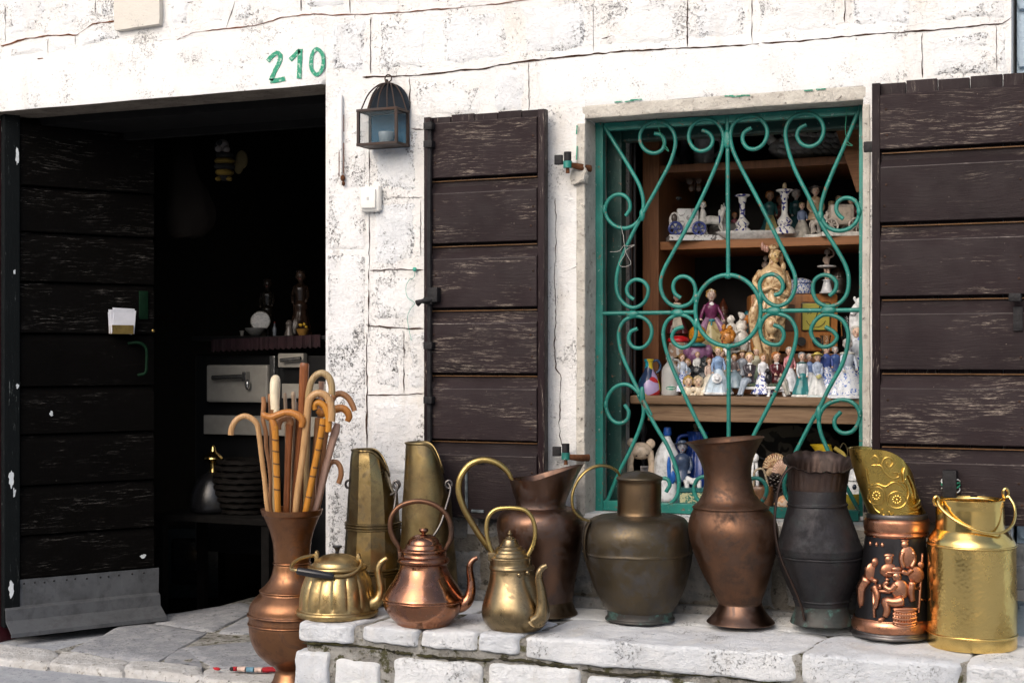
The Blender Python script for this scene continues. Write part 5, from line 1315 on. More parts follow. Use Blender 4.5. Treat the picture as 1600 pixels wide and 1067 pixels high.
# --- hammered brass milk can
K = Local("milk_can", "big bright hammered brass milk can with a swinging wire handle on the bench", "milk can", 1519, 1008, z=BZ)
s = K.s
K.lathe("bottom_band", BR_BRIGHT, [(1008, 64), (1007.5, 66.5), (1004, 67.3), (990, 67.5)] + [None] + ring(987, 67.5, 1.8), seg=88, close1=False)
K.lathe("hammered_wall", BR_HAM, [(985.4, 67.4), (950, 67.2), (900, 67, -.5), (852, 66.8, -1)], seg=88, n=6, close0=False, close1=False)
K.lathe("shoulder", BR_BRIGHT, ring(850, 66.8, 1.8, -1) + [None, (848, 66.4, -1), (842, 64.5, -1.5), (834, 59, -2), (828, 54.5, -2.5), (826, 52.5, -3)], seg=88, close0=False, close1=False)
nrows = [(826, 52.2, -3), (810, 51.8, -3), (790, 51.6, -3.5), None, (789, 51.8, -3.5), (781, 52, -3.5), None, (780.5, 53.2, -3.5), (779, 53.2, -3.5)]
K.lathe("neck", BR_BRIGHT, hollow(nrows, 120, 1.5), seg=88, close0=False)
K.tube("swing_handle", BR_BRIGHT, [(1460, 781, -18), (1461, 788, -24), (1470, 800, -36), (1486, 812, -48), (1508, 821, -55), (1531, 826, -56), (1552, 824, -52), (1568, 814, -42), (1576, 800, -30), (1577, 786, -20), (1572, 774, -12)], 2.2, seg=10, n=6)
for q in ((1460, 781, -12), (1568, 769, -10)):
    bm = new(); a = K.L(*q); tube(bm, [a + Vector((.7 * 6 * math.cos(t_) / s, 0, 7 * math.sin(t_) / s)) for t_ in [2 * math.pi * k / 12 for k in range(12)]], 2.2 / s, seg=8, closed=True, n=3)
    obj("handle_eye", bm, BR_BRIGHT, K.root)
    bm = new(); tube(bm, [K.L(q[0], q[1] + 6, q[2]), K.L(q[0] + (6 if q[0] < 1500 else -6), q[1] + 14, q[2] + 8), K.L(q[0] + (7 if q[0] < 1500 else -7), q[1] + 26, q[2] + 8)], 2.4 / s, seg=8); obj("handle_lug", bm, BR_BRIGHT, K.root)

# ------------------------------------------------------------------ walking sticks in the floor vase
vp = V.loc; vs_ = V.s
def wood(name, a, b, rough=.38, ax='z', coat=True):
    return m_grain(name, a, b, .28, ax, 2.2)
WD = {'beech': wood("beech_stick", (.36, .20, .085), (.48, .29, .135)), 'pale': wood("pale_stick", (.42, .32, .18), (.52, .41, .25)), 'honey': wood("honey_stick", (.34, .125, .025), (.44, .18, .04)), 'amber': wood("bamboo_amber", (.40, .16, .02), (.50, .22, .035)),
      'dark': wood("dark_stick", (.16, .052, .018), (.24, .085, .03)), 'brown': wood("brown_stick", (.26, .12, .05), (.34, .17, .08)), 'grey': wood("grey_driftwood_stick", (.34, .25, .17), (.44, .34, .24)), 'olive': wood("olive_crook", (.27, .18, .085), (.40, .29, .15)), 'bone': m_plain("bone_handle", (.66, .57, .40), .35, .1), 'node': m_plain("bamboo_node", (.09, .035, .012), .5), 'pink': wood("barkless_stick", (.40, .24, .17), (.50, .32, .24))}
VB = 900                              # row where the shafts disappear deep inside the vase
def cane(label, parts, d, nodes=()):
    """parts: (name, material, [(u, v)...] from the photo, radius px or list, extra)"""
    c = Local("walking_stick", label, "walking stick", 456, 1010, z=None, Y=vp.y, group="walking sticks in the copper vase")
    for nm, mt, pts, r_, *ex in parts:
        k = ex[0] if ex else {}
        q_ = []
        for p in pts:                 # below the rim every shaft keeps inside the narrowing neck
            uu, vv, dd = p[0], p[1], (p[2] if len(p) > 2 else d)
            if vv >= 895: uu, vv, dd = 456 + (uu - 456) * .75, 852, dd * .35
            elif vv > 780:
                m_ = math.hypot(uu - 456, dd)
                if m_ > 41: dd = math.copysign(math.sqrt(max(0, 41 * 41 - min(41, abs(uu - 456)) ** 2)), dd)
            q_.append((uu, vv, dd))
        pts = q_
        c.tube(nm, WD[mt], [(p[0], p[1], (p[2] if len(p) > 2 else d)) for p in pts], r_, seg=k.get('seg', 12), n=k.get('n', 6), flat=k.get('flat'), flat_axis=(0, 1, 0) if k.get('flat') else None)
    for (u, v, rr) in nodes:
        bm = new(); tube(bm, [c.L(u - .3, v + 1.1, d), c.L(u + .1, v - 1.1, d)], rr / c.s, seg=12, smooth=False); obj("node_ring", bm, WD['node'], c.root)
    return c
def C6(x, y): return (340 + x / 3.557, 540 + y / 3.557)
def S6(*l): return [C6(*p) for p in l]
cane("light beech crook stick curling out past the vase's doorway side", [("shaft", 'beech', S6((90, 492), (92, 465), (108, 425), (135, 398), (170, 388), (205, 402), (232, 430), (245, 490), (258, 600), (278, 760), (292, 900)) + [(430, 900)], [4.6, 4.7, 4.6, 4.5, 4.5, 4.5, 4.4, 4.1, 4, 3.9, 3.8, 3.5])], -24)
cane("thin gnarled natural stick rising behind the light crook", [("shaft", 'brown', S6((258, 284), (262, 330), (256, 400), (272, 480), (275, 560), (290, 650), (298, 740), (300, 900)) + [(432, 900)], [3.4, 4, 3.4, 3.6, 3.2, 3, 2.8, 2.8, 2.6])], -8)
cane("rounded flat brown stick just behind the bone white crook", [("shaft", 'brown', S6((296, 268), (296, 300), (300, 500), (305, 700), (310, 900)) + [(434, 900)], [5.5, 5.5, 4.5, 4, 3.8, 3.6])], 4)
cane("stick with a bone white crook seen edge on and a pale shaft", [("shaft", 'pale', S6((322, 400), (322, 560), (322, 760), (322, 900)) + [(436, 900)], [4.5, 4.4, 4.2, 4, 3.8]), ("bone_crook", 'bone', [C6(335, 350) + (-26,), C6(331, 290) + (-26,), C6(328, 215) + (-22,), C6(328, 186) + (-12,), C6(326, 200) + (2,), C6(323, 320) + (6,), C6(322, 410) + (0,)], [7, 7, 7.2, 7, 6, 5, 4.5])], -6)
sh = S6((342, 440), (346, 560), (351, 700), (354, 800), (356, 900)) + [(441, 900)]
cane("amber bamboo stick with a carved orange derby handle", [("shaft", 'amber', sh, [5.4, 5.3, 5.1, 5, 4.9, 4.6]), ("derby_handle", 'honey', S6((278, 366), (285, 380), (320, 392), (360, 378), (400, 366), (440, 370), (475, 388), (492, 412), (486, 446)), [3.4, 5, 5.6, 5.4, 5.2, 5.6, 6, 5.8, 4.4]), ("collar", 'honey', S6((322, 400), (336, 430), (342, 462)), [4.6, 5.4, 5.6])], -40, [(*C6(344, 515), 5.8), (*C6(347, 577), 5.6), (*C6(350, 645), 5.6), (*C6(352, 715), 5.5), (*C6(354, 786), 5.4)])
cane("dark polished straight stick with a blunt knob, tallest of the bundle", [("shaft", 'dark', S6((490, 96), (488, 110), (482, 240), (474, 350), (464, 480), (450, 640), (436, 800), (428, 900)) + [(455, 900)], [6.2, 7.4, 7.2, 6, 5.4, 5, 4.8, 4.6, 4.4])], -10)
cane("weathered flat carved slat stick with a wavy top", [("shaft", 'grey', S6((418, 256), (418, 272), (422, 330), (420, 480), (410, 700), (404, 900)) + [(450, 900)], [6, 8.4, 7.4, 5.6, 4.6, 4.2, 4], {'flat': .45})], 6)
cane("short weathered carved slat stick beside the bone white crook", [("shaft", 'grey', S6((374, 262), (374, 278), (376, 340), (380, 480), (384, 700), (386, 900)) + [(447, 900)], [4.4, 5.6, 5.4, 4.6, 4.2, 4, 3.8], {'flat': .5})], 2)
cane("brown stick with a short chipped derby handle under the orange one", [("shaft", 'dark', S6((412, 430), (406, 560), (400, 740), (396, 900)) + [(450, 900)], [6, 5.6, 5.2, 5, 4.8]), ("derby_handle", 'brown', S6((350, 462), (352, 432), (366, 406), (390, 398), (412, 408), (416, 440)), [4.6, 5, 5.6, 6, 6, 5.6])], -22)
cane("big pale brown crook stick arching over the bamboo", [("shaft", 'beech', S6((648, 415), (650, 370), (640, 310), (610, 270), (570, 262), (535, 285), (520, 330), (510, 430), (498, 540), (480, 680), (462, 800), (452, 900)) + [(462, 900)], [5.6, 5.8, 5.7, 5.6, 5.6, 5.6, 5.6, 5.4, 5.3, 5.2, 5.1, 5, 4.6])], -34)
cane("olive grey crook stick, highest of the crooks", [("shaft", 'olive', S6((641, 272), (640, 220), (622, 172), (590, 152), (556, 162), (530, 195), (515, 250), (508, 320), (504, 480), (500, 700), (494, 900)) + [(468, 900)], [5.4, 5.6, 5.5, 5.3, 5.2, 5.2, 5.2, 5, 4.8, 4.4, 4, 3.6])], -14)
cane("amber bamboo crook stick with dark joints and a glossy orange tip", [("shaft", 'amber', S6((628, 474), (630, 440), (628, 380), (606, 330), (574, 312), (552, 328), (556, 352)), [5, 5.4, 5.4, 5.2, 5, 4.6, 4]), ("stem", 'amber', S6((600, 400), (596, 440), (574, 560), (550, 680), (525, 810), (506, 900)) + [(474, 900)], [5, 5.2, 5.2, 5.2, 5.1, 5, 4.6])], -30, [(*C6(597, 437), 5.7), (*C6(587, 507), 5.6), (*C6(574, 572), 5.6), (*C6(556, 668), 5.5), (*C6(543, 716), 5.5), (*C6(522, 830), 5.4)])
cane("stick with a thick honey derby handle pointing to the wall", [("shaft", 'brown', S6((560, 400), (548, 560), (530, 740), (520, 900)) + [(476, 900)], [5, 4.8, 4.6, 4.4, 4.2]), ("derby_handle", 'honey', S6((556, 358), (580, 376), (620, 368), (660, 352), (696, 348), (722, 366), (732, 396), (722, 420)), [4.6, 6, 6.4, 6.2, 6, 6, 5.4, 4.2])], -4)
cane("brown crook stick reaching furthest towards the wall", [("shaft", 'brown', S6((758, 364), (745, 330), (718, 288), (682, 268), (650, 276), (630, 310), (600, 480), (570, 700), (550, 900)) + [(480, 900)], [4.2, 4.7, 5, 5, 4.8, 4.6, 4.2, 4, 3.8, 3.6])], 10)
cane("twisted knotty stick with a split top, outermost of the straight ones", [("shaft", 'pink', S6((672, 430), (662, 470), (640, 540), (622, 610), (600, 690), (580, 780), (552, 890)) + [(480, 900)], [4.4, 6.6, 6, 5.4, 5.6, 5, 4.6, 4])], -12)
cane("small brown crook stick hanging low against the white wall", [("shaft", 'brown', S6((670, 766), (684, 720), (680, 676), (660, 648), (634, 648), (612, 680), (584, 780), (556, 900)) + [(482, 900)], [4, 4.3, 4.2, 4, 3.9, 3.8, 3.6, 3.4, 3.2])], 4)
cane("pinkish square stick standing behind the highest crook", [("shaft", 'pink', S6((572, 200), (570, 240), (560, 420), (545, 640), (530, 900)) + [(474, 900)], [8, 7.4, 6, 5, 4.4, 4], {'flat': .6})], 14)
for i, (lab, mt, pts, r_, d_) in enumerate((
    ("straight reddish brown stick deep in the middle of the bundle", 'dark', [(458, 628), (459, 700), (460, 793), (458, 900)], [4.6, 4.8, 4.4, 4], 12),
    ("mid brown stick showing between the two bamboo ones", 'brown', [(470, 650), (468, 720), (466, 793), (462, 900)], [4.4, 4.6, 4.2, 4], 18),
    ("slender dark stick close behind the carved derby", 'dark', [(480, 640), (477, 720), (474, 793), (468, 900)], [3.8, 4.2, 4, 3.8], 20),
    ("knobbly honey stick low at the back of the bundle", 'honey', [(446, 660), (447, 720), (449, 793), (452, 900)], [4.2, 4.4, 4.2, 4], 22),
    ("grey brown stick leaning towards the wall behind the twisted one", 'grey', [(500, 640), (494, 710), (486, 793), (474, 900)], [4.2, 4.2, 4, 3.8], 16))):
    cane(lab, [("shaft", mt, pts, r_)], d_)
# rolled red cloth lying at the foot of the vase
t = thing("rolled_cloth", "small rolled red, cream and blue cloth lying on the pavement by the vase", "cloth", G(398, 1049, 0))
CLR = m_plain("cloth_red", (.34, .012, .02), .95, .2); CLC = m_plain("cloth_cream", (.60, .45, .38), .95, .1); CLB = m_plain("cloth_blue", (.12, .24, .32), .95, .1); CLK = m_plain("cloth_black", (.015, .015, .015), .95)
def cl(name, u0_, u1_, v_, r_, mt, lab):
    a, b = G(u0_, v_, 0) - t.location, G(u1_, v_ + (u1_ - u0_) * .0, 0) - t.location
    bm = new(); tube(bm, [a + Vector((0, 0, r_ * .62)), a.lerp(b, .5) + Vector((0, .003, r_ * .66)), b + Vector((0, 0, r_ * .6))], r_, seg=12, flat=.62, flat_axis=(0, 1, 0.02), n=6)
    for w__ in bm.verts: w__.co += noise.noise_vector(w__.co * 60) * .002
    obj(name, bm, mt, t, label=lab)
cl("band", 361, 363.5, 1048, .012, CLK, "black edge band"); cl("band", 364, 370, 1048, .013, CLR, "red band"); cl("band", 370.5, 384, 1049, .014, CLC, "cream band"); cl("band", 384.5, 397, 1049.5, .014, CLB, "blue band"); cl("band", 397.5, 410, 1050, .014, CLC, "cream band"); cl("band", 410.5, 440, 1050, .015, CLR, "red band")
t = thing("crumpled_scrap", "tiny crumpled red scrap on the paving joint", "scrap", G(339, 1046, .004))
bm = new(); ellipsoid(bm, (0, 0, .004), (.016, .010, .006), 10, 8)
for v_ in bm.verts: v_.co += noise.noise_vector(v_.co * 120) * .005
obj("scrap", bm, CLR, t)
# ------------------------------------------------------------------ display cabinet behind the grille
CABW = m_grain("cabinet_wood", (.20, .075, .022), (.28, .115, .038), .5, 'x')
CABV = m_grain("cabinet_wood_upright", (.13, .05, .018), (.19, .075, .028), .5, 'z')
CNTW = m_grain("counter_wood", (.13, .075, .04), (.20, .125, .07), .6, 'x')
CABD = m_plain("cabinet_back", (.012, .009, .008), .8, .3)
cab = thing("display_cabinet", "open brown wooden display cabinet crammed with porcelain figurines behind the grille", "cabinet", (0, .30, 0))
CO = cab.location
def cbx(name, ua, ub, Ya, Yb, z0, z1, mat, bev=.002):
    bm = new(); box(bm, P(ua, 0, Ya).x, P(ub, 0, Ya).x, Ya - CO.y, Yb - CO.y, z0, z1, bev); return obj(name, bm, mat, cab, smooth=False)
CT = .987                                   # counter top
SH2, SH1, SH0 = 1.5365, 1.812, 1.133        # shelf tops: plates, swan, radio step
xr = 1420
cbx("counter_top", 984, xr, .285, .62, CT - .030, CT, CNTW, .006)
cbx("apron_board", 1012, xr, .305, .33, CT - .088, CT - .0305, CNTW)
cbx("step_shelf", 1030, xr, .56, .95, SH0 - .03, SH0, CABV)
cbx("step_riser", 1030, xr, .60, .615, CT + .001, SH0 - .031, CABV)
cbx("shelf", 1031, xr, .50, .95, SH2 - .030, SH2, CABW)
cbx("shelf", 1031, xr, .50, .95, SH1 - .028, SH1, CABV)
cbx("side_panel", 1004, 1029, .48, .95, CT + .001, 2.05, CABV)
cbx("divider", 1052, 1066, .80, .95, SH0 + .001, SH2 - .031, CABV)
cbx("back_board", 940, xr + 60, .952, .97, .4, 2.2, CABD, 0)
cbx("floor_board", 930, xr + 30, .31, .95, .585, .612, CABD, 0)
cbx("lining", 925, 935, .42, .95, .4, 2.2, CABD, 0)
cbx("lining", xr + 40, xr + 52, .42, .95, .4, 2.2, CABD, 0)
cbx("roof_board", 925, xr + 52, .34, .95, 2.05, 2.07, CABD, 0)
bm = new(); a = P(1327, 220, .44); box(bm, -.05, .05, -.004, .004, -.17, .10, .002, Matrix.Translation((a.x + .02, a.y - CO.y, a.z)) @ Matrix.Rotation(R(-18), 4, 'Y')); obj("leaning_board", bm, CABW, cab, smooth=False)
STL = m_plain("bare_steel", (.10, .10, .105), .4, .2, metal=.7)
t = thing("shelf_upright", "slim steel shelf uprights in the dark gap beside the cabinet", "rack", P(992, 615, .36))
for u in (987, 993): 
    a, b = P(u, 612, .37), P(u, 215, .37); bm = new(); box(bm, a.x - .003 - t.location.x, a.x + .003 - t.location.x, -.003, .009, 0, b.z - a.z); obj("upright", bm, STL, t, smooth=False)

WHITE, CREAM, SKIN = (.82, .83, .84), (.76, .66, .50), (.76, .52, .39)
BISQ = (.76, .74, .69)
def gm(c): return c if isinstance(c, bpy.types.Material) else glaze(c)
DEL = delft("delft_white_blue", (.80, .82, .85), (.03, .06, .30), 75, .52, .56)
DEL2 = delft("delft_fine", (.70, .72, .76), (.05, .13, .42), 140, .50, .54)
FLOR = delft("flowered_dress", (.62, .66, .60), (.30, .35, .10), 110, .55, .6)
FACE = m_plain("painted_feature", (.05, .022, .018), .4, .1)
LIP = m_plain("painted_lip", (.42, .06, .05), .4, .1)

class Fig(Local):
    def __init__(s, name, label, cat, u, vb, Y, h, group=None):
        Local.__init__(s, name, label, cat, u, vb, Y=Y, group=group); s.h = h
    def p(s, x, z, d=0.0): return s.L(s.u0 + x * s.h, s.v0 - z * s.h, d * s.h)
    def k(s, f): return f * s.h / s.s
    def rev(s, name, mat, rows, seg=24, n=4, rad=None, dx=0.0, dd=0.0, close0=True, close1=True, warp=None):
        pr = smooth_profile([None if r is None else (s.k(r[0]), s.k(r[1]), 0) for r in rows], n)
        def w_(c, a, i):
            c = c + Vector((s.k(dx), s.k(dd), 0)); return warp(c, a, i) if warp else c
        return obj(name, lathe(new(), pr, seg, rad, w_, close0, close1), gm(mat), s.root, sharp=50)
    def ell(s, name, mat, *els, rough=0.0, **kk):
        bm = new()
        for (x, z, d, rx, rz, rd) in els: ellipsoid(bm, s.p(x, z, d), (s.k(rx), s.k(rd), s.k(rz)), 14, 10)
        if rough:
            for v_ in bm.verts: v_.co += noise.noise_vector(v_.co * (14 / s.k(1))) * s.k(rough)
        return obj(name, bm, gm(mat), kk.get('parent') or s.root, sharp=0)
    def tub(s, name, mat, *runs, flat=None):
        bm = new()
        for pts, r in runs: tube(bm, [s.p(*q) for q in pts], [s.k(x) for x in r] if isinstance(r, (list, tuple)) else s.k(r), seg=10, n=4, flat=flat)
        return obj(name, bm, gm(mat), s.root, sharp=60)
    def head(s, x, z, d=0.0, r=.062, skin=SKIN, hair=(.2, .1, .04), yaw=0.0, bun=True, hat=None, beard=None):
        """a small modelled head: skull and jaw in one, nose, ears; painted eyes and lips; hair with a back roll"""
        c, sn = math.cos(yaw), math.sin(yaw)
        def q(a, b, dd): return (x + (a * c + dd * sn) * r, z + b * r, d + (dd * c - a * sn) * r)
        bm = new()
        ellipsoid(bm, s.p(*q(0, .12, 0)), (s.k(r * .88), s.k(r * .95), s.k(r * 1.05)), 16, 12)
        ellipsoid(bm, s.p(*q(0, -.5, -.18)), (s.k(r * .58), s.k(r * .62), s.k(r * .62)), 12, 8)
        ellipsoid(bm, s.p(*q(0, -.12, -.92)), (s.k(r * .13), s.k(r * .2), s.k(r * .22)), 8, 6)
        for e in (-1, 1): ellipsoid(bm, s.p(*q(e * .86, -.05, .05)), (s.k(r * .12), s.k(r * .2), s.k(r * .25)), 8, 6)
        tube(bm, [s.p(*q(0, -.6, .1)), s.p(*q(0, -1.5, .15))], s.k(r * .42), seg=10, smooth=False)
        obj("head", bm, gm(skin), s.root, sharp=0)
        bm = new()
        for e in (-1, 1):
            ellipsoid(bm, s.p(*q(e * .36, .04, -.84)), (s.k(r * .13), s.k(r * .1), s.k(r * .10)), 8, 6)
            tube(bm, [s.p(*q(e * .2, .27, -.86)), s.p(*q(e * .38, .33, -.82)), s.p(*q(e * .55, .24, -.72))], s.k(r * .045), seg=5, n=2)
        obj("eyes", bm, FACE, s.root, sharp=0)
        bm = new(); ellipsoid(bm, s.p(*q(0, -.52, -.80)), (s.k(r * .2), s.k(r * .07), s.k(r * .07)), 8, 6); obj("lips", bm, LIP, s.root, sharp=0)
        if hair is not None:
            bm = new()
            ellipsoid(bm, s.p(*q(0, .45, .28)), (s.k(r * 1.02), s.k(r * 1.0), s.k(r * .92)), 14, 10)
            for e in (-1, 1): ellipsoid(bm, s.p(*q(e * .72, .1, .28)), (s.k(r * .38), s.k(r * .6), s.k(r * .62)), 10, 8)
            for e in (-.6, -.2, .2, .6): ellipsoid(bm, s.p(*q(e, .82, -.32)), (s.k(r * .3), s.k(r * .36), s.k(r * .24)), 8, 6)
            if bun: ellipsoid(bm, s.p(*q(0, .95, .5)), (s.k(r * .55), s.k(r * .5), s.k(r * .5)), 10, 8)
            for v_ in bm.verts: v_.co += noise.noise_vector(v_.co * (18 / s.k(1))) * s.k(r * .16)
            obj("hair", bm, gm(hair), s.root, sharp=0)
        if hat:
            kind, col = hat
            ang = Matrix.Rotation(R(-12), 3, 'X')
            cen = s.p(*q(0, .62, .1))
            prof_ = {'bonnet': [(-.1, 1.75), (.05, 1.8), (.12, 1.5), (.2, 1.05), (.55, .95), (.8, .6), (.85, .1)], 'brim': [(-.02, 1.7), (.06, 1.72), (.1, 1.0), (.6, .85), (.72, .5), (.74, .05)], 'cap': [(-.1, 1.05), (.1, 1.12), (.25, 1.2), (.5, 1.1), (.62, .6), (.65, .1)]}[kind]
            bm = lathe(new(), smooth_profile([(s.k(a * r), s.k(b * r), 0) for a, b in prof_], 3), 24, warp=lambda c_, a_, i_: cen + ang @ c_)
            obj("hat", bm, gm(col), s.root, sharp=50)
        if beard:
            s.ell("beard", beard, (x, z - r * 1.0, d - r * .55, r * .6, r * .95, r * .45), rough=.01)
    def arms(s, mat, skin, sh, hands, zs, r=.026, dsh=0.0):
        """sleeves from shoulders (±sh, zs) to the two hand points"""
        for e, hp in zip((-1, 1), hands):
            el = ((e * sh * 1.55 + hp[0]) / 2, (zs + hp[1]) / 2 - .03, (dsh + hp[2]) / 2 + .0)
            s.tub("sleeve", mat, ([(e * sh, zs, dsh), el, hp], [r * 1.15, r, r * .85]))
            bm = new(); a = s.p(*hp)
            ellipsoid(bm, a, (s.k(r * .8), s.k(r * .8), s.k(r * 1.0)), 8, 6)
            for f_ in range(4): tube(bm, [a + Vector((s.k((f_ - 1.5) * r * .38), -s.k(r * .3), 0)), a + Vector((s.k((f_ - 1.5) * r * .42 - e * r * .3), -s.k(r * .9), -s.k(r * .7)))], s.k(r * .2), seg=5, smooth=False)
            obj("hand", bm, gm(skin), s.root, sharp=0)
    def base(s, mat, w_, t=.05, kind='round'):
        if kind == 'round': return s.rev("base", mat, [(0, w_ * .96), (.004, w_), (t * .5, w_ * .98), (t, w_ * .9)], 28)
        bm = new(); box(bm, -s.k(w_), s.k(w_), -s.k(w_ * .7), s.k(w_ * .7), 0, s.k(t), s.k(.012)); return obj("base", bm, gm(mat), s.root, smooth=False)

def lady(label, u, vb, Y, h, w_, dress, bodice, hair, skin=SKIN, hands=((-.10, .50, -.13), (.10, .52, -.13)), hat=None, base=None, apron=None, folds=9, yaw=0.0, bun=True, waist=.53, trim=None, name="lady_figurine", lean=0.0):
    h *= 1.07; w_ *= 1.18
    f = Fig(name, label, "figurine", u, vb, Y, h)
    b0 = 0.0
    if base: f.base(base, w_ * .56, .055); b0 = .045
    ph = random.random() * 6
    rad = lambda a, z, i: 1 + (.075 * math.sin(folds * a + ph) + .035 * math.sin(folds * 2.3 * a + ph * 2)) * max(0, 1 - z / f.k(waist))
    f.rev("skirt", dress, [(b0, w_ * .40), (b0 + .01, w_ * .50), (b0 + .06, w_ * .48), (.2, w_ * .41), (.35, w_ * .30), (.46, .115), (waist, .074)], 40, 5, rad)
    if trim: f.rev("hem_frill", trim, [(b0 + .012, w_ * .505), (b0 + .03, w_ * .525), (b0 + .06, w_ * .50)], 40, 3, rad, close0=False, close1=False)
    if apron:
        bm = new()
        for i in range(7): tube(bm, [f.p((i - 3) * .014, waist - .01, -.07), f.p((i - 3) * .028, .33, -(w_ * .33)), f.p((i - 3) * .038, .13, -(w_ * .46))], [f.k(.012), f.k(.022), f.k(.026)], seg=6, n=3)
        obj("apron", bm, gm(apron), f.root, sharp=0)
    f.rev("bodice", bodice, [(waist - .02, .078), (waist, .074), (.60, .085), (.67, .098), (.725, .092), (.765, .062), (.79, .034)], 24, 4, lambda a, z, i: 1 + .12 * abs(math.cos(a)))
    f.arms(bodice, skin, .085, hands, .735)
    f.head(lean, .885, -.01, .080, skin, hair, yaw, bun, hat)
    return f
def gent(label, u, vb, Y, h, coat, legs, hair, skin=SKIN, hands=((-.10, .50, -.10), (.10, .50, -.10)), hat=None, base=WHITE, yaw=0.0, beard=None, name="gentleman_figurine", shirt=None, bw=.17):
    h *= 1.06
    f = Fig(name, label, "figurine", u, vb, Y, h)
    f.base(base, bw, .06)
    f.tub("legs", legs, ([(-.055, .05, -.02), (-.055, .25, -.03), (-.05, .48, 0)], [.034, .04, .055]), ([(.06, .05, -.05), (.058, .25, -.04), (.05, .48, 0)], [.034, .04, .055]))
    f.ell("shoes", (.03, .02, .02), (-.055, .075, -.05, .035, .024, .06), (.06, .075, -.08, .035, .024, .06))
    f.rev("coat", coat, [(.34, .125), (.36, .13), (.46, .105), (.53, .09), (.62, .108), (.70, .112), (.755, .085), (.79, .036)], 28, 4, lambda a, z, i: 1 + .14 * abs(math.cos(a)))
    if shirt: f.ell("shirt_front", shirt, (0, .69, -.085, .035, .08, .03))
    f.arms(coat, skin, .115, hands, .725, .032)
    f.head(0, .885, -.01, .080, skin, hair, yaw, False, hat, beard)
    return f
def seated(label, u, vb, Y, h, coat, legs, hair, cushion, side=1, skin=SKIN, dog=False):
    """a youth sitting on a footed stool, legs to one side"""
    f = Fig("seated_figurine", label, "figurine", u, vb, Y, h)
    bm = new()
    for x in (-.19, .19):
        tube(bm, [f.p(x, .0, -.06), f.p(x * .85, .10, -.05), f.p(x * .95, .2, -.05)], [f.k(.03), f.k(.026), f.k(.05)], seg=8, n=4); tube(bm, [f.p(x, .0, .07), f.p(x * .85, .10, .06), f.p(x * .95, .2, .06)], [f.k(.03), f.k(.026), f.k(.05)], seg=8, n=4)
    box(bm, -f.k(.22), f.k(.22), -f.k(.10), f.k(.12), f.k(.17), f.k(.23), f.k(.015)); obj("stool", bm, gm(WHITE), f.root, sharp=40)
    bm = new(); box(bm, -f.k(.20), f.k(.20), -f.k(.085), f.k(.10), f.k(.232), f.k(.30), f.k(.03)); obj("cushion", bm, gm(cushion), f.root)
    f.tub("legs", legs, ([(-.03, .36, 0), (side * .15, .37, -.12), (side * .20, .22, -.13), (side * .26, .05, -.14)], [.07, .06, .045, .032]), ([(.03, .36, 0), (side * .10, .35, -.16), (side * .16, .2, -.17), (side * .21, .05, -.18)], [.07, .06, .045, .032]))
    f.ell("shoes", (.03, .025, .025), (side * .285, .04, -.16, .045, .022, .03), (side * .235, .04, -.20, .045, .022, .03))
    f.rev("jacket", coat, [(.32, .10), (.36, .11), (.45, .095), (.56, .115), (.66, .12), (.72, .085), (.76, .035)], 24, 4, lambda a, z, i: 1 + .1 * abs(math.cos(a)))
    f.ell("collar", WHITE, (0, .735, -.045, .06, .03, .05), (0, .64, -.105, .025, .07, .02))
    f.arms(coat, skin, .115, ((-.02 * side - .03, .5, -.16), (.05 * side + .02, .49, -.17)), .69, .036)
    f.head(0, .87, -.01, .098, skin, hair, -.3 * side, False)
    if dog: f.ell("black_dog", (.02, .02, .025), (-.19 * side, .40, -.08, .07, .13, .08), (-.21 * side, .57, -.12, .055, .06, .07), (-.25 * side, .56, -.17, .03, .025, .04), rough=.02)
    return f
F1, F2, F3 = .345, .40, .48               # the three rows on the counter
# front row, from the narrow shutter's side
j = Fig("painted_jug", "round painted jug with turquoise, yellow, red and lilac swirls", "jug", 1014, 618, F1, 57)
n_ = Nt("painted_swirls"); v_ = n_.shift(n_.obj); f_ = n_.voro(v_, 26, out='Color')
sx = n_.sepz(f_, 0); sy = n_.sepz(f_, 1)
c_ = n_.mix(n_.ramp(sx, .30, .32), (.02, .30, .38), (.62, .46, .03)); c_ = n_.mix(n_.ramp(sx, .55, .57), c_, (.42, .33, .55)); c_ = n_.mix(n_.ramp(sx, .78, .8), c_, (.45, .02, .025)); c_ = n_.mix(n_.ramp(sy, .8, .82), c_, (.015, .04, .10))
SWIRL = n_.set(color=c_, rough=.22)
j.rev("body", SWIRL, [(0, .24), (.01, .28), (.12, .315), (.3, .30), (.5, .235), (.66, .145), (.78, .11), (.9, .105), (.97, .135), (1.0, .14), None, (1.0, .11), (.8, .08)], 36)
j.tub("handle", (.015, .05, .12), ([(.09, .93, 0), (.22, .97, 0), (.31, .85, 0), (.29, .7, 0), (.2, .62, 0)], .035))
b = Fig("stoneware_bottle", "grey stoneware bottle with a small handle and an oval green label", "bottle", 1047, 618, F1 + .01, 60)
STONEW = m_plain("stoneware", (.46, .46, .44), .35, .1)
b.rev("body", STONEW, [(0, .20), (.01, .22), (.3, .225), (.58, .225), (.72, .20), (.82, .12), (.88, .085), (.93, .085), None, (.935, .1), (.97, .11), (1.0, .105), (1.01, .08)], 36)
b.tub("handle", STONEW, ([(.09, .93, 0), (.2, .92, 0), (.26, .8, 0), (.22, .66, 0)], .03))
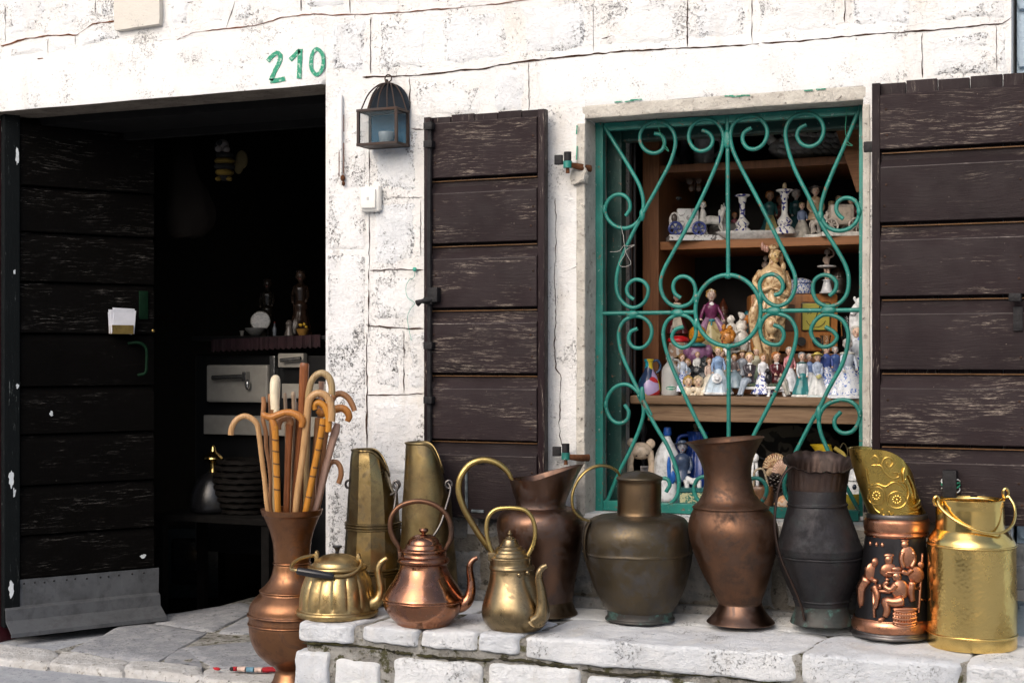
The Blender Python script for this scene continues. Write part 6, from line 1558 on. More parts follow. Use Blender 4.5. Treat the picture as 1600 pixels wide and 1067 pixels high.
def oval(name, f, mat, z, wx, hz, r, parent=None, dd=0.0):
    bm = new(); ring_ = [];N = 20
    cen = bm.verts.new(f.p(.0, z, -r - dd)); 
    for i in range(N):
        a = 2 * math.pi * i / N; x = wx * math.cos(a); ring_.append(bm.verts.new(f.p(r * math.sin(x / r), z + hz * math.sin(a), -r * math.cos(x / r) - dd)))
    for i in range(N): bm.faces.new((cen, ring_[i], ring_[(i + 1) % N]))
    return obj(name, bm, gm(mat), f.root, sharp=0)
oval("label", b, (.66, .68, .66), .2, .17, .10, .228); oval("label_band", b, (.015, .30, .17), .2, .14, .048, .228, dd=.004); oval("label_line", b, (.62, .68, .64), .2, .085, .012, .228, dd=.007)
c = Fig("children_figurine", "two cream moppet children with curly hair sitting close together", "figurine", 1084, 619, F1 - .012, 34)
for e, hr in ((-.26, (.52, .34, .10)), (.2, (.70, .58, .38))):
    c.ell("child_body", CREAM, (e, .25, 0, .22, .27, .2), (e - .2, .08, -.12, .11, .08, .12), (e + .16, .08, -.14, .11, .08, .12), (e - .2, .32, -.1, .07, .12, .08), (e + .2, .32, -.1, .07, .12, .08))
    c.head(e, .64, -.05, .23, (.72, .52, .36), hr, 0, False)
c2 = Fig("boy_figurine", "small fair boy figurine in pale blue kneeling with a brown hat before him", "figurine", 1074, 594, F2, 33)
c2.ell("body", (.50, .60, .70), (0, .22, 0, .26, .24, .2), (0, .42, 0, .16, .22, .14)); c2.head(-.02, .80, -.02, .17, SKIN, (.55, .34, .14), .3, False); c2.ell("brown_hat", (.10, .06, .04), (-.02, .1, -.24, .22, .05, .16), (-.02, .18, -.24, .13, .1, .1))
c2.arms((.50, .60, .70), SKIN, .15, ((-.14, .3, -.18), (.12, .3, -.18)), .5, .06)
r = Fig("dark_rock_figurine", "lumpy blackish rock shaped ornament behind the fair lady", "ornament", 1099, 606, F2 + .01, 50)
r.ell("rock", (.03, .035, .04), (0, .3, 0, .36, .34, .25), (-.2, .5, .02, .2, .2, .2), (.08, .68, .02, .2, .3, .2), (.25, .3, 0, .2, .28, .2), rough=.11)
f = lady("blonde lady in a pale blue ball gown holding a white hat", 1122, 617, F1, 72, .48, FLOR and glaze((.56, .68, .78)), glaze((.28, .42, .66)), (.66, .50, .12), hands=((-.13, .46, -.16), (.12, .50, -.12)), yaw=.5, trim=WHITE)
f.rev("held_hat", WHITE, [(0, .10), (.008, .105), (.02, .06), (.06, .045), (.065, .01)], 20, 3, warp=lambda c_, a_, i_: f.p(-.06, .34, -.24) + Matrix.Rotation(R(75), 3, 'X') @ c_)
w2 = Fig("winged_figurine", "fairy with pale spotted wings close behind the blonde lady", "figurine", 1136, 612, F2, 62)
w2.ell("wing", (.62, .68, .72), (-.06, .62, .03, .06, .24, .03), (.09, .60, .04, .08, .26, .03), (.10, .28, .05, .1, .26, .03)); w2.ell("body", FLOR, (0, .25, 0, .14, .26, .1), (0, .5, 0, .09, .14, .08)); w2.head(0, .76, -.02, .09, SKIN, (.4, .24, .08))
lady("woman with loose golden brown hair in a grey blue dress beside a seated boy", 1147, 606, F2 + .01, 50, .62, (.22, .30, .36), (.16, .13, .13), (.42, .22, .07), yaw=.4)
seated("fair haired boy in a grey jacket on a white stool with a green cushion", 1171, 620, F1, 70, (.055, .045, .055), (.34, .40, .48), (.55, .38, .16), delft("moss_cushion", (.06, .10, .05), (.30, .24, .12), 90), -1)
seated("ginger haired youth in a maroon coat with a black dog on a white stool", 1213, 620, F1, 71, (.10, .018, .024), (.55, .52, .46), (.42, .15, .04), delft("moss_cushion2", (.05, .085, .05), (.26, .22, .12), 90), 1, dog=True)
f = lady("slim old woman in a white blouse and full teal skirt", 1253, 620, F1, 66, .36, (.03, .20, .21), (.62, .66, .70), (.30, .31, .33), base=BISQ, hands=((-.09, .44, -.12), (.09, .46, -.12)), bun=False, apron=None)
f.ell("shawl", (.05, .14, .14), (0, .735, 0, .11, .05, .09))
f = lady("girl in a wide yellow sun hat holding a posy, on a white plinth", 1277, 621, F1, 66, .40, (.68, .69, .68), (.42, .50, .66), (.50, .33, .10), hat=('bonnet', (.66, .52, .12)), base=(.60, .68, .68), hands=((-.05, .48, -.15), (.05, .48, -.15)), bun=False)
f.ell("posy", (.62, .58, .25), (0, .46, -.18, .055, .055, .04), rough=.02)
gent("man in a deep blue coat standing between the yellow hat and the big crinoline", 1305, 600, F2, 56, (.06, .12, .34), (.42, .48, .60), (.45, .46, .46), skin=(.62, .52, .46), bw=.22)
f = lady("grey haired lady in a broad white and blue pleated crinoline on a white base", 1324, 622, F1 - .01, 88, .54, delft("crinoline_blue_trim", (.66, .69, .74), (.10, .19, .50), 95, .57, .62), (.56, .63, .74), (.52, .52, .50), skin=(.64, .58, .54), base=(.70, .72, .76), folds=18, hands=((-.10, .46, -.18), (.12, .48, -.16)), yaw=.35)
f.ell("collar", (.68, .68, .60), (0, .74, 0, .13, .035, .10))
s_ = Fig("horse_head_ornament", "tall white porcelain rearing horse at the window's far edge", "ornament", 1343, 600, F2 + .02, 134)
s_.tub("horse_body", WHITE, ([(.02, 0, 0), (.02, .3, 0), (-.01, .55, 0), (-.05, .78, 0), (-.03, .9, -.02)], [.12, .10, .10, .07, .05]), ([(-.03, .9, -.02), (-.07, .86, -.05), (-.10, .80, -.07)], [.05, .045, .03])); s_.ell("mane", WHITE, (-.01, .95, .02, .035, .07, .03), (.01, .86, .02, .04, .07, .03), (.02, .74, .02, .05, .07, .04), (-.05, .98, 0, .02, .04, .02), rough=.03)
s_.ell("blue_trim", (.10, .18, .48), (.0, .5, -.09, .05, .07, .02), (.01, .3, -.10, .06, .05, .02))
lady("child in a blue spotted smock tucked behind the big crinoline", 1341, 560, F3 - .02, 48, .55, DEL, DEL, (.5, .42, .3))
# middle row, higher up behind
M1, M2 = .46, .60
f = lady("queenly lady with a plum bodice, lilac overskirt and pale gold gown", 1111, 551, M2, 94, .46, delft("gold_gown", (.44, .38, .20), (.30, .24, .10), 40), (.16, .03, .10), (.42, .24, .08), skin=(.68, .52, .44), hands=((-.17, .52, -.08), (.19, .50, -.08)), folds=7, trim=None, bun=True)
f.tub("overskirt", (.30, .17, .28), ([(-.06, .53, -.05), (-.15, .34, -.10), (-.21, .1, -.06)], [.04, .07, .06]), ([(.06, .53, -.05), (.17, .34, -.10), (.22, .1, -.06)], [.04, .07, .06])); f.ell("bow", (.03, .22, .26), (0, .50, -.10, .05, .025, .02), (-.01, .44, -.12, .015, .06, .02)); f.ell("neck_lace", WHITE, (0, .735, -.06, .045, .05, .03))
f.ell("tiara", (.72, .66, .52), (-.03, .955, -.045, .018, .018, .014), (0, .965, -.05, .02, .022, .014), (.03, .955, -.045, .018, .018, .014))
g = Fig("white_group_figurine", "unglazed white couple sitting on a carved bench, all white", "figurine", 1151, 553, M2 - .02, 64)
g.ell("seated_pair", BISQ, (-.1, .32, 0, .24, .22, .2), (.1, .36, .02, .22, .26, .2), (-.14, .6, 0, .13, .16, .12), (.12, .66, 0, .13, .18, .12), (-.15, .84, -.02, .09, .105, .09), (.12, .92, -.02, .085, .1, .09), (-.2, .2, -.18, .1, .2, .08), (.15, .2, -.18, .1, .22, .08), (-.05, .55, -.14, .14, .05, .05), rough=.05); g.ell("bench", BISQ, (.3, .14, 0, .16, .14, .16), (.32, .3, 0, .12, .03, .14), (0, .05, 0, .42, .05, .24), rough=.03)
h = Fig("ginger_bust", "glossy ginger haired head of a doll facing aside, in a white collar", "figurine", 1136, 556, F3, 44)
h.head(0, .62, 0, .26, (.55, .24, .07), (.50, .20, .035), 1.0, False); h.rev("collar", WHITE, [(0, .12), (.05, .16), (.2, .15), (.3, .1)], 20)
h.ell("topknot", (.52, .22, .04), (-.12, 1.0, -.05, .09, .11, .09), (.1, .98, 0, .1, .1, .1), rough=.05)
q = Fig("pumpkin_doll", "doll with a big orange pumpkin head, lilac coat and teal collar", "figurine", 1090, 572, F3 - .02, 66)
q.rev("pumpkin", (.52, .22, .015), [(.55, .06), (.57, .14), (.65, .20), (.76, .21), (.88, .17), (.95, .08), (.94, .02)], 48, 4, lambda a, z, i: 1 - .07 * (1 - abs(math.sin(a * 5)) ** .6)); q.ell("eyes", (.03, .01, .01), (-.07, .78, -.19, .035, .025, .02), (.07, .78, -.19, .035, .025, .02), (0, .68, -.19, .06, .018, .025)); q.ell("coat", (.22, .10, .20), (0, .25, 0, .28, .27, .2), (-.25, .36, -.04, .1, .15, .1), (.25, .36, -.04, .1, .15, .1), rough=.02); q.rev("collar", (.03, .18, .20), [(.46, .2), (.49, .22), (.54, .14), (.56, .08)], 28, 3, lambda a, z, i: 1 + .05 * math.sin(a * 14)); q.ell("stalk", (.05, .07, .01), (0, .98, 0, .025, .06, .025))
f = lady("grey curled granny doll in a dark red dress and cream shawl", 1057, 522, M2 + .02, 60, .50, (.10, .018, .02), (.13, .03, .03), (.42, .38, .36), skin=(.60, .38, .30), apron=(.58, .52, .42), bun=False)
f.ell("shawl", CREAM, (0, .72, -.02, .13, .05, .1))
e = Fig("lidded_mug", "pottery mug with a bright red lid beneath the granny doll", "mug", 1060, 576, F3, 54)
e.rev("body", delft("mug_rust", (.30, .20, .14), (.46, .44, .42), 40), [(0, .24), (.02, .28), (.3, .31), (.6, .30), (.76, .27)], 32); e.rev("lid", (.52, .015, .02), [(.765, .28), (.79, .31), (.86, .30), (.93, .2), (.96, .06)], 32); e.tub("handle", (.34, .10, .04), ([(.26, .6, 0), (.42, .56, 0), (.44, .36, 0), (.28, .24, 0)], .05))
k_ = Fig("sombrero_figurine", "small clay dancer in a rust poncho behind the stoneware bottle", "figurine", 1063, 600, F2 + .02, 50)
k_.rev("poncho", (.30, .08, .03), [(.1, .26), (.13, .3), (.4, .2), (.6, .1)], 28, 3, lambda a, z, i: 1 + .06 * math.sin(a * 7)); k_.rev("foot", (.12, .05, .03), [(0, .16), (.1, .14)], 20); k_.head(0, .74, 0, .12, (.40, .22, .13), (.05, .03, .02), 0, False, ('brim', (.36, .24, .10)))
lady("small lady in a wine red dress just behind the dark rock", 1108, 586, F3 - .01, 44, .6, (.16, .03, .06), (.14, .03, .05), (.2, .08, .04))
gn = Fig("bearded_gnome", "dim brown bearded gnome in the dark behind the queenly lady", "figurine", 1130, 552, .86, 86)
gn.rev("robe", (.10, .06, .045), [(0, .2), (.02, .22), (.4, .17), (.7, .1)], 24); gn.head(0, .76, 0, .085, (.26, .13, .09), (.16, .08, .06), 0, False, None, (.16, .10, .08)); gn.rev("pointed_cap", (.14, .04, .02), [(.80, .09), (.84, .085), (.93, .045), (1.0, .008)], 20)
bl = Fig("teal_bird", "teal and orange bird ornament between the white couple and the radio", "ornament", 1166, 551, M2 + .08, 70)
bl.ell("body", (.02, .11, .14), (0, .4, 0, .17, .36, .14), (.06, .82, 0, .13, .13, .12)); bl.ell("orange_crest", (.50, .17, .02), (.0, .74, -.11, .12, .10, .04), (-.08, .68, -.12, .05, .03, .05))
# the tall carved lady
L_ = Fig("carved_lady_statue", "tall honey coloured carved lady with flowing robe before the wooden radio", "statue", 1204, 606, F3 - .03, 224)
STAT = delft("carved_cream", (.60, .44, .25), (.28, .16, .075), 46, .44, .64)  # brown patches put the shading of the folds into the colour
L_.tub("trunk", glaze((.24, .14, .07)), ([(-.05, 0, .0), (-.04, .1, 0), (-.035, .24, 0)], [.065, .045, .04]), ([(-.09, 0, .02), (-.06, .12, .01), (-.05, .24, .0)], [.03, .025, .02]), ([(0, 0, -.01), (-.03, .12, -.02), (-.04, .24, 0)], [.03, .025, .02]))
def robe(a, z, i): return 1 + .11 * math.sin(8 * a + z * 26) + .07 * abs(math.sin(9 * a - z * 34))
L_.rev("robe", STAT, [(.19, .025), (.22, .042), (.30, .062), (.42, .085), (.52, .10), (.60, .10), (.66, .088), (.70, .078)], 56, 6, robe, dx=.0)
L_.tub("robe_train", STAT, ([(-.09, .62, -.04), (-.13, .52, -.04), (-.12, .40, -.03), (-.09, .28, -.02), (-.06, .18, -.02)], [.018, .03, .03, .024, .012]), ([(-.05, .6, -.09), (-.08, .48, -.09), (-.07, .36, -.07)], [.012, .022, .012]), ([(.08, .68, -.05), (.095, .60, -.06), (.06, .52, -.09), (.0, .46, -.09)], [.018, .025, .02, .012]))
L_.rev("torso", STAT, [(.66, .070), (.72, .062), (.78, .074), (.815, .070), (.845, .04), (.87, .021), (.92, .020)], 36, 5, lambda a, z, i: 1 + .25 * abs(math.cos(a)), dx=.015)
L_.tub("arms", STAT, ([(.10, .81, 0), (.125, .72, -.02), (.09, .64, -.08), (.02, .67, -.11)], [.022, .02, .017, .013]), ([(-.07, .81, 0), (-.115, .74, -.03), (-.08, .68, -.09), (-.01, .70, -.10)], [.022, .02, .017, .013]))
L_.tub("fingers", STAT, *[([(-.01 + k * .012, .69 - k * .004, -.125), (.03 + k * .012, .68 - k * .008, -.135)], .0065) for k in range(5)])
L_.ell("fan", STAT, (.02, .745, -.10, .07, .07, .02))
L_.head(.03, .915, -.01, .042, (.62, .43, .20), STAT, -.25, True)
L_.ell("flowing_hair", STAT, (.075, .90, .02, .02, .045, .025), (.09, .845, .02, .022, .04, .025), (.02, .975, 0, .042, .024, .042), rough=.010)
L_.ell("feather", (.48, .26, .20), (-.06, .985, -.02, .012, .03, .01), (-.045, .97, -.03, .012, .025, .01), (-.03, .965, -.035, .012, .025, .01))
U = Fig("gilded_urn", "small fluted honey coloured urn hanging at the carved lady's knees", "ornament", 1206, 530, F3 - .085, 44)
U.rev("urn", STAT, [(0, .14), (.04, .15), (.1, .06), (.16, .08), (.3, .2), (.5, .24), (.66, .2), (.76, .1), (.84, .12), (.9, .05), (1.0, .02)], 64, 4, lambda a, z, i: 1 - .06 * (1 - abs(math.sin(a * 8)) ** .7))
U.tub("stand", glaze((.20, .12, .06)), ([(0, 0, 0), (-.05, -.5, .05), (.0, -1.0, .05), (-.08, -1.68, .06)], [.06, .05, .05, .09]))
# radio
rd = Fig("wooden_radio", "old wooden table radio with a yellow dial behind the carved lady", "radio", 1242, 551, M2 + .01, 92)
RW = m_grain("radio_veneer", (.30, .115, .03), (.40, .165, .05), .35, 'z', .7)
bm = new(); box(bm, -rd.k(.745), rd.k(.725), 0, rd.k(.9), rd.k(.02), rd.k(1.0), rd.k(.06), Matrix.Rotation(-TH * .2, 4, 'Z')); obj("case", bm, RW, rd.root)
RR = Matrix.Rotation(-TH * .2, 4, 'Z')
def rbox(name, x0, x1, z0, z1, d, th, mat, bev=.02):
    bm = new(); box(bm, rd.k(x0), rd.k(x1), -rd.k(d), rd.k(th), rd.k(z0), rd.k(z1), rd.k(bev), RR); return obj(name, bm, gm(mat), rd.root, smooth=False)
rbox("dial_frame", .10, .60, .36, .86, .02, .02, m_plain("dial_bezel", (.10, .055, .02), .4), .04); rbox("dial", .125, .575, .385, .835, .028, -.021, m_plain("dial_yellow", (.42, .38, .06), .35, .06), .01)
rbox("speaker_cloth", -.26, .0, .36, .82, .015, .02, m_plain("speaker_cloth", (.12, .075, .05), .9, .3), .03)
n_dial = m_plain("dial_ink", (.03, .03, .015), .5)
bm = new()
for rr, a0, a1 in ((.15, 20, 160), (.11, 30, 150), (.17, 200, 340)): tube(bm, [RR @ Vector((rd.k(.35 + rr * math.cos(R(a))), -rd.k(.031), rd.k(.60 + rr * math.sin(R(a))))) for a in range(a0, a1 + 1, 20)], rd.k(.006), seg=5, n=2)
obj("dial_scale", bm, n_dial, rd.root)
bm = new(); tube(bm, [RR @ Vector((rd.k(.35), -rd.k(.035), rd.k(.6))), RR @ Vector((rd.k(.42), -rd.k(.035), rd.k(.8)))], rd.k(.008), seg=6, smooth=False); obj("needle", bm, n_dial, rd.root)
for x in (.10, .36):
    bm = new(); tube(bm, [RR @ Vector((rd.k(x), rd.k(.01), rd.k(.19))), RR @ Vector((rd.k(x), -rd.k(.09), rd.k(.19)))], rd.k(.075), seg=20, smooth=False); obj("knob", bm, BLACKP, rd.root)
for x in (-.6, .55):
    bm = new(); box(bm, rd.k(x - .06), rd.k(x + .06), rd.k(.05), rd.k(.4), 0, rd.k(.02), 0, RR); obj("foot", bm, BLACKP, rd.root, smooth=False)
RT = P(1242, 551, M2 + .01).z + rd.k(1.0)
def on_radio(u, Y): return HOR - (RT - CZ) * pxm(Y, u)
YB = M2 + .06
b = Fig("lidded_bowl", "round blue and white porcelain box with a lid on top of the radio", "bowl", 1250, on_radio(1250, YB), YB, 26)
b.rev("body", DEL2, [(0, .62), (.03, .68), (.3, .72), (.58, .70), None, (.6, .62), (.66, .62)], 48); b.rev("lid", DEL2, [(.665, .70), (.72, .72), (.84, .6), (.95, .3), (.98, .05)], 48)
def ballerina(label, u, vb, Y, h, up=True, ped=True):
    b = Fig("ballerina_figurine", label, "figurine", u, vb, Y, h)
    if ped: b.rev("pedestal", (.68, .70, .74), [(0, .155), (.02, .165), (.05, .13), (.2, .085), (.26, .075), (.28, .09), (.3, .085)], 24)
    b.tub("legs", (.58, .42, .32), ([(-.02, .29, 0), (-.025, .42, 0), (-.03, .54, 0)], [.018, .03, .04]), ([(.02, .29, -.02), (.03, .42, -.02), (.03, .54, 0)], [.018, .03, .04]))
    b.rev("tutu", (.66, .64, .64), [(.565, .05), (.56, .14), (.575, .19), (.60, .185), (.61, .10), (.625, .05)], 48, 3, lambda a, z, i: 1 + .07 * math.sin(a * 11))
    b.rev("bodice", (.60, .46, .38), [(.6, .048), (.66, .055), (.74, .07), (.78, .06), (.81, .025)], 20)
    b.tub("arms", (.62, .45, .35), ([(.06, .775, 0), (.14, .82, -.02), (.13, .91, -.03), (.02, .99, -.03), (-.05, 1.0, -.03)] if up else [(.06, .77, 0), (.13, .72, -.05), (.16, .64, -.06)], [.02, .018, .016, .013, .01] if up else [.02, .018, .012]), ([(-.06, .775, 0), (-.08, .70, -.04), (-.03, .63, -.08)], [.02, .018, .012]))
    b.head(-.0, .885, -.01, .052, (.66, .55, .47), (.62, .58, .54), .2, True); return b
ballerina("ballerina with a raised arm on a white pedestal, standing on top of the radio", 1292, on_radio(1292, YB - .03), YB - .03, 72)
ballerina("smaller ballerina in a white tutu at the carved lady's shoulder", 1196, on_radio(1196, YB), YB, 64, False)
ur = Fig("silver_urn", "dark silver relief urn with a domed lid beside the raised arm ballerina", "urn", 1309, on_radio(1309, YB + .05), YB + .05, 42)
SLV = m_metal("tarnished_silver", (.30, .28, .25), (.16, .15, .13), (.04, .04, .035), rough=.35, dirt=.5, bump=.5)
ur.rev("body", SLV, [(0, .3), (.03, .36), (.1, .30), (.3, .36), (.5, .40), (.56, .42), (.60, .38)], 40); ur.rev("lid", SLV, [(.605, .30), (.66, .29), (.8, .24), (.93, .12), (.98, .06), (1.02, .01)], 48, 4, lambda a, z, i: 1 - .06 * (1 - abs(math.sin(a * 6))))
GLS2 = Nt("clear_glass"); GLS2 = GLS2.set(color=(.9, .95, .95), rough=.02, trans=1.0, ior=1.3)
for lab, u, vb, Y, h in (("clear glass goblet standing below the radio's knobs", 1290, 574, F3, 50), ("tall flaring clear glass lamp chimney by the horse ornament", 1322, 556, M2, 62)):
    g = Fig("glass_vessel", lab, "glass", u, vb, Y, h)
    g.rev("bowl", GLS2, [(0, .14), (.02, .15), (.05, .05), (.3, .05), (.45, .12), (.7, .13), (1.0, .17), None, (1.0, .155), (.7, .115), (.5, .1)], 28)

# second shelf
Y2 = .575
def v2(u, Y): return HOR - (SH2 - CZ) * pxm(Y, u)
cr = Fig("coach_ornament", "white porcelain horse and clog cart on a scrolled plinth, blue wheels", "ornament", 1084, v2(1084, .545), .545, 54)
cr.base(delft("scrolled_plinth", (.62, .62, .61), (.10, .09, .09), 70, .55, .6), .76, .16, 'box')
bm = new(); box(bm, -cr.k(.5), cr.k(.12), -cr.k(.2), cr.k(.2), cr.k(.25), cr.k(.95), cr.k(.05)); obj("cart_box", bm, delft("cart_drawing", (.60, .60, .58), (.28, .27, .26), 60, .56, .6), cr.root)
cr.ell("clog", BISQ, (-.58, .58, -.16, .16, .26, .1)); cr.ell("clog_hollow", (.08, .06, .05), (-.59, .66, -.24, .09, .13, .05))
for x in (-.56, .12):
    bm = new(); tube(bm, [cr.p(x + .18 * math.cos(a), .36 + .18 * math.sin(a), -.27) for a in [2 * math.pi * i / 14 for i in range(14)]], cr.k(.035), seg=8, closed=True, n=2)
    for i in range(3): tube(bm, [cr.p(x + .17 * math.cos(i * 1.05), .36 + .17 * math.sin(i * 1.05), -.27), cr.p(x - .17 * math.cos(i * 1.05), .36 - .17 * math.sin(i * 1.05), -.27)], cr.k(.022), seg=6, smooth=False)
    obj("wheel", bm, gm((.05, .07, .25)), cr.root)
cr.rev("driver", BISQ, [(.2, .05), (.24, .09), (.35, .12), (.5, .10), (.62, .16), (.7, .1), (.8, .1), (.95, .05)], 24, dx=.26); cr.head(.26, 1.05, -.02, .10, BISQ, (.35, .26, .14), 0, True)
def horse(f, x0, z0, sc, mat):
    L2 = lambda x, z, d=0: (x0 + x * sc, z0 + z * sc, d * sc)
    f.tub("horse", mat, ([L2(-.3, .52), L2(-.1, .56), L2(.15, .54), L2(.28, .6)], [.13 * sc, .15 * sc, .15 * sc, .12 * sc]), ([L2(.24, .6), L2(.32, .82), L2(.38, .98)], [.11 * sc, .085 * sc, .07 * sc]), ([L2(.34, .98), L2(.46, .92), L2(.56, .84)], [.075 * sc, .06 * sc, .04 * sc]),
          ([L2(.2, .5, -.06), L2(.30, .3, -.06), L2(.26, .05, -.06)], [.06 * sc, .035 * sc, .03 * sc]), ([L2(.2, .5, .08), L2(.24, .3, .08), L2(.38, .08, .08)], [.06 * sc, .035 * sc, .03 * sc]), ([L2(-.3, .52, -.06), L2(-.36, .3, -.06), L2(-.28, .05, -.06)], [.08 * sc, .045 * sc, .03 * sc]), ([L2(-.3, .52, .08), L2(-.28, .3, .08), L2(-.16, .05, .08)], [.08 * sc, .045 * sc, .03 * sc]), ([L2(-.42, .6), L2(-.5, .45), L2(-.5, .25)], [.03 * sc, .045 * sc, .015 * sc]))
    f.ell("mane", mat, (x0 + .30 * sc, z0 + .95 * sc, 0, .05 * sc, .12 * sc, .05 * sc), (x0 + .22 * sc, z0 + .8 * sc, 0, .05 * sc, .12 * sc, .05 * sc), (x0 + .36 * sc, z0 + 1.08 * sc, 0, .02 * sc, .05 * sc, .02 * sc), rough=.02 * sc)
    f.ell("harness", (.04, .06, .26), (x0 + .2 * sc, z0 + .56 * sc, 0, .05 * sc, .16 * sc, .17 * sc))
horse(cr, .56, .15, .86, glaze(BISQ))
tr = Fig("oval_tray", "long white oval porcelain tray lying along the middle shelf", "tray", 1188, v2(1188, .57), .57, 14)
tr.rev("dish", (.62, .61, .59), [(0, 3.6), (.1, 3.9), (.8, 4.9), (.95, 4.95), (.85, 4.8), (.3, 3.8)], 48, 3, warp=lambda c_, a_, i_: Vector((c_.x, c_.y * .36, c_.z)))
def candle(label, u, vb, Y, h, mat):
    c = Fig("candlestick", label, "candlestick", u, vb, Y, h)
    c.rev("stick", mat, [(0, .2), (.02, .235), (.1, .22), (.17, .17), (.2, .13), (.24, .15), (.3, .17), (.36, .13), (.44, .075), (.6, .068), (.78, .07), (.82, .09), (.9, .10), (.93, .12), (.96, .18), (.985, .19), (1.0, .17), None, (.99, .08), (.95, .07)], 32); return c
DEL3 = delft("delft_candlestick", (.76, .74, .70), (.035, .04, .22), 42, .54, .57)
CSHADE = delft("delft_candlestick_shaded", (.30, .30, .28), (.03, .035, .10), 42, .54, .57)  # darker copy of the candlestick glaze, the corner's shade put into its colour
vt = v2(1160, .57) - 7
candle("blue and white candlestick, front one on the tray near the horse cart", 1160, vt - 1, .565, 64, DEL3)
candle("taller blue and white candlestick on the tray with a candle stub", 1226, v2(1226, .57) - 7, .565, 71, DEL3)
s3 = Fig("candle_stub", "stub of yellowed candle in the taller candlestick", "candle", 1226, v2(1226, .57) - 77, .565, 12); s3.rev("wax", (.42, .32, .18), [(0, .3), (.6, .28), (.8, .22), (1.0, .05)], 16)
candle("shadowy candlestick at the cabinet's dark corner behind the cart", 1051, v2(1051, .72), .72, 76, CSHADE)
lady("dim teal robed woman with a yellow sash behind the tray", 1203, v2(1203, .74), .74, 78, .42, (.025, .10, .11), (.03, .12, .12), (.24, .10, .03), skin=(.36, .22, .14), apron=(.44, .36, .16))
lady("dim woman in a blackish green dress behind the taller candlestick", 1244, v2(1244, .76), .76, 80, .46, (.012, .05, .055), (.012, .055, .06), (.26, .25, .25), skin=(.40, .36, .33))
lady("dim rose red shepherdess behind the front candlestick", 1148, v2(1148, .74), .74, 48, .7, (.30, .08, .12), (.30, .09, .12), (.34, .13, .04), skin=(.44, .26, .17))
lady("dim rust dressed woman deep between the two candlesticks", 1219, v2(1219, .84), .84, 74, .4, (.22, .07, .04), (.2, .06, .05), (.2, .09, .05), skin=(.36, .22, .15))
bx = Fig("porcelain_box", "plain greyish white oval porcelain box behind the front candlestick", "box", 1135, v2(1135, .70), .70, 36); bx.rev("body", (.40, .385, .36), [(0, .7), (.03, .76), (.5, .8), (.8, .7), (.9, .4), (.95, .05)], 36, 3, warp=lambda c_, a_, i_: Vector((c_.x, c_.y * .5, c_.z)))
gent("tan coated man with a black hat and moustache standing on a white slab", 1274, v2(1274, .56), .56, 78, delft("tan_coat", (.36, .26, .16), (.28, .19, .11), 60), (.60, .56, .50), (.10, .09, .08), skin=(.46, .33, .25), hat=('brim', (.05, .045, .045)), base=BISQ, bw=.24)
co = Fig("coach_ornament", "cream porcelain coach with spoked wheels in the cabinet's bright corner", "ornament", 1314, v2(1314, .55), .55, 52)
co.base(BISQ, .66, .13, 'box')
bm = new(); box(bm, -co.k(.36), co.k(.36), -co.k(.22), co.k(.22), co.k(.36), co.k(.98), co.k(.09)); obj("cabin", bm, gm((.58, .50, .42)), co.root)
bm = new(); box(bm, -co.k(.12), co.k(.24), -co.k(.235), -co.k(.222), co.k(.46), co.k(.88), co.k(.012)); obj("door", bm, gm((.62, .52, .42)), co.root, smooth=False)
for x, r_ in ((-.34, .19), (.40, .22)):
    bm = new(); tube(bm, [co.p(x + r_ * math.cos(a), .33 + r_ * math.sin(a), -.28) for a in [2 * math.pi * i / 16 for i in range(16)]], co.k(.03), seg=8, closed=True, n=2)
    for i in range(4): tube(bm, [co.p(x + r_ * math.cos(i * .785), .33 + r_ * math.sin(i * .785), -.28), co.p(x - r_ * math.cos(i * .785), .33 - r_ * math.sin(i * .785), -.28)], co.k(.018), seg=6, smooth=False)
    obj("wheel", bm, gm((.56, .50, .44)), co.root)
horse(co, -.62, .12, .62, glaze((.55, .49, .43)))
gent("small couple's gentleman in brown riding behind the cream coach", 1311, v2(1311, .66), .66, 66, (.20, .15, .10), (.2, .15, .1), (.22, .18, .12), skin=(.38, .27, .18), base=(.2, .16, .12))
gent("little boy in dark teal behind the coach, shorter than the brown man", 1299, v2(1299, .64), .64, 58, (.015, .07, .09), (.1, .1, .1), (.32, .24, .12), skin=(.40, .30, .19), base=(.2, .16, .12))
rb_ = Fig("red_bundle", "red glazed rooster ornament behind the coach's roof", "ornament", 1322, v2(1322, .68), .68, 58); rb_.ell("body", (.34, .03, .035), (0, .4, 0, .16, .4, .14), (.03, .78, 0, .14, .14, .12), rough=.03)
bf = Fig("wooden_butterfly", "brown wooden butterfly hanging in the dark above the horse cart", "ornament", 1085, 300, .70, 30)
bf.ell("wings", (.10, .045, .018), (-.25, .62, 0, .22, .26, .03), (.22, .66, 0, .2, .26, .03), (-.16, .2, 0, .16, .2, .03), (.22, .22, 0, .17, .22, .03)); bf.ell("body", (.07, .03, .015), (0, .45, -.03, .05, .45, .05))
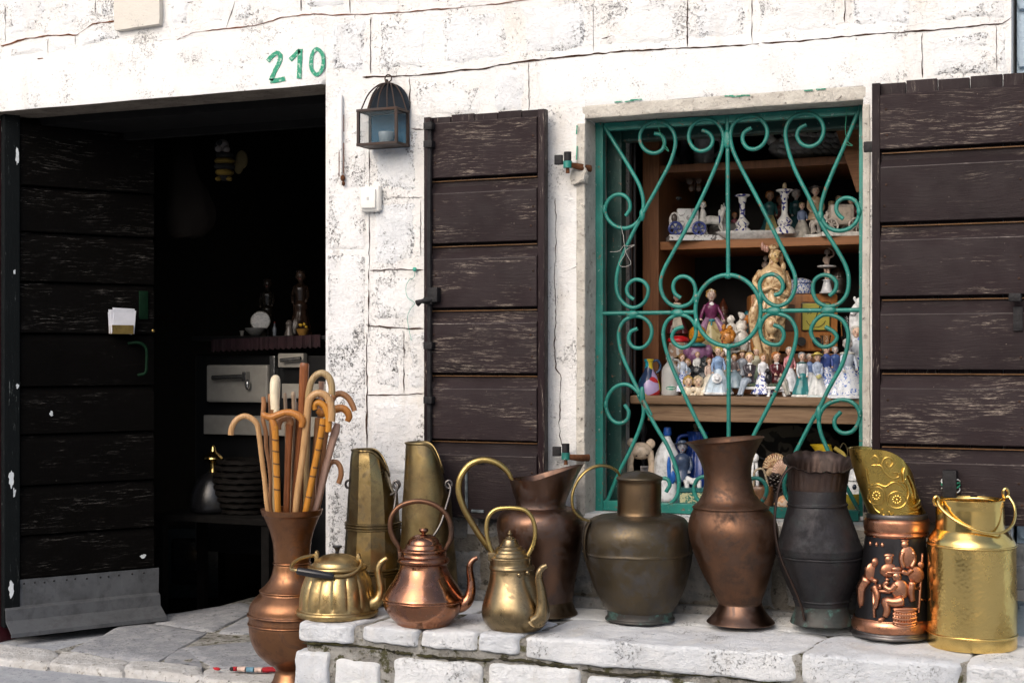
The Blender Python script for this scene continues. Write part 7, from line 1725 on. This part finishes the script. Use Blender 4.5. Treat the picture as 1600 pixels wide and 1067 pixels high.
# top shelf
def v1(u, Y): return HOR - (SH1 - CZ) * pxm(Y, u)
sw = Fig("swan_dish", "large pale porcelain swan with carved feathers on the top shelf", "ornament", 1248, v1(1248, .62), .62, 62)
FEA = glaze((.44, .40, .34), "swan_feathers")
sw.ell("body", FEA, (0, .36, 0, .78, .34, .5), (.35, .42, 0, .6, .3, .4)); 
bm = new()
for i in range(7):
    for k in range(4): ellipsoid(bm, sw.p(-.5 + i * .22 + k * .05, .22 + k * .14, -.42 + k * .05), (sw.k(.16), sw.k(.05), sw.k(.075)), 10, 6, Matrix.Rotation(R(18), 3, 'Y'))
obj("feathers", bm, FEA, sw.root, sharp=0)
sw.tub("neck", FEA, ([(-.55, .45, 0), (-.74, .62, 0), (-.68, .84, 0), (-.50, 1.0, 0), (-.46, 1.12, 0)], [.15, .12, .10, .085, .08])); sw.ell("head", FEA, (-.50, 1.2, -.02, .13, .09, .09), (-.64, 1.17, -.02, .09, .035, .05))
mg = Fig("china_mug", "white china mug on the top shelf near the grille's middle bar", "mug", 1100, v1(1100, .62), .62, 56); mg.rev("body", (.40, .38, .36), [(0, .22), (.03, .27), (.5, .29), (.9, .28), (1.0, .285), None, (1.0, .26), (.2, .24)], 36); mg.tub("handle", (.40, .38, .36), ([(.27, .8, 0), (.44, .76, 0), (.46, .5, 0), (.27, .3, 0)], .05))
mg = Fig("domed_lid", "grey white domed lid in the top shelf's dim corner", "lid", 1042, v1(1042, .66), .66, 40); mg.rev("dome", (.32, .31, .31), [(0, .55), (.05, .58), (.4, .5), (.7, .3), (.85, .08), (.95, .1), (1.0, .04)], 36)
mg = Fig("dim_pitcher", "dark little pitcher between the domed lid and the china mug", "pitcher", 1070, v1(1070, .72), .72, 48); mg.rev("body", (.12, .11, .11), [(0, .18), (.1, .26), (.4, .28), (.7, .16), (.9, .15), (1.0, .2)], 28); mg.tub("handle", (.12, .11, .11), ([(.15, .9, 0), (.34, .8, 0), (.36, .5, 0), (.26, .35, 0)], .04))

# lower display under the counter
LZ = .612
def vl(u, Y): return HOR - (LZ - CZ) * pxm(Y, u)
br = Fig("piglet_ornament", "cream porcelain piglet holder with round ears peeping over the jar's lid", "ornament", 1001, vl(1001, .36), .36, 98)
br.ell("head", (.62, .50, .38), (0, .80, 0, .19, .14, .16)); br.ell("ear", (.62, .49, .36), (-.15, .93, .0, .07, .075, .03), (.16, .91, .0, .075, .08, .03)); br.tub("body", (.60, .48, .36), ([(-.14, .8, -.04), (-.17, .6, -.04), (-.15, .3, 0)], [.06, .05, .07]), ([(.14, .8, -.04), (.17, .6, -.04), (.15, .3, 0)], [.06, .05, .07])); br.rev("base", (.56, .45, .34), [(0, .26), (.05, .28), (.3, .25), (.4, .1)], 28); br.ell("nostrils", (.04, .02, .02), (-.08, .73, -.15, .018, .012, .02), (.09, .735, -.15, .018, .012, .02))
sp_ = Fig("spindle", "turned dark iron spindle standing behind the piglet", "ornament", 1005, vl(1005, .55), .55, 116)
sp_.rev("shaft", m_plain("spindle_iron", (.045, .045, .05), .4), [(0, .08), (.3, .03), (.6, .03), (.66, .05), (.72, .028), (.8, .035), (.88, .055), (.94, .04), (1.0, .02)], 20)
md = Fig("madonna_bottle", "white bottle shaped madonna with a blue crown and blue painted folds", "bottle", 1043, vl(1043, .38), .38, 116)
md.rev("body", (.68, .70, .72), [(0, .14), (.02, .17), (.2, .175), (.45, .18), (.6, .165), (.72, .12), (.82, .06), (.88, .035)], 32, 4, lambda a, z, i: 1 + .03 * math.sin(a * 9)); md.rev("blue_crown", (.02, .10, .42), [(.885, .045), (.9, .055), (1.0, .05)], 20); md.ell("blue_sash", (.02, .12, .45), (0, .45, -.17, .03, .17, .02), (.05, .34, -.17, .04, .09, .02))
st = gent("dark blue porcelain soldier with a brimmed hat beside the madonna", 1066, vl(1066, .37), .37, 92, (.045, .07, .13), (.05, .07, .12), (.1, .1, .12), skin=(.30, .30, .34), hat=('brim', (.06, .09, .15)), base=(.06, .07, .1))
kb = Fig("blue_pitcher", "deep blue pleated pitcher with a looping handle behind the flared vase", "pitcher", 1090, vl(1090, .46), .46, 108)
kb.rev("body", (.012, .045, .24), [(0, .2), (.05, .24), (.3, .26), (.6, .2), (.8, .13), (.95, .14), (1.0, .16)], 56, 4, lambda a, z, i: 1 + .04 * math.sin(a * 16)); kb.tub("handle", (.012, .05, .28), ([(-.12, .95, 0), (-.26, .92, 0), (-.29, .78, 0), (-.22, .66, 0)], .028))
dg = Fig("white_dog", "white porcelain legs of a standing dog on a teal book", "ornament", 1083, 778, .34, 36)
dg.tub("body", WHITE, ([(-.3, .05, 0), (-.26, .4, 0), (-.3, .8, 0)], [.12, .09, .13]), ([(.3, .05, 0), (.27, .4, 0), (.25, .75, 0)], [.12, .09, .12]), ([(-.32, .85, 0), (0, .72, 0), (.3, .8, 0)], [.14, .15, .13])); dg.ell("paws", WHITE, (-.34, .05, -.1, .14, .06, .14), (.32, .05, -.1, .14, .06, .14))
bk = Fig("teal_book", "teal clothbound book lying under the white dog with a flowered card against it", "book", 1083, vl(1083, .345), .345, 26)
bm = new(); box(bm, -bk.k(.95), bk.k(.95), -bk.k(.4), bk.k(1.0), bk.k(.72), bk.k(.98), bk.k(.02)); box(bm, -bk.k(.95), bk.k(.95), -bk.k(.2), bk.k(1.0), 0, bk.k(.70), 0); obj("covers", bm, gm((.03, .13, .13)), bk.root, smooth=False)
bm = new(); box(bm, -bk.k(.85), bk.k(.85), -bk.k(.46), -bk.k(.41), bk.k(.02), bk.k(.68), 0); obj("flowered_card", bm, delft("flowered_card", (.46, .46, .28), (.04, .16, .12), 90, .48, .55), bk.root, smooth=False)
wl = lady("pale long haired saint's head and shoulders in the dark above the flared vase", 1087, 720, .50, 58, .4, (.5, .44, .34), (.52, .46, .36), (.07, .04, .03), skin=(.56, .44, .30))
tw = Fig("salt_pots", "pair of little silvery capped pots in the dark beside the saint", "pot", 1063, 716, .52, 12)
for x in (-.5, .35): tw.rev("pot", SLV, [(0, .32), (.9, .3), (1.0, .1)], 16, dx=x)
gr_ = Fig("low_plinth", "dim dark plinth carrying the saint and silvery pots", "plinth", 1075, vl(1075, .58), .58, 74); bm = new(); box(bm, -gr_.k(.4), gr_.k(.4), -gr_.k(.34), gr_.k(.2), 0, gr_.k(1.02), 0); obj("block", bm, CABD, gr_.root, smooth=False)
wf_ = Fig("white_egg_figure", "small white bald figurine peeping out beside the flared vase", "figurine", 1179, vl(1179, .34), .34, 86); wf_.ell("head", WHITE, (0, .88, 0, .08, .09, .08)); wf_.tub("legs", WHITE, ([(-.03, .80, 0), (-.05, .5, 0), (-.06, 0, 0)], [.03, .03, .04]), ([(.03, .80, 0), (.05, .5, 0), (.06, 0, 0)], [.03, .03, .04]))
bg = Fig("handled_basket", "small brown basket with a pale loop handle between vase and jug", "basket", 1188, vl(1188, .32), .32, 66); bg.tub("loop_handle", (.36, .29, .2), ([(-.16, .5, 0), (-.12, .86, 0), (.05, .9, 0), (.16, .6, 0), (.2, .3, 0)], .028)); bg.rev("basket", (.16, .08, .04), [(0, .24), (.05, .28), (.45, .3), (.5, .28)], 32, 3, lambda a, z, i: 1 + .02 * math.sin(a * 24))
SHELL = delft("shell_bands", (.44, .30, .17), (.26, .14, .08), 60)
def shell(label, u, vb, Y, h, mat):
    s = Fig("sea_shell", label, "shell", u, vb, Y, h)
    bm = new()
    for i in range(15):
        a = R(12 + i * 156 / 14)
        tube(bm, [s.p(0, .05, 0), s.p(.35 * math.cos(a), .12 + .38 * math.sin(a), -.12), s.p(.62 * math.cos(a), .1 + .78 * math.sin(a), -.02)], [s.k(.02), s.k(.055), s.k(.07)], seg=8, n=3)
    obj("fan", bm, mat, s.root, sharp=0); s.ell("hinge", mat, (0, .06, 0, .13, .08, .1)); return s
shell("brown striped fan shell highest of the heap behind the dark jug", 1212, 738, .40, 34, SHELL); shell("pinkish fan shell leaning on the striped one", 1224, 744, .37, 30, glaze((.46, .30, .22))); shell("pale knobbly shell under the striped fan shell", 1206, 746, .38, 18, glaze((.42, .30, .18)))
pc = Fig("pine_cone", "big dark pine cone tipped with white below the shells", "pine cone", 1212, 776, .36, 38)
bm = new()
for i in range(90):
    t_ = i / 90; a = i * 2.39996; zz = .05 + .95 * t_; rr = .40 * math.sin(math.pi * min(.95, .15 + .8 * t_)) 
    ellipsoid(bm, pc.p(rr * math.cos(a), zz, rr * math.sin(a)), (pc.k(.085), pc.k(.085), pc.k(.04)), 6, 4)
obj("scales", bm, delft("cone_scales", (.03, .02, .018), (.34, .31, .27), 40, .6, .66), pc.root, sharp=0)
cs = Fig("shell_bank", "dark heap stand under the shells and the pine cone", "stand", 1212, vl(1212, .385), .385, 24); bm = new(); box(bm, -cs.k(.9), cs.k(1.2), -cs.k(1.0), cs.k(.8), 0, cs.k(1.0), cs.k(.05)); obj("block", bm, CABD, cs.root, smooth=False)
hs = Fig("shell_shelf", "second dark step carrying the three fan shells", "stand", 1215, vl(1215, .43), .43, 58); bm = new(); box(bm, -hs.k(.3), hs.k(.5), -hs.k(.22), hs.k(.4), 0, hs.k(1.0), hs.k(.03)); obj("block", bm, CABD, hs.root, smooth=False)
cn = Fig("conch_shell", "orange cream conch lying on the sill between vase and jug", "shell", 1222, vl(1222, .30), .30, 22); cn.rev("spire", delft("conch", (.58, .32, .16), (.66, .52, .40), 30), [(-.6, .05), (-.3, .3), (0, .5), (.3, .46), (.5, .3), (.55, .34), (.75, .2), (.8, .22), (1.0, .04)], 28, 4, warp=lambda c_, a_, i_: cn.p(0, .42, 0) + Matrix.Rotation(R(80), 3, 'Y') @ c_)
pl_ = Fig("patterned_platter", "big dim black and cream patterned platter propped upright behind the shells", "platter", 1238, 722, .74, 60)
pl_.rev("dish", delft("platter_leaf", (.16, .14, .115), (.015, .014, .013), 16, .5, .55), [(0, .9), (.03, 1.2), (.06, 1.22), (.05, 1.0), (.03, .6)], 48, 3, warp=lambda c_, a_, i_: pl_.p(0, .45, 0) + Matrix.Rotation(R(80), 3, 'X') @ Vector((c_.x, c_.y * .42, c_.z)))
pst = Fig("platter_stand", "dark block behind the shells that props the platter", "stand", 1238, vl(1238, .80), .80, 84); bm = new(); box(bm, -pst.k(.7), pst.k(.7), -pst.k(.15), pst.k(.15), 0, pst.k(1.0), 0); obj("block", bm, CABD, pst.root, smooth=False)
yj = Fig("yellow_jug", "glossy yellow jug showing above the ruffled jug's rim", "jug", 1292, vl(1292, .40), .40, 98); yj.rev("body", (.55, .38, .02), [(0, .18), (.1, .26), (.4, .25), (.65, .15), (.85, .13), (1.0, .17), None, (1.0, .14), (.85, .1)], 32, 4, warp=lambda c_, a_, i_: c_ + Vector((-yj.k(.10) * max(0, (c_.z / yj.k(1) - .8) / .2), 0, 0))); yj.tub("handle", (.58, .46, .12), ([(.12, .95, 0), (.28, .82, 0), (.27, .55, 0), (.22, .4, 0)], .035))
lh = Fig("lighthouse_ornament", "white and navy porcelain lighthouse beside the embossed scuttle's hood", "ornament", 1337, vl(1337, .30), .30, 88)
lh.rev("tower", (.66, .68, .70), [(0, .24), (.02, .25), (.25, .21), (.55, .17), None, (.56, .2), (.59, .2), None, (.6, .13), (.78, .12), None, (.785, .15), (.80, .15), (.86, .06), (.88, .04), (1.0, .015)], 36); lh.rev("navy_band", (.02, .05, .10), [(.10, .24), (.12, .243), (.2, .226), (.22, .218)], 36, close0=False, close1=False); lh.ell("window", (.02, .03, .05), (.0, .69, -.12, .025, .03, .02), (-.06, .45, -.17, .04, .05, .03))
yb_ = Fig("yellow_bowl", "dull yellow bowl low behind the ruffled jug's shoulder", "bowl", 1320, vl(1320, .26), .26, 30); yb_.rev("bowl", (.42, .33, .04), [(0, .3), (.05, .4), (.5, .75), (1.0, .8), None, (1.0, .72), (.4, .5)], 32)
tk = Fig("brass_trivet", "thin dim brass wire loop in the dark near the yellow jug", "ornament", 1318, 708, .5, 16); tk.tub("loop", glaze((.25, .20, .10)), ([(-.4, 0, 0), (-.3, .6, 0), (0, 1.0, 0), (.35, .5, 0), (.4, -.2, 0)], .06)); tk.tub("stem", glaze((.25, .20, .10)), ([(.4, -.2, 0), (.45, -3, 0), (.5, -5.6, 0)], .06))

# more of the crowd on the counter: small pale figurines wedged between the others
for lab, u, vb, Y, h, w__, dr, bo, hr in (
    ("small pale blue and white lady squeezed between the stoneware bottle and the children", 1066, 612, F2 - .02, 56, .5, DEL2, (.60, .68, .80), (.30, .16, .06)),
    ("small cream gowned lady wedged between rock ornament and blonde lady", 1108, 614, F1 + .02, 52, .5, glaze((.76, .70, .58)), (.66, .50, .42), (.20, .10, .04)),
    ("white and blue dancer between the two seated youths", 1192, 616, F1 + .02, 60, .46, DEL, (.74, .76, .80), (.36, .20, .08)),
    ("pink bodiced lady peering out behind the maroon coated youth", 1233, 612, F2 - .02, 66, .46, glaze((.70, .72, .76)), (.60, .26, .28), (.46, .44, .40)),
    ("short white maid between the teal skirted woman and the yellow hat", 1265, 614, F2 - .03, 58, .44, glaze((.78, .79, .80)), (.20, .30, .56), (.40, .38, .34)),
    ("white and navy lady close behind the yellow hat", 1291, 612, F2 - .02, 70, .44, DEL2, (.06, .10, .34), (.50, .42, .28)),
    ("tall pale lady at the end of the row by the horse ornament", 1338, 610, F2, 96, .40, DEL, (.72, .76, .82), (.56, .54, .50)),
    ("plum coated little lady under the ginger doll's head", 1128, 606, F3 - .02, 56, .5, (.34, .12, .22), (.30, .10, .16), (.18, .08, .03)),
    ("straw haired small lady in sage green behind the fair seated boy", 1182, 608, F2 + .02, 62, .46, (.22, .30, .20), (.50, .48, .36), (.56, .42, .16))):
    lady(lab, u, vb, Y, h, w__, dr, bo, hr, folds=10, yaw=random.uniform(-.5, .5))
gent("boy in a white shirt and brown breeches behind the children pair", 1090, 596, F2 + .01, 44, (.70, .70, .68), (.20, .11, .05), (.42, .26, .10), bw=.2)
gent("grey coated porcelain shepherd beside the teal bird", 1160, 608, F2 + .04, 58, (.30, .33, .38), (.62, .60, .54), (.30, .18, .08), hat=('brim', (.30, .20, .09)), bw=.2)
for lab, u, Y, h, w__, dr, bo, hr in (
    ("small white porcelain lady at the cabinet post end of the middle shelf", 1062, .66, 50, .5, glaze(BISQ), (.62, .58, .52), (.40, .36, .30)),
    ("cream and blue lady standing between horse and front candlestick", 1132, .63, 46, .5, DEL3, (.66, .64, .60), (.30, .2, .1)),
    ("pale lady in the gap between the tall candlestick and the tan man", 1253, .63, 56, .46, glaze((.60, .57, .50)), (.20, .26, .40), (.30, .22, .12)),
    ("beige lady with a rosy shawl behind the bright corner coach", 1330, .64, 62, .5, glaze((.56, .50, .42)), (.40, .16, .16), (.24, .14, .07))):
    lady(lab, u, v2(u, Y), Y, h, w__, dr, bo, hr, folds=9)
# ------------------------------------------------------------------ things dimly seen inside the shop, its gloom put into their colours
ENAM = m_plain("old_enamel", (.33, .31, .27), .35, .08)
ENAMD = m_plain("dark_enamel", (.010, .010, .0105), .3, .2)
CHR = m_plain("chrome_dull", (.42, .42, .41), .25, .1, metal=.9)
SY = 1.35
ck = thing("kitchen_range", "old cream enamelled kitchen range with a long door latch inside the dark shop", "cooker", PX(400, SY, -.13))
ko = ck.location
def kb_(name, u0_, u1_, v0_, v1_, Ya, Yb, mat, bev=.004):
    a, b = P(u0_, v1_, Ya), P(u1_, v0_, Ya)
    bm = new(); box(bm, a.x - ko.x, b.x - ko.x, Ya - ko.y, Yb - ko.y, a.z - ko.z, b.z - ko.z, bev); return obj(name, bm, mat, ck, smooth=False)
kb_("body", 305, 520, 556, 860, SY + .03, SY + .5, ENAMD)
d_ = kb_("oven_door", 322, 418, 570, 628, SY - .02, SY + .028, ENAM, .012)
kb_("oven_door", 434, 474, 552, 574, SY - .01, SY + .028, ENAM, .006)
kb_("drawer_front", 318, 520, 652, 678, SY - .01, SY + .028, ENAM)
kb_("drawer_front", 440, 520, 600, 622, SY - .01, SY + .028, ENAM)
kb_("side_rail", 421, 429, 556, 640, SY - .012, SY + .028, CHR)
bm = new(); a, b = P(332, 590, SY - .05) - ko, P(382, 588, SY - .05) - ko; tube(bm, [a, b], .011, seg=10, smooth=False); box(bm, b.x - .008, b.x + .012, b.y - .01, b.y + .03, b.z - .022, b.z + .022, .003); ellipsoid(bm, P(387, 601, SY - .04) - ko, (.014, .014, .026)); obj("door_latch", bm, CHR, ck)
bm = new(); a, b = P(438, 563, SY - .04) - ko, P(470, 560, SY - .04) - ko; tube(bm, [a, b], .009, seg=10, smooth=False); obj("drawer_latch", bm, CHR, ck)
MAROON = m_plain("maroon_cloth", (.022, .006, .009), .85, .3)
kb_("top_plate", 300, 530, 524, 532, SY - .02, SY + .55, ENAMD)
cv = thing("fringed_cover", "maroon fringed cloth draped along the front of the range top", "cloth", PX(400, SY - .03, 1.0)); bm = new()
pts = []
cols_ = 60
prev = None
for i in range(cols_ + 1):
    u = 330 + (500 - 330) * i / cols_
    top = P(u, 531 - (u - 330) * .05, SY - .03 - .006 * math.sin(i * 1.3)); bot = P(u, 549 - (u - 330) * .04 + 2 * math.sin(i * 2.1), SY - .035 - .010 * math.sin(i * 1.3))
    c_ = [bm.verts.new(top - cv.location), bm.verts.new(bot - cv.location)]
    if prev: bm.faces.new((prev[0], prev[1], c_[1], c_[0]))
    prev = c_
rr_ = bmesh.ops.extrude_face_region(bm, geom=bm.faces[:])
for e_ in rr_['geom']:
    if isinstance(e_, bmesh.types.BMVert): e_.co.y += .004
obj("drape", bm, MAROON, cv)
TZ = P(400, 524, SY - .02).z
def vt_(u, Y): return HOR - (TZ - CZ) * pxm(Y, u)
def tiny(name, label, cat, u, h, Y, rows, mat, extra=None):
    f = Fig(name, label, cat, u, vt_(u, Y), Y, h); f.rev("body", mat, rows, 24)
    if extra: extra(f)
    return f
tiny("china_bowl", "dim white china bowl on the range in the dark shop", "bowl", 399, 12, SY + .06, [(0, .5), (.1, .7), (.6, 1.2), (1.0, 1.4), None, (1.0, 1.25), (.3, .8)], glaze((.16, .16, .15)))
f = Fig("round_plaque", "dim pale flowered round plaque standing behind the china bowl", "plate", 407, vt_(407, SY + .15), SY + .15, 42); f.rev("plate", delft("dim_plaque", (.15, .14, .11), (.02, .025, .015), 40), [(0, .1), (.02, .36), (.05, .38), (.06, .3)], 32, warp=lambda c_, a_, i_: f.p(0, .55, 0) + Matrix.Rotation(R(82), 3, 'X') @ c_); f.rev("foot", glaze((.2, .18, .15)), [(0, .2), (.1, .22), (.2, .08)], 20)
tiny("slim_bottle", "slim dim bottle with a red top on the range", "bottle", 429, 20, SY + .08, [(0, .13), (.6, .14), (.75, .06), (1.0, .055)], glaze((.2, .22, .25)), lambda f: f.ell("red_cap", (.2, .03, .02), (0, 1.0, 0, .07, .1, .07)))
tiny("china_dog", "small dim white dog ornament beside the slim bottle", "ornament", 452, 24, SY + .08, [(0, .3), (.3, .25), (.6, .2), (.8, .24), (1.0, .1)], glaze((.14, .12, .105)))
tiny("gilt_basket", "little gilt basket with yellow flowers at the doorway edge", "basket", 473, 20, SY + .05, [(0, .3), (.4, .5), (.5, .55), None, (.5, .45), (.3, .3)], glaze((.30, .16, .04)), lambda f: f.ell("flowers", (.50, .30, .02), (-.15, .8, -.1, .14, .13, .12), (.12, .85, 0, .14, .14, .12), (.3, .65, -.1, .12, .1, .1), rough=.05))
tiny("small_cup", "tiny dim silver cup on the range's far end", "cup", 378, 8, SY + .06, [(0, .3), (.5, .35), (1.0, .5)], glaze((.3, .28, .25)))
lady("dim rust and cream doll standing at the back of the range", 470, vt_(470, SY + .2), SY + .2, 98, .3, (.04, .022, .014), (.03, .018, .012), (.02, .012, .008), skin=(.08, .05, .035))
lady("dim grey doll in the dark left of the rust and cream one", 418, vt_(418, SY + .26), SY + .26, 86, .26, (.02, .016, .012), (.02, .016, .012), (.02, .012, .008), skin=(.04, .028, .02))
# brass lamp and dark basket below
lp = Fig("brass_finial", "small shining brass finial lamp low in the dark doorway", "lamp", 333, 800, 1.0, 105)
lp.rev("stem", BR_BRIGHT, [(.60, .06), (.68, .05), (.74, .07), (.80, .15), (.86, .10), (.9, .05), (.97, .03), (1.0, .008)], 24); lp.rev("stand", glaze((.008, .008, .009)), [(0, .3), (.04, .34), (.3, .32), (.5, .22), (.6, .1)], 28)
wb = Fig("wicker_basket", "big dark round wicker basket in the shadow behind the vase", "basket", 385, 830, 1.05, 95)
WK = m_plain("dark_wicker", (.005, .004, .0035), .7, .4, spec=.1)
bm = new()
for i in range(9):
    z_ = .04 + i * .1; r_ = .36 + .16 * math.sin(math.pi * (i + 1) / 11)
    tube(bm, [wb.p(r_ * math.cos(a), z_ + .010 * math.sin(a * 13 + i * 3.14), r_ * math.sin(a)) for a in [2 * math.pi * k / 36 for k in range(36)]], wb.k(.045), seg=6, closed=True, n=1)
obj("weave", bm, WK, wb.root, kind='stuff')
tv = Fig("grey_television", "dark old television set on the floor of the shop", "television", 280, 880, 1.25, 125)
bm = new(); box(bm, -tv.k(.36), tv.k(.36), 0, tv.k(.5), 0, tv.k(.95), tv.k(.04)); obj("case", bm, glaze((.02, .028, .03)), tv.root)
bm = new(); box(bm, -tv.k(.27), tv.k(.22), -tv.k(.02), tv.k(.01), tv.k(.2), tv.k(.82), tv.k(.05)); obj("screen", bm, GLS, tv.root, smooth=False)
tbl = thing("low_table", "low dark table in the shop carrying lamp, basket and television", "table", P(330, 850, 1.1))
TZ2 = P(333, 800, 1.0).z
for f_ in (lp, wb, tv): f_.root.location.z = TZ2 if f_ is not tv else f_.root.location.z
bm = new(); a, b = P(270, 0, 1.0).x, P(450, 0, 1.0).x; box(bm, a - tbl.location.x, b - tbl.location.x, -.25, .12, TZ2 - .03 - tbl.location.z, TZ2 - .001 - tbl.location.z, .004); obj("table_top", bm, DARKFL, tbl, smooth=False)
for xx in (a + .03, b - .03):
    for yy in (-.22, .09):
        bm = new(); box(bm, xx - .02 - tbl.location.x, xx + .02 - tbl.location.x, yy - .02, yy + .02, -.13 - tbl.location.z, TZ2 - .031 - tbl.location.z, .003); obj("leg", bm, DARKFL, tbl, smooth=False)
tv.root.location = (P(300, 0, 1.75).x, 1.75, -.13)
# hanging plastic bag and plush bee
PLB = Nt("clear_plastic"); nz_ = PLB.noise(PLB.obj, 30, 5, .6, 1.0)
PLB = PLB.set(color=(.012, .010, .009), rough=.4, alpha=.2, spec=.10, normal=PLB.bump(nz_, .8, .02))
bgn = thing("hanging_bag", "crinkled clear plastic bag hanging from the shop ceiling just inside", "bag", P(292, 372, .75))
bm = lathe(new(), smooth_profile([(0, .03, 0), (.01, .09, 0), (.06, .12, .01), (.16, .11, .01), (.26, .07, -.01), (.36, .055, -.02), (.48, .05, -.03), (.56, .02, -.03)], 5), 36, warp=lambda c_, a_, i_: Vector((c_.x, c_.y * .5, c_.z)) + noise.noise_vector(Vector((c_.x * 16, c_.y * 16, c_.z * 9))) * .022)
obj("bag", bm, PLB, bgn)
bm = new(); tube(bm, [(-.03, 0, .56), (-.03, 0, .8), (-.02, 0, 1.4)], .002, seg=6); obj("string", bm, IRON, bgn)
ROOF_Z = RZ
be = Fig("toy_bee", "plush toy bee with black and yellow stripes hanging inside the doorway", "toy", 351, 278, .85, 62)
PBK, PYL, PWH = m_plain("plush_black", (.004, .004, .004), .95), m_plain("plush_yellow", (.11, .07, .006), .95, .1), m_plain("plush_white", (.13, .115, .105), .95, .1)
be.ell("head", PWH, (-.06, .82, 0, .17, .15, .15), (-.13, .72, -.1, .1, .09, .08), (.06, .70, -.1, .1, .09, .08)); be.ell("eye", PBK, (-.1, .86, -.13, .07, .08, .05)); be.ell("nose", PBK, (-.2, .78, -.14, .04, .03, .03))
for i, (z_, r_, m_) in enumerate(((.56, .22, PBK), (.42, .26, PYL), (.28, .27, PBK), (.13, .24, PYL), (.02, .16, PBK))): be.ell("stripe", m_, (0, z_, 0, r_, .105, r_))
be.ell("wing", m_plain("plush_wing", (.06, .045, .015), .9), (.42, .46, .05, .16, .24, .05), (.34, .30, .06, .12, .2, .05)); be.ell("foot", PYL, (-.14, -.04, -.1, .08, .06, .1), (.14, -.04, -.1, .08, .06, .1))
be.tub("thread", IRON, ([(0, .95, 0), (0, 2.5, 0), (0, 5.8, 0)], .008))
# the next doorway's zinc trim at the frame's edge
zt_ = thing("zinc_trim", "grey zinc door trim showing at the far edge beyond the milk can", "trim", P(1590, 930, -.05))
bm = new(); zo = zt_.location
for (v0_, v1_, ya, yb_) in ((853, 886, -.03, 0), (887, 921, -.045, 0), (922, 932, -.075, 0)):
    a, b = P(1581, v1_, -.05), P(1700, v0_, -.05); box(bm, a.x - zo.x, b.x - zo.x, ya, yb_, a.z - zo.z, b.z - zo.z, .002)
obj("trim_plate", bm, ZINC, zt_, smooth=False)
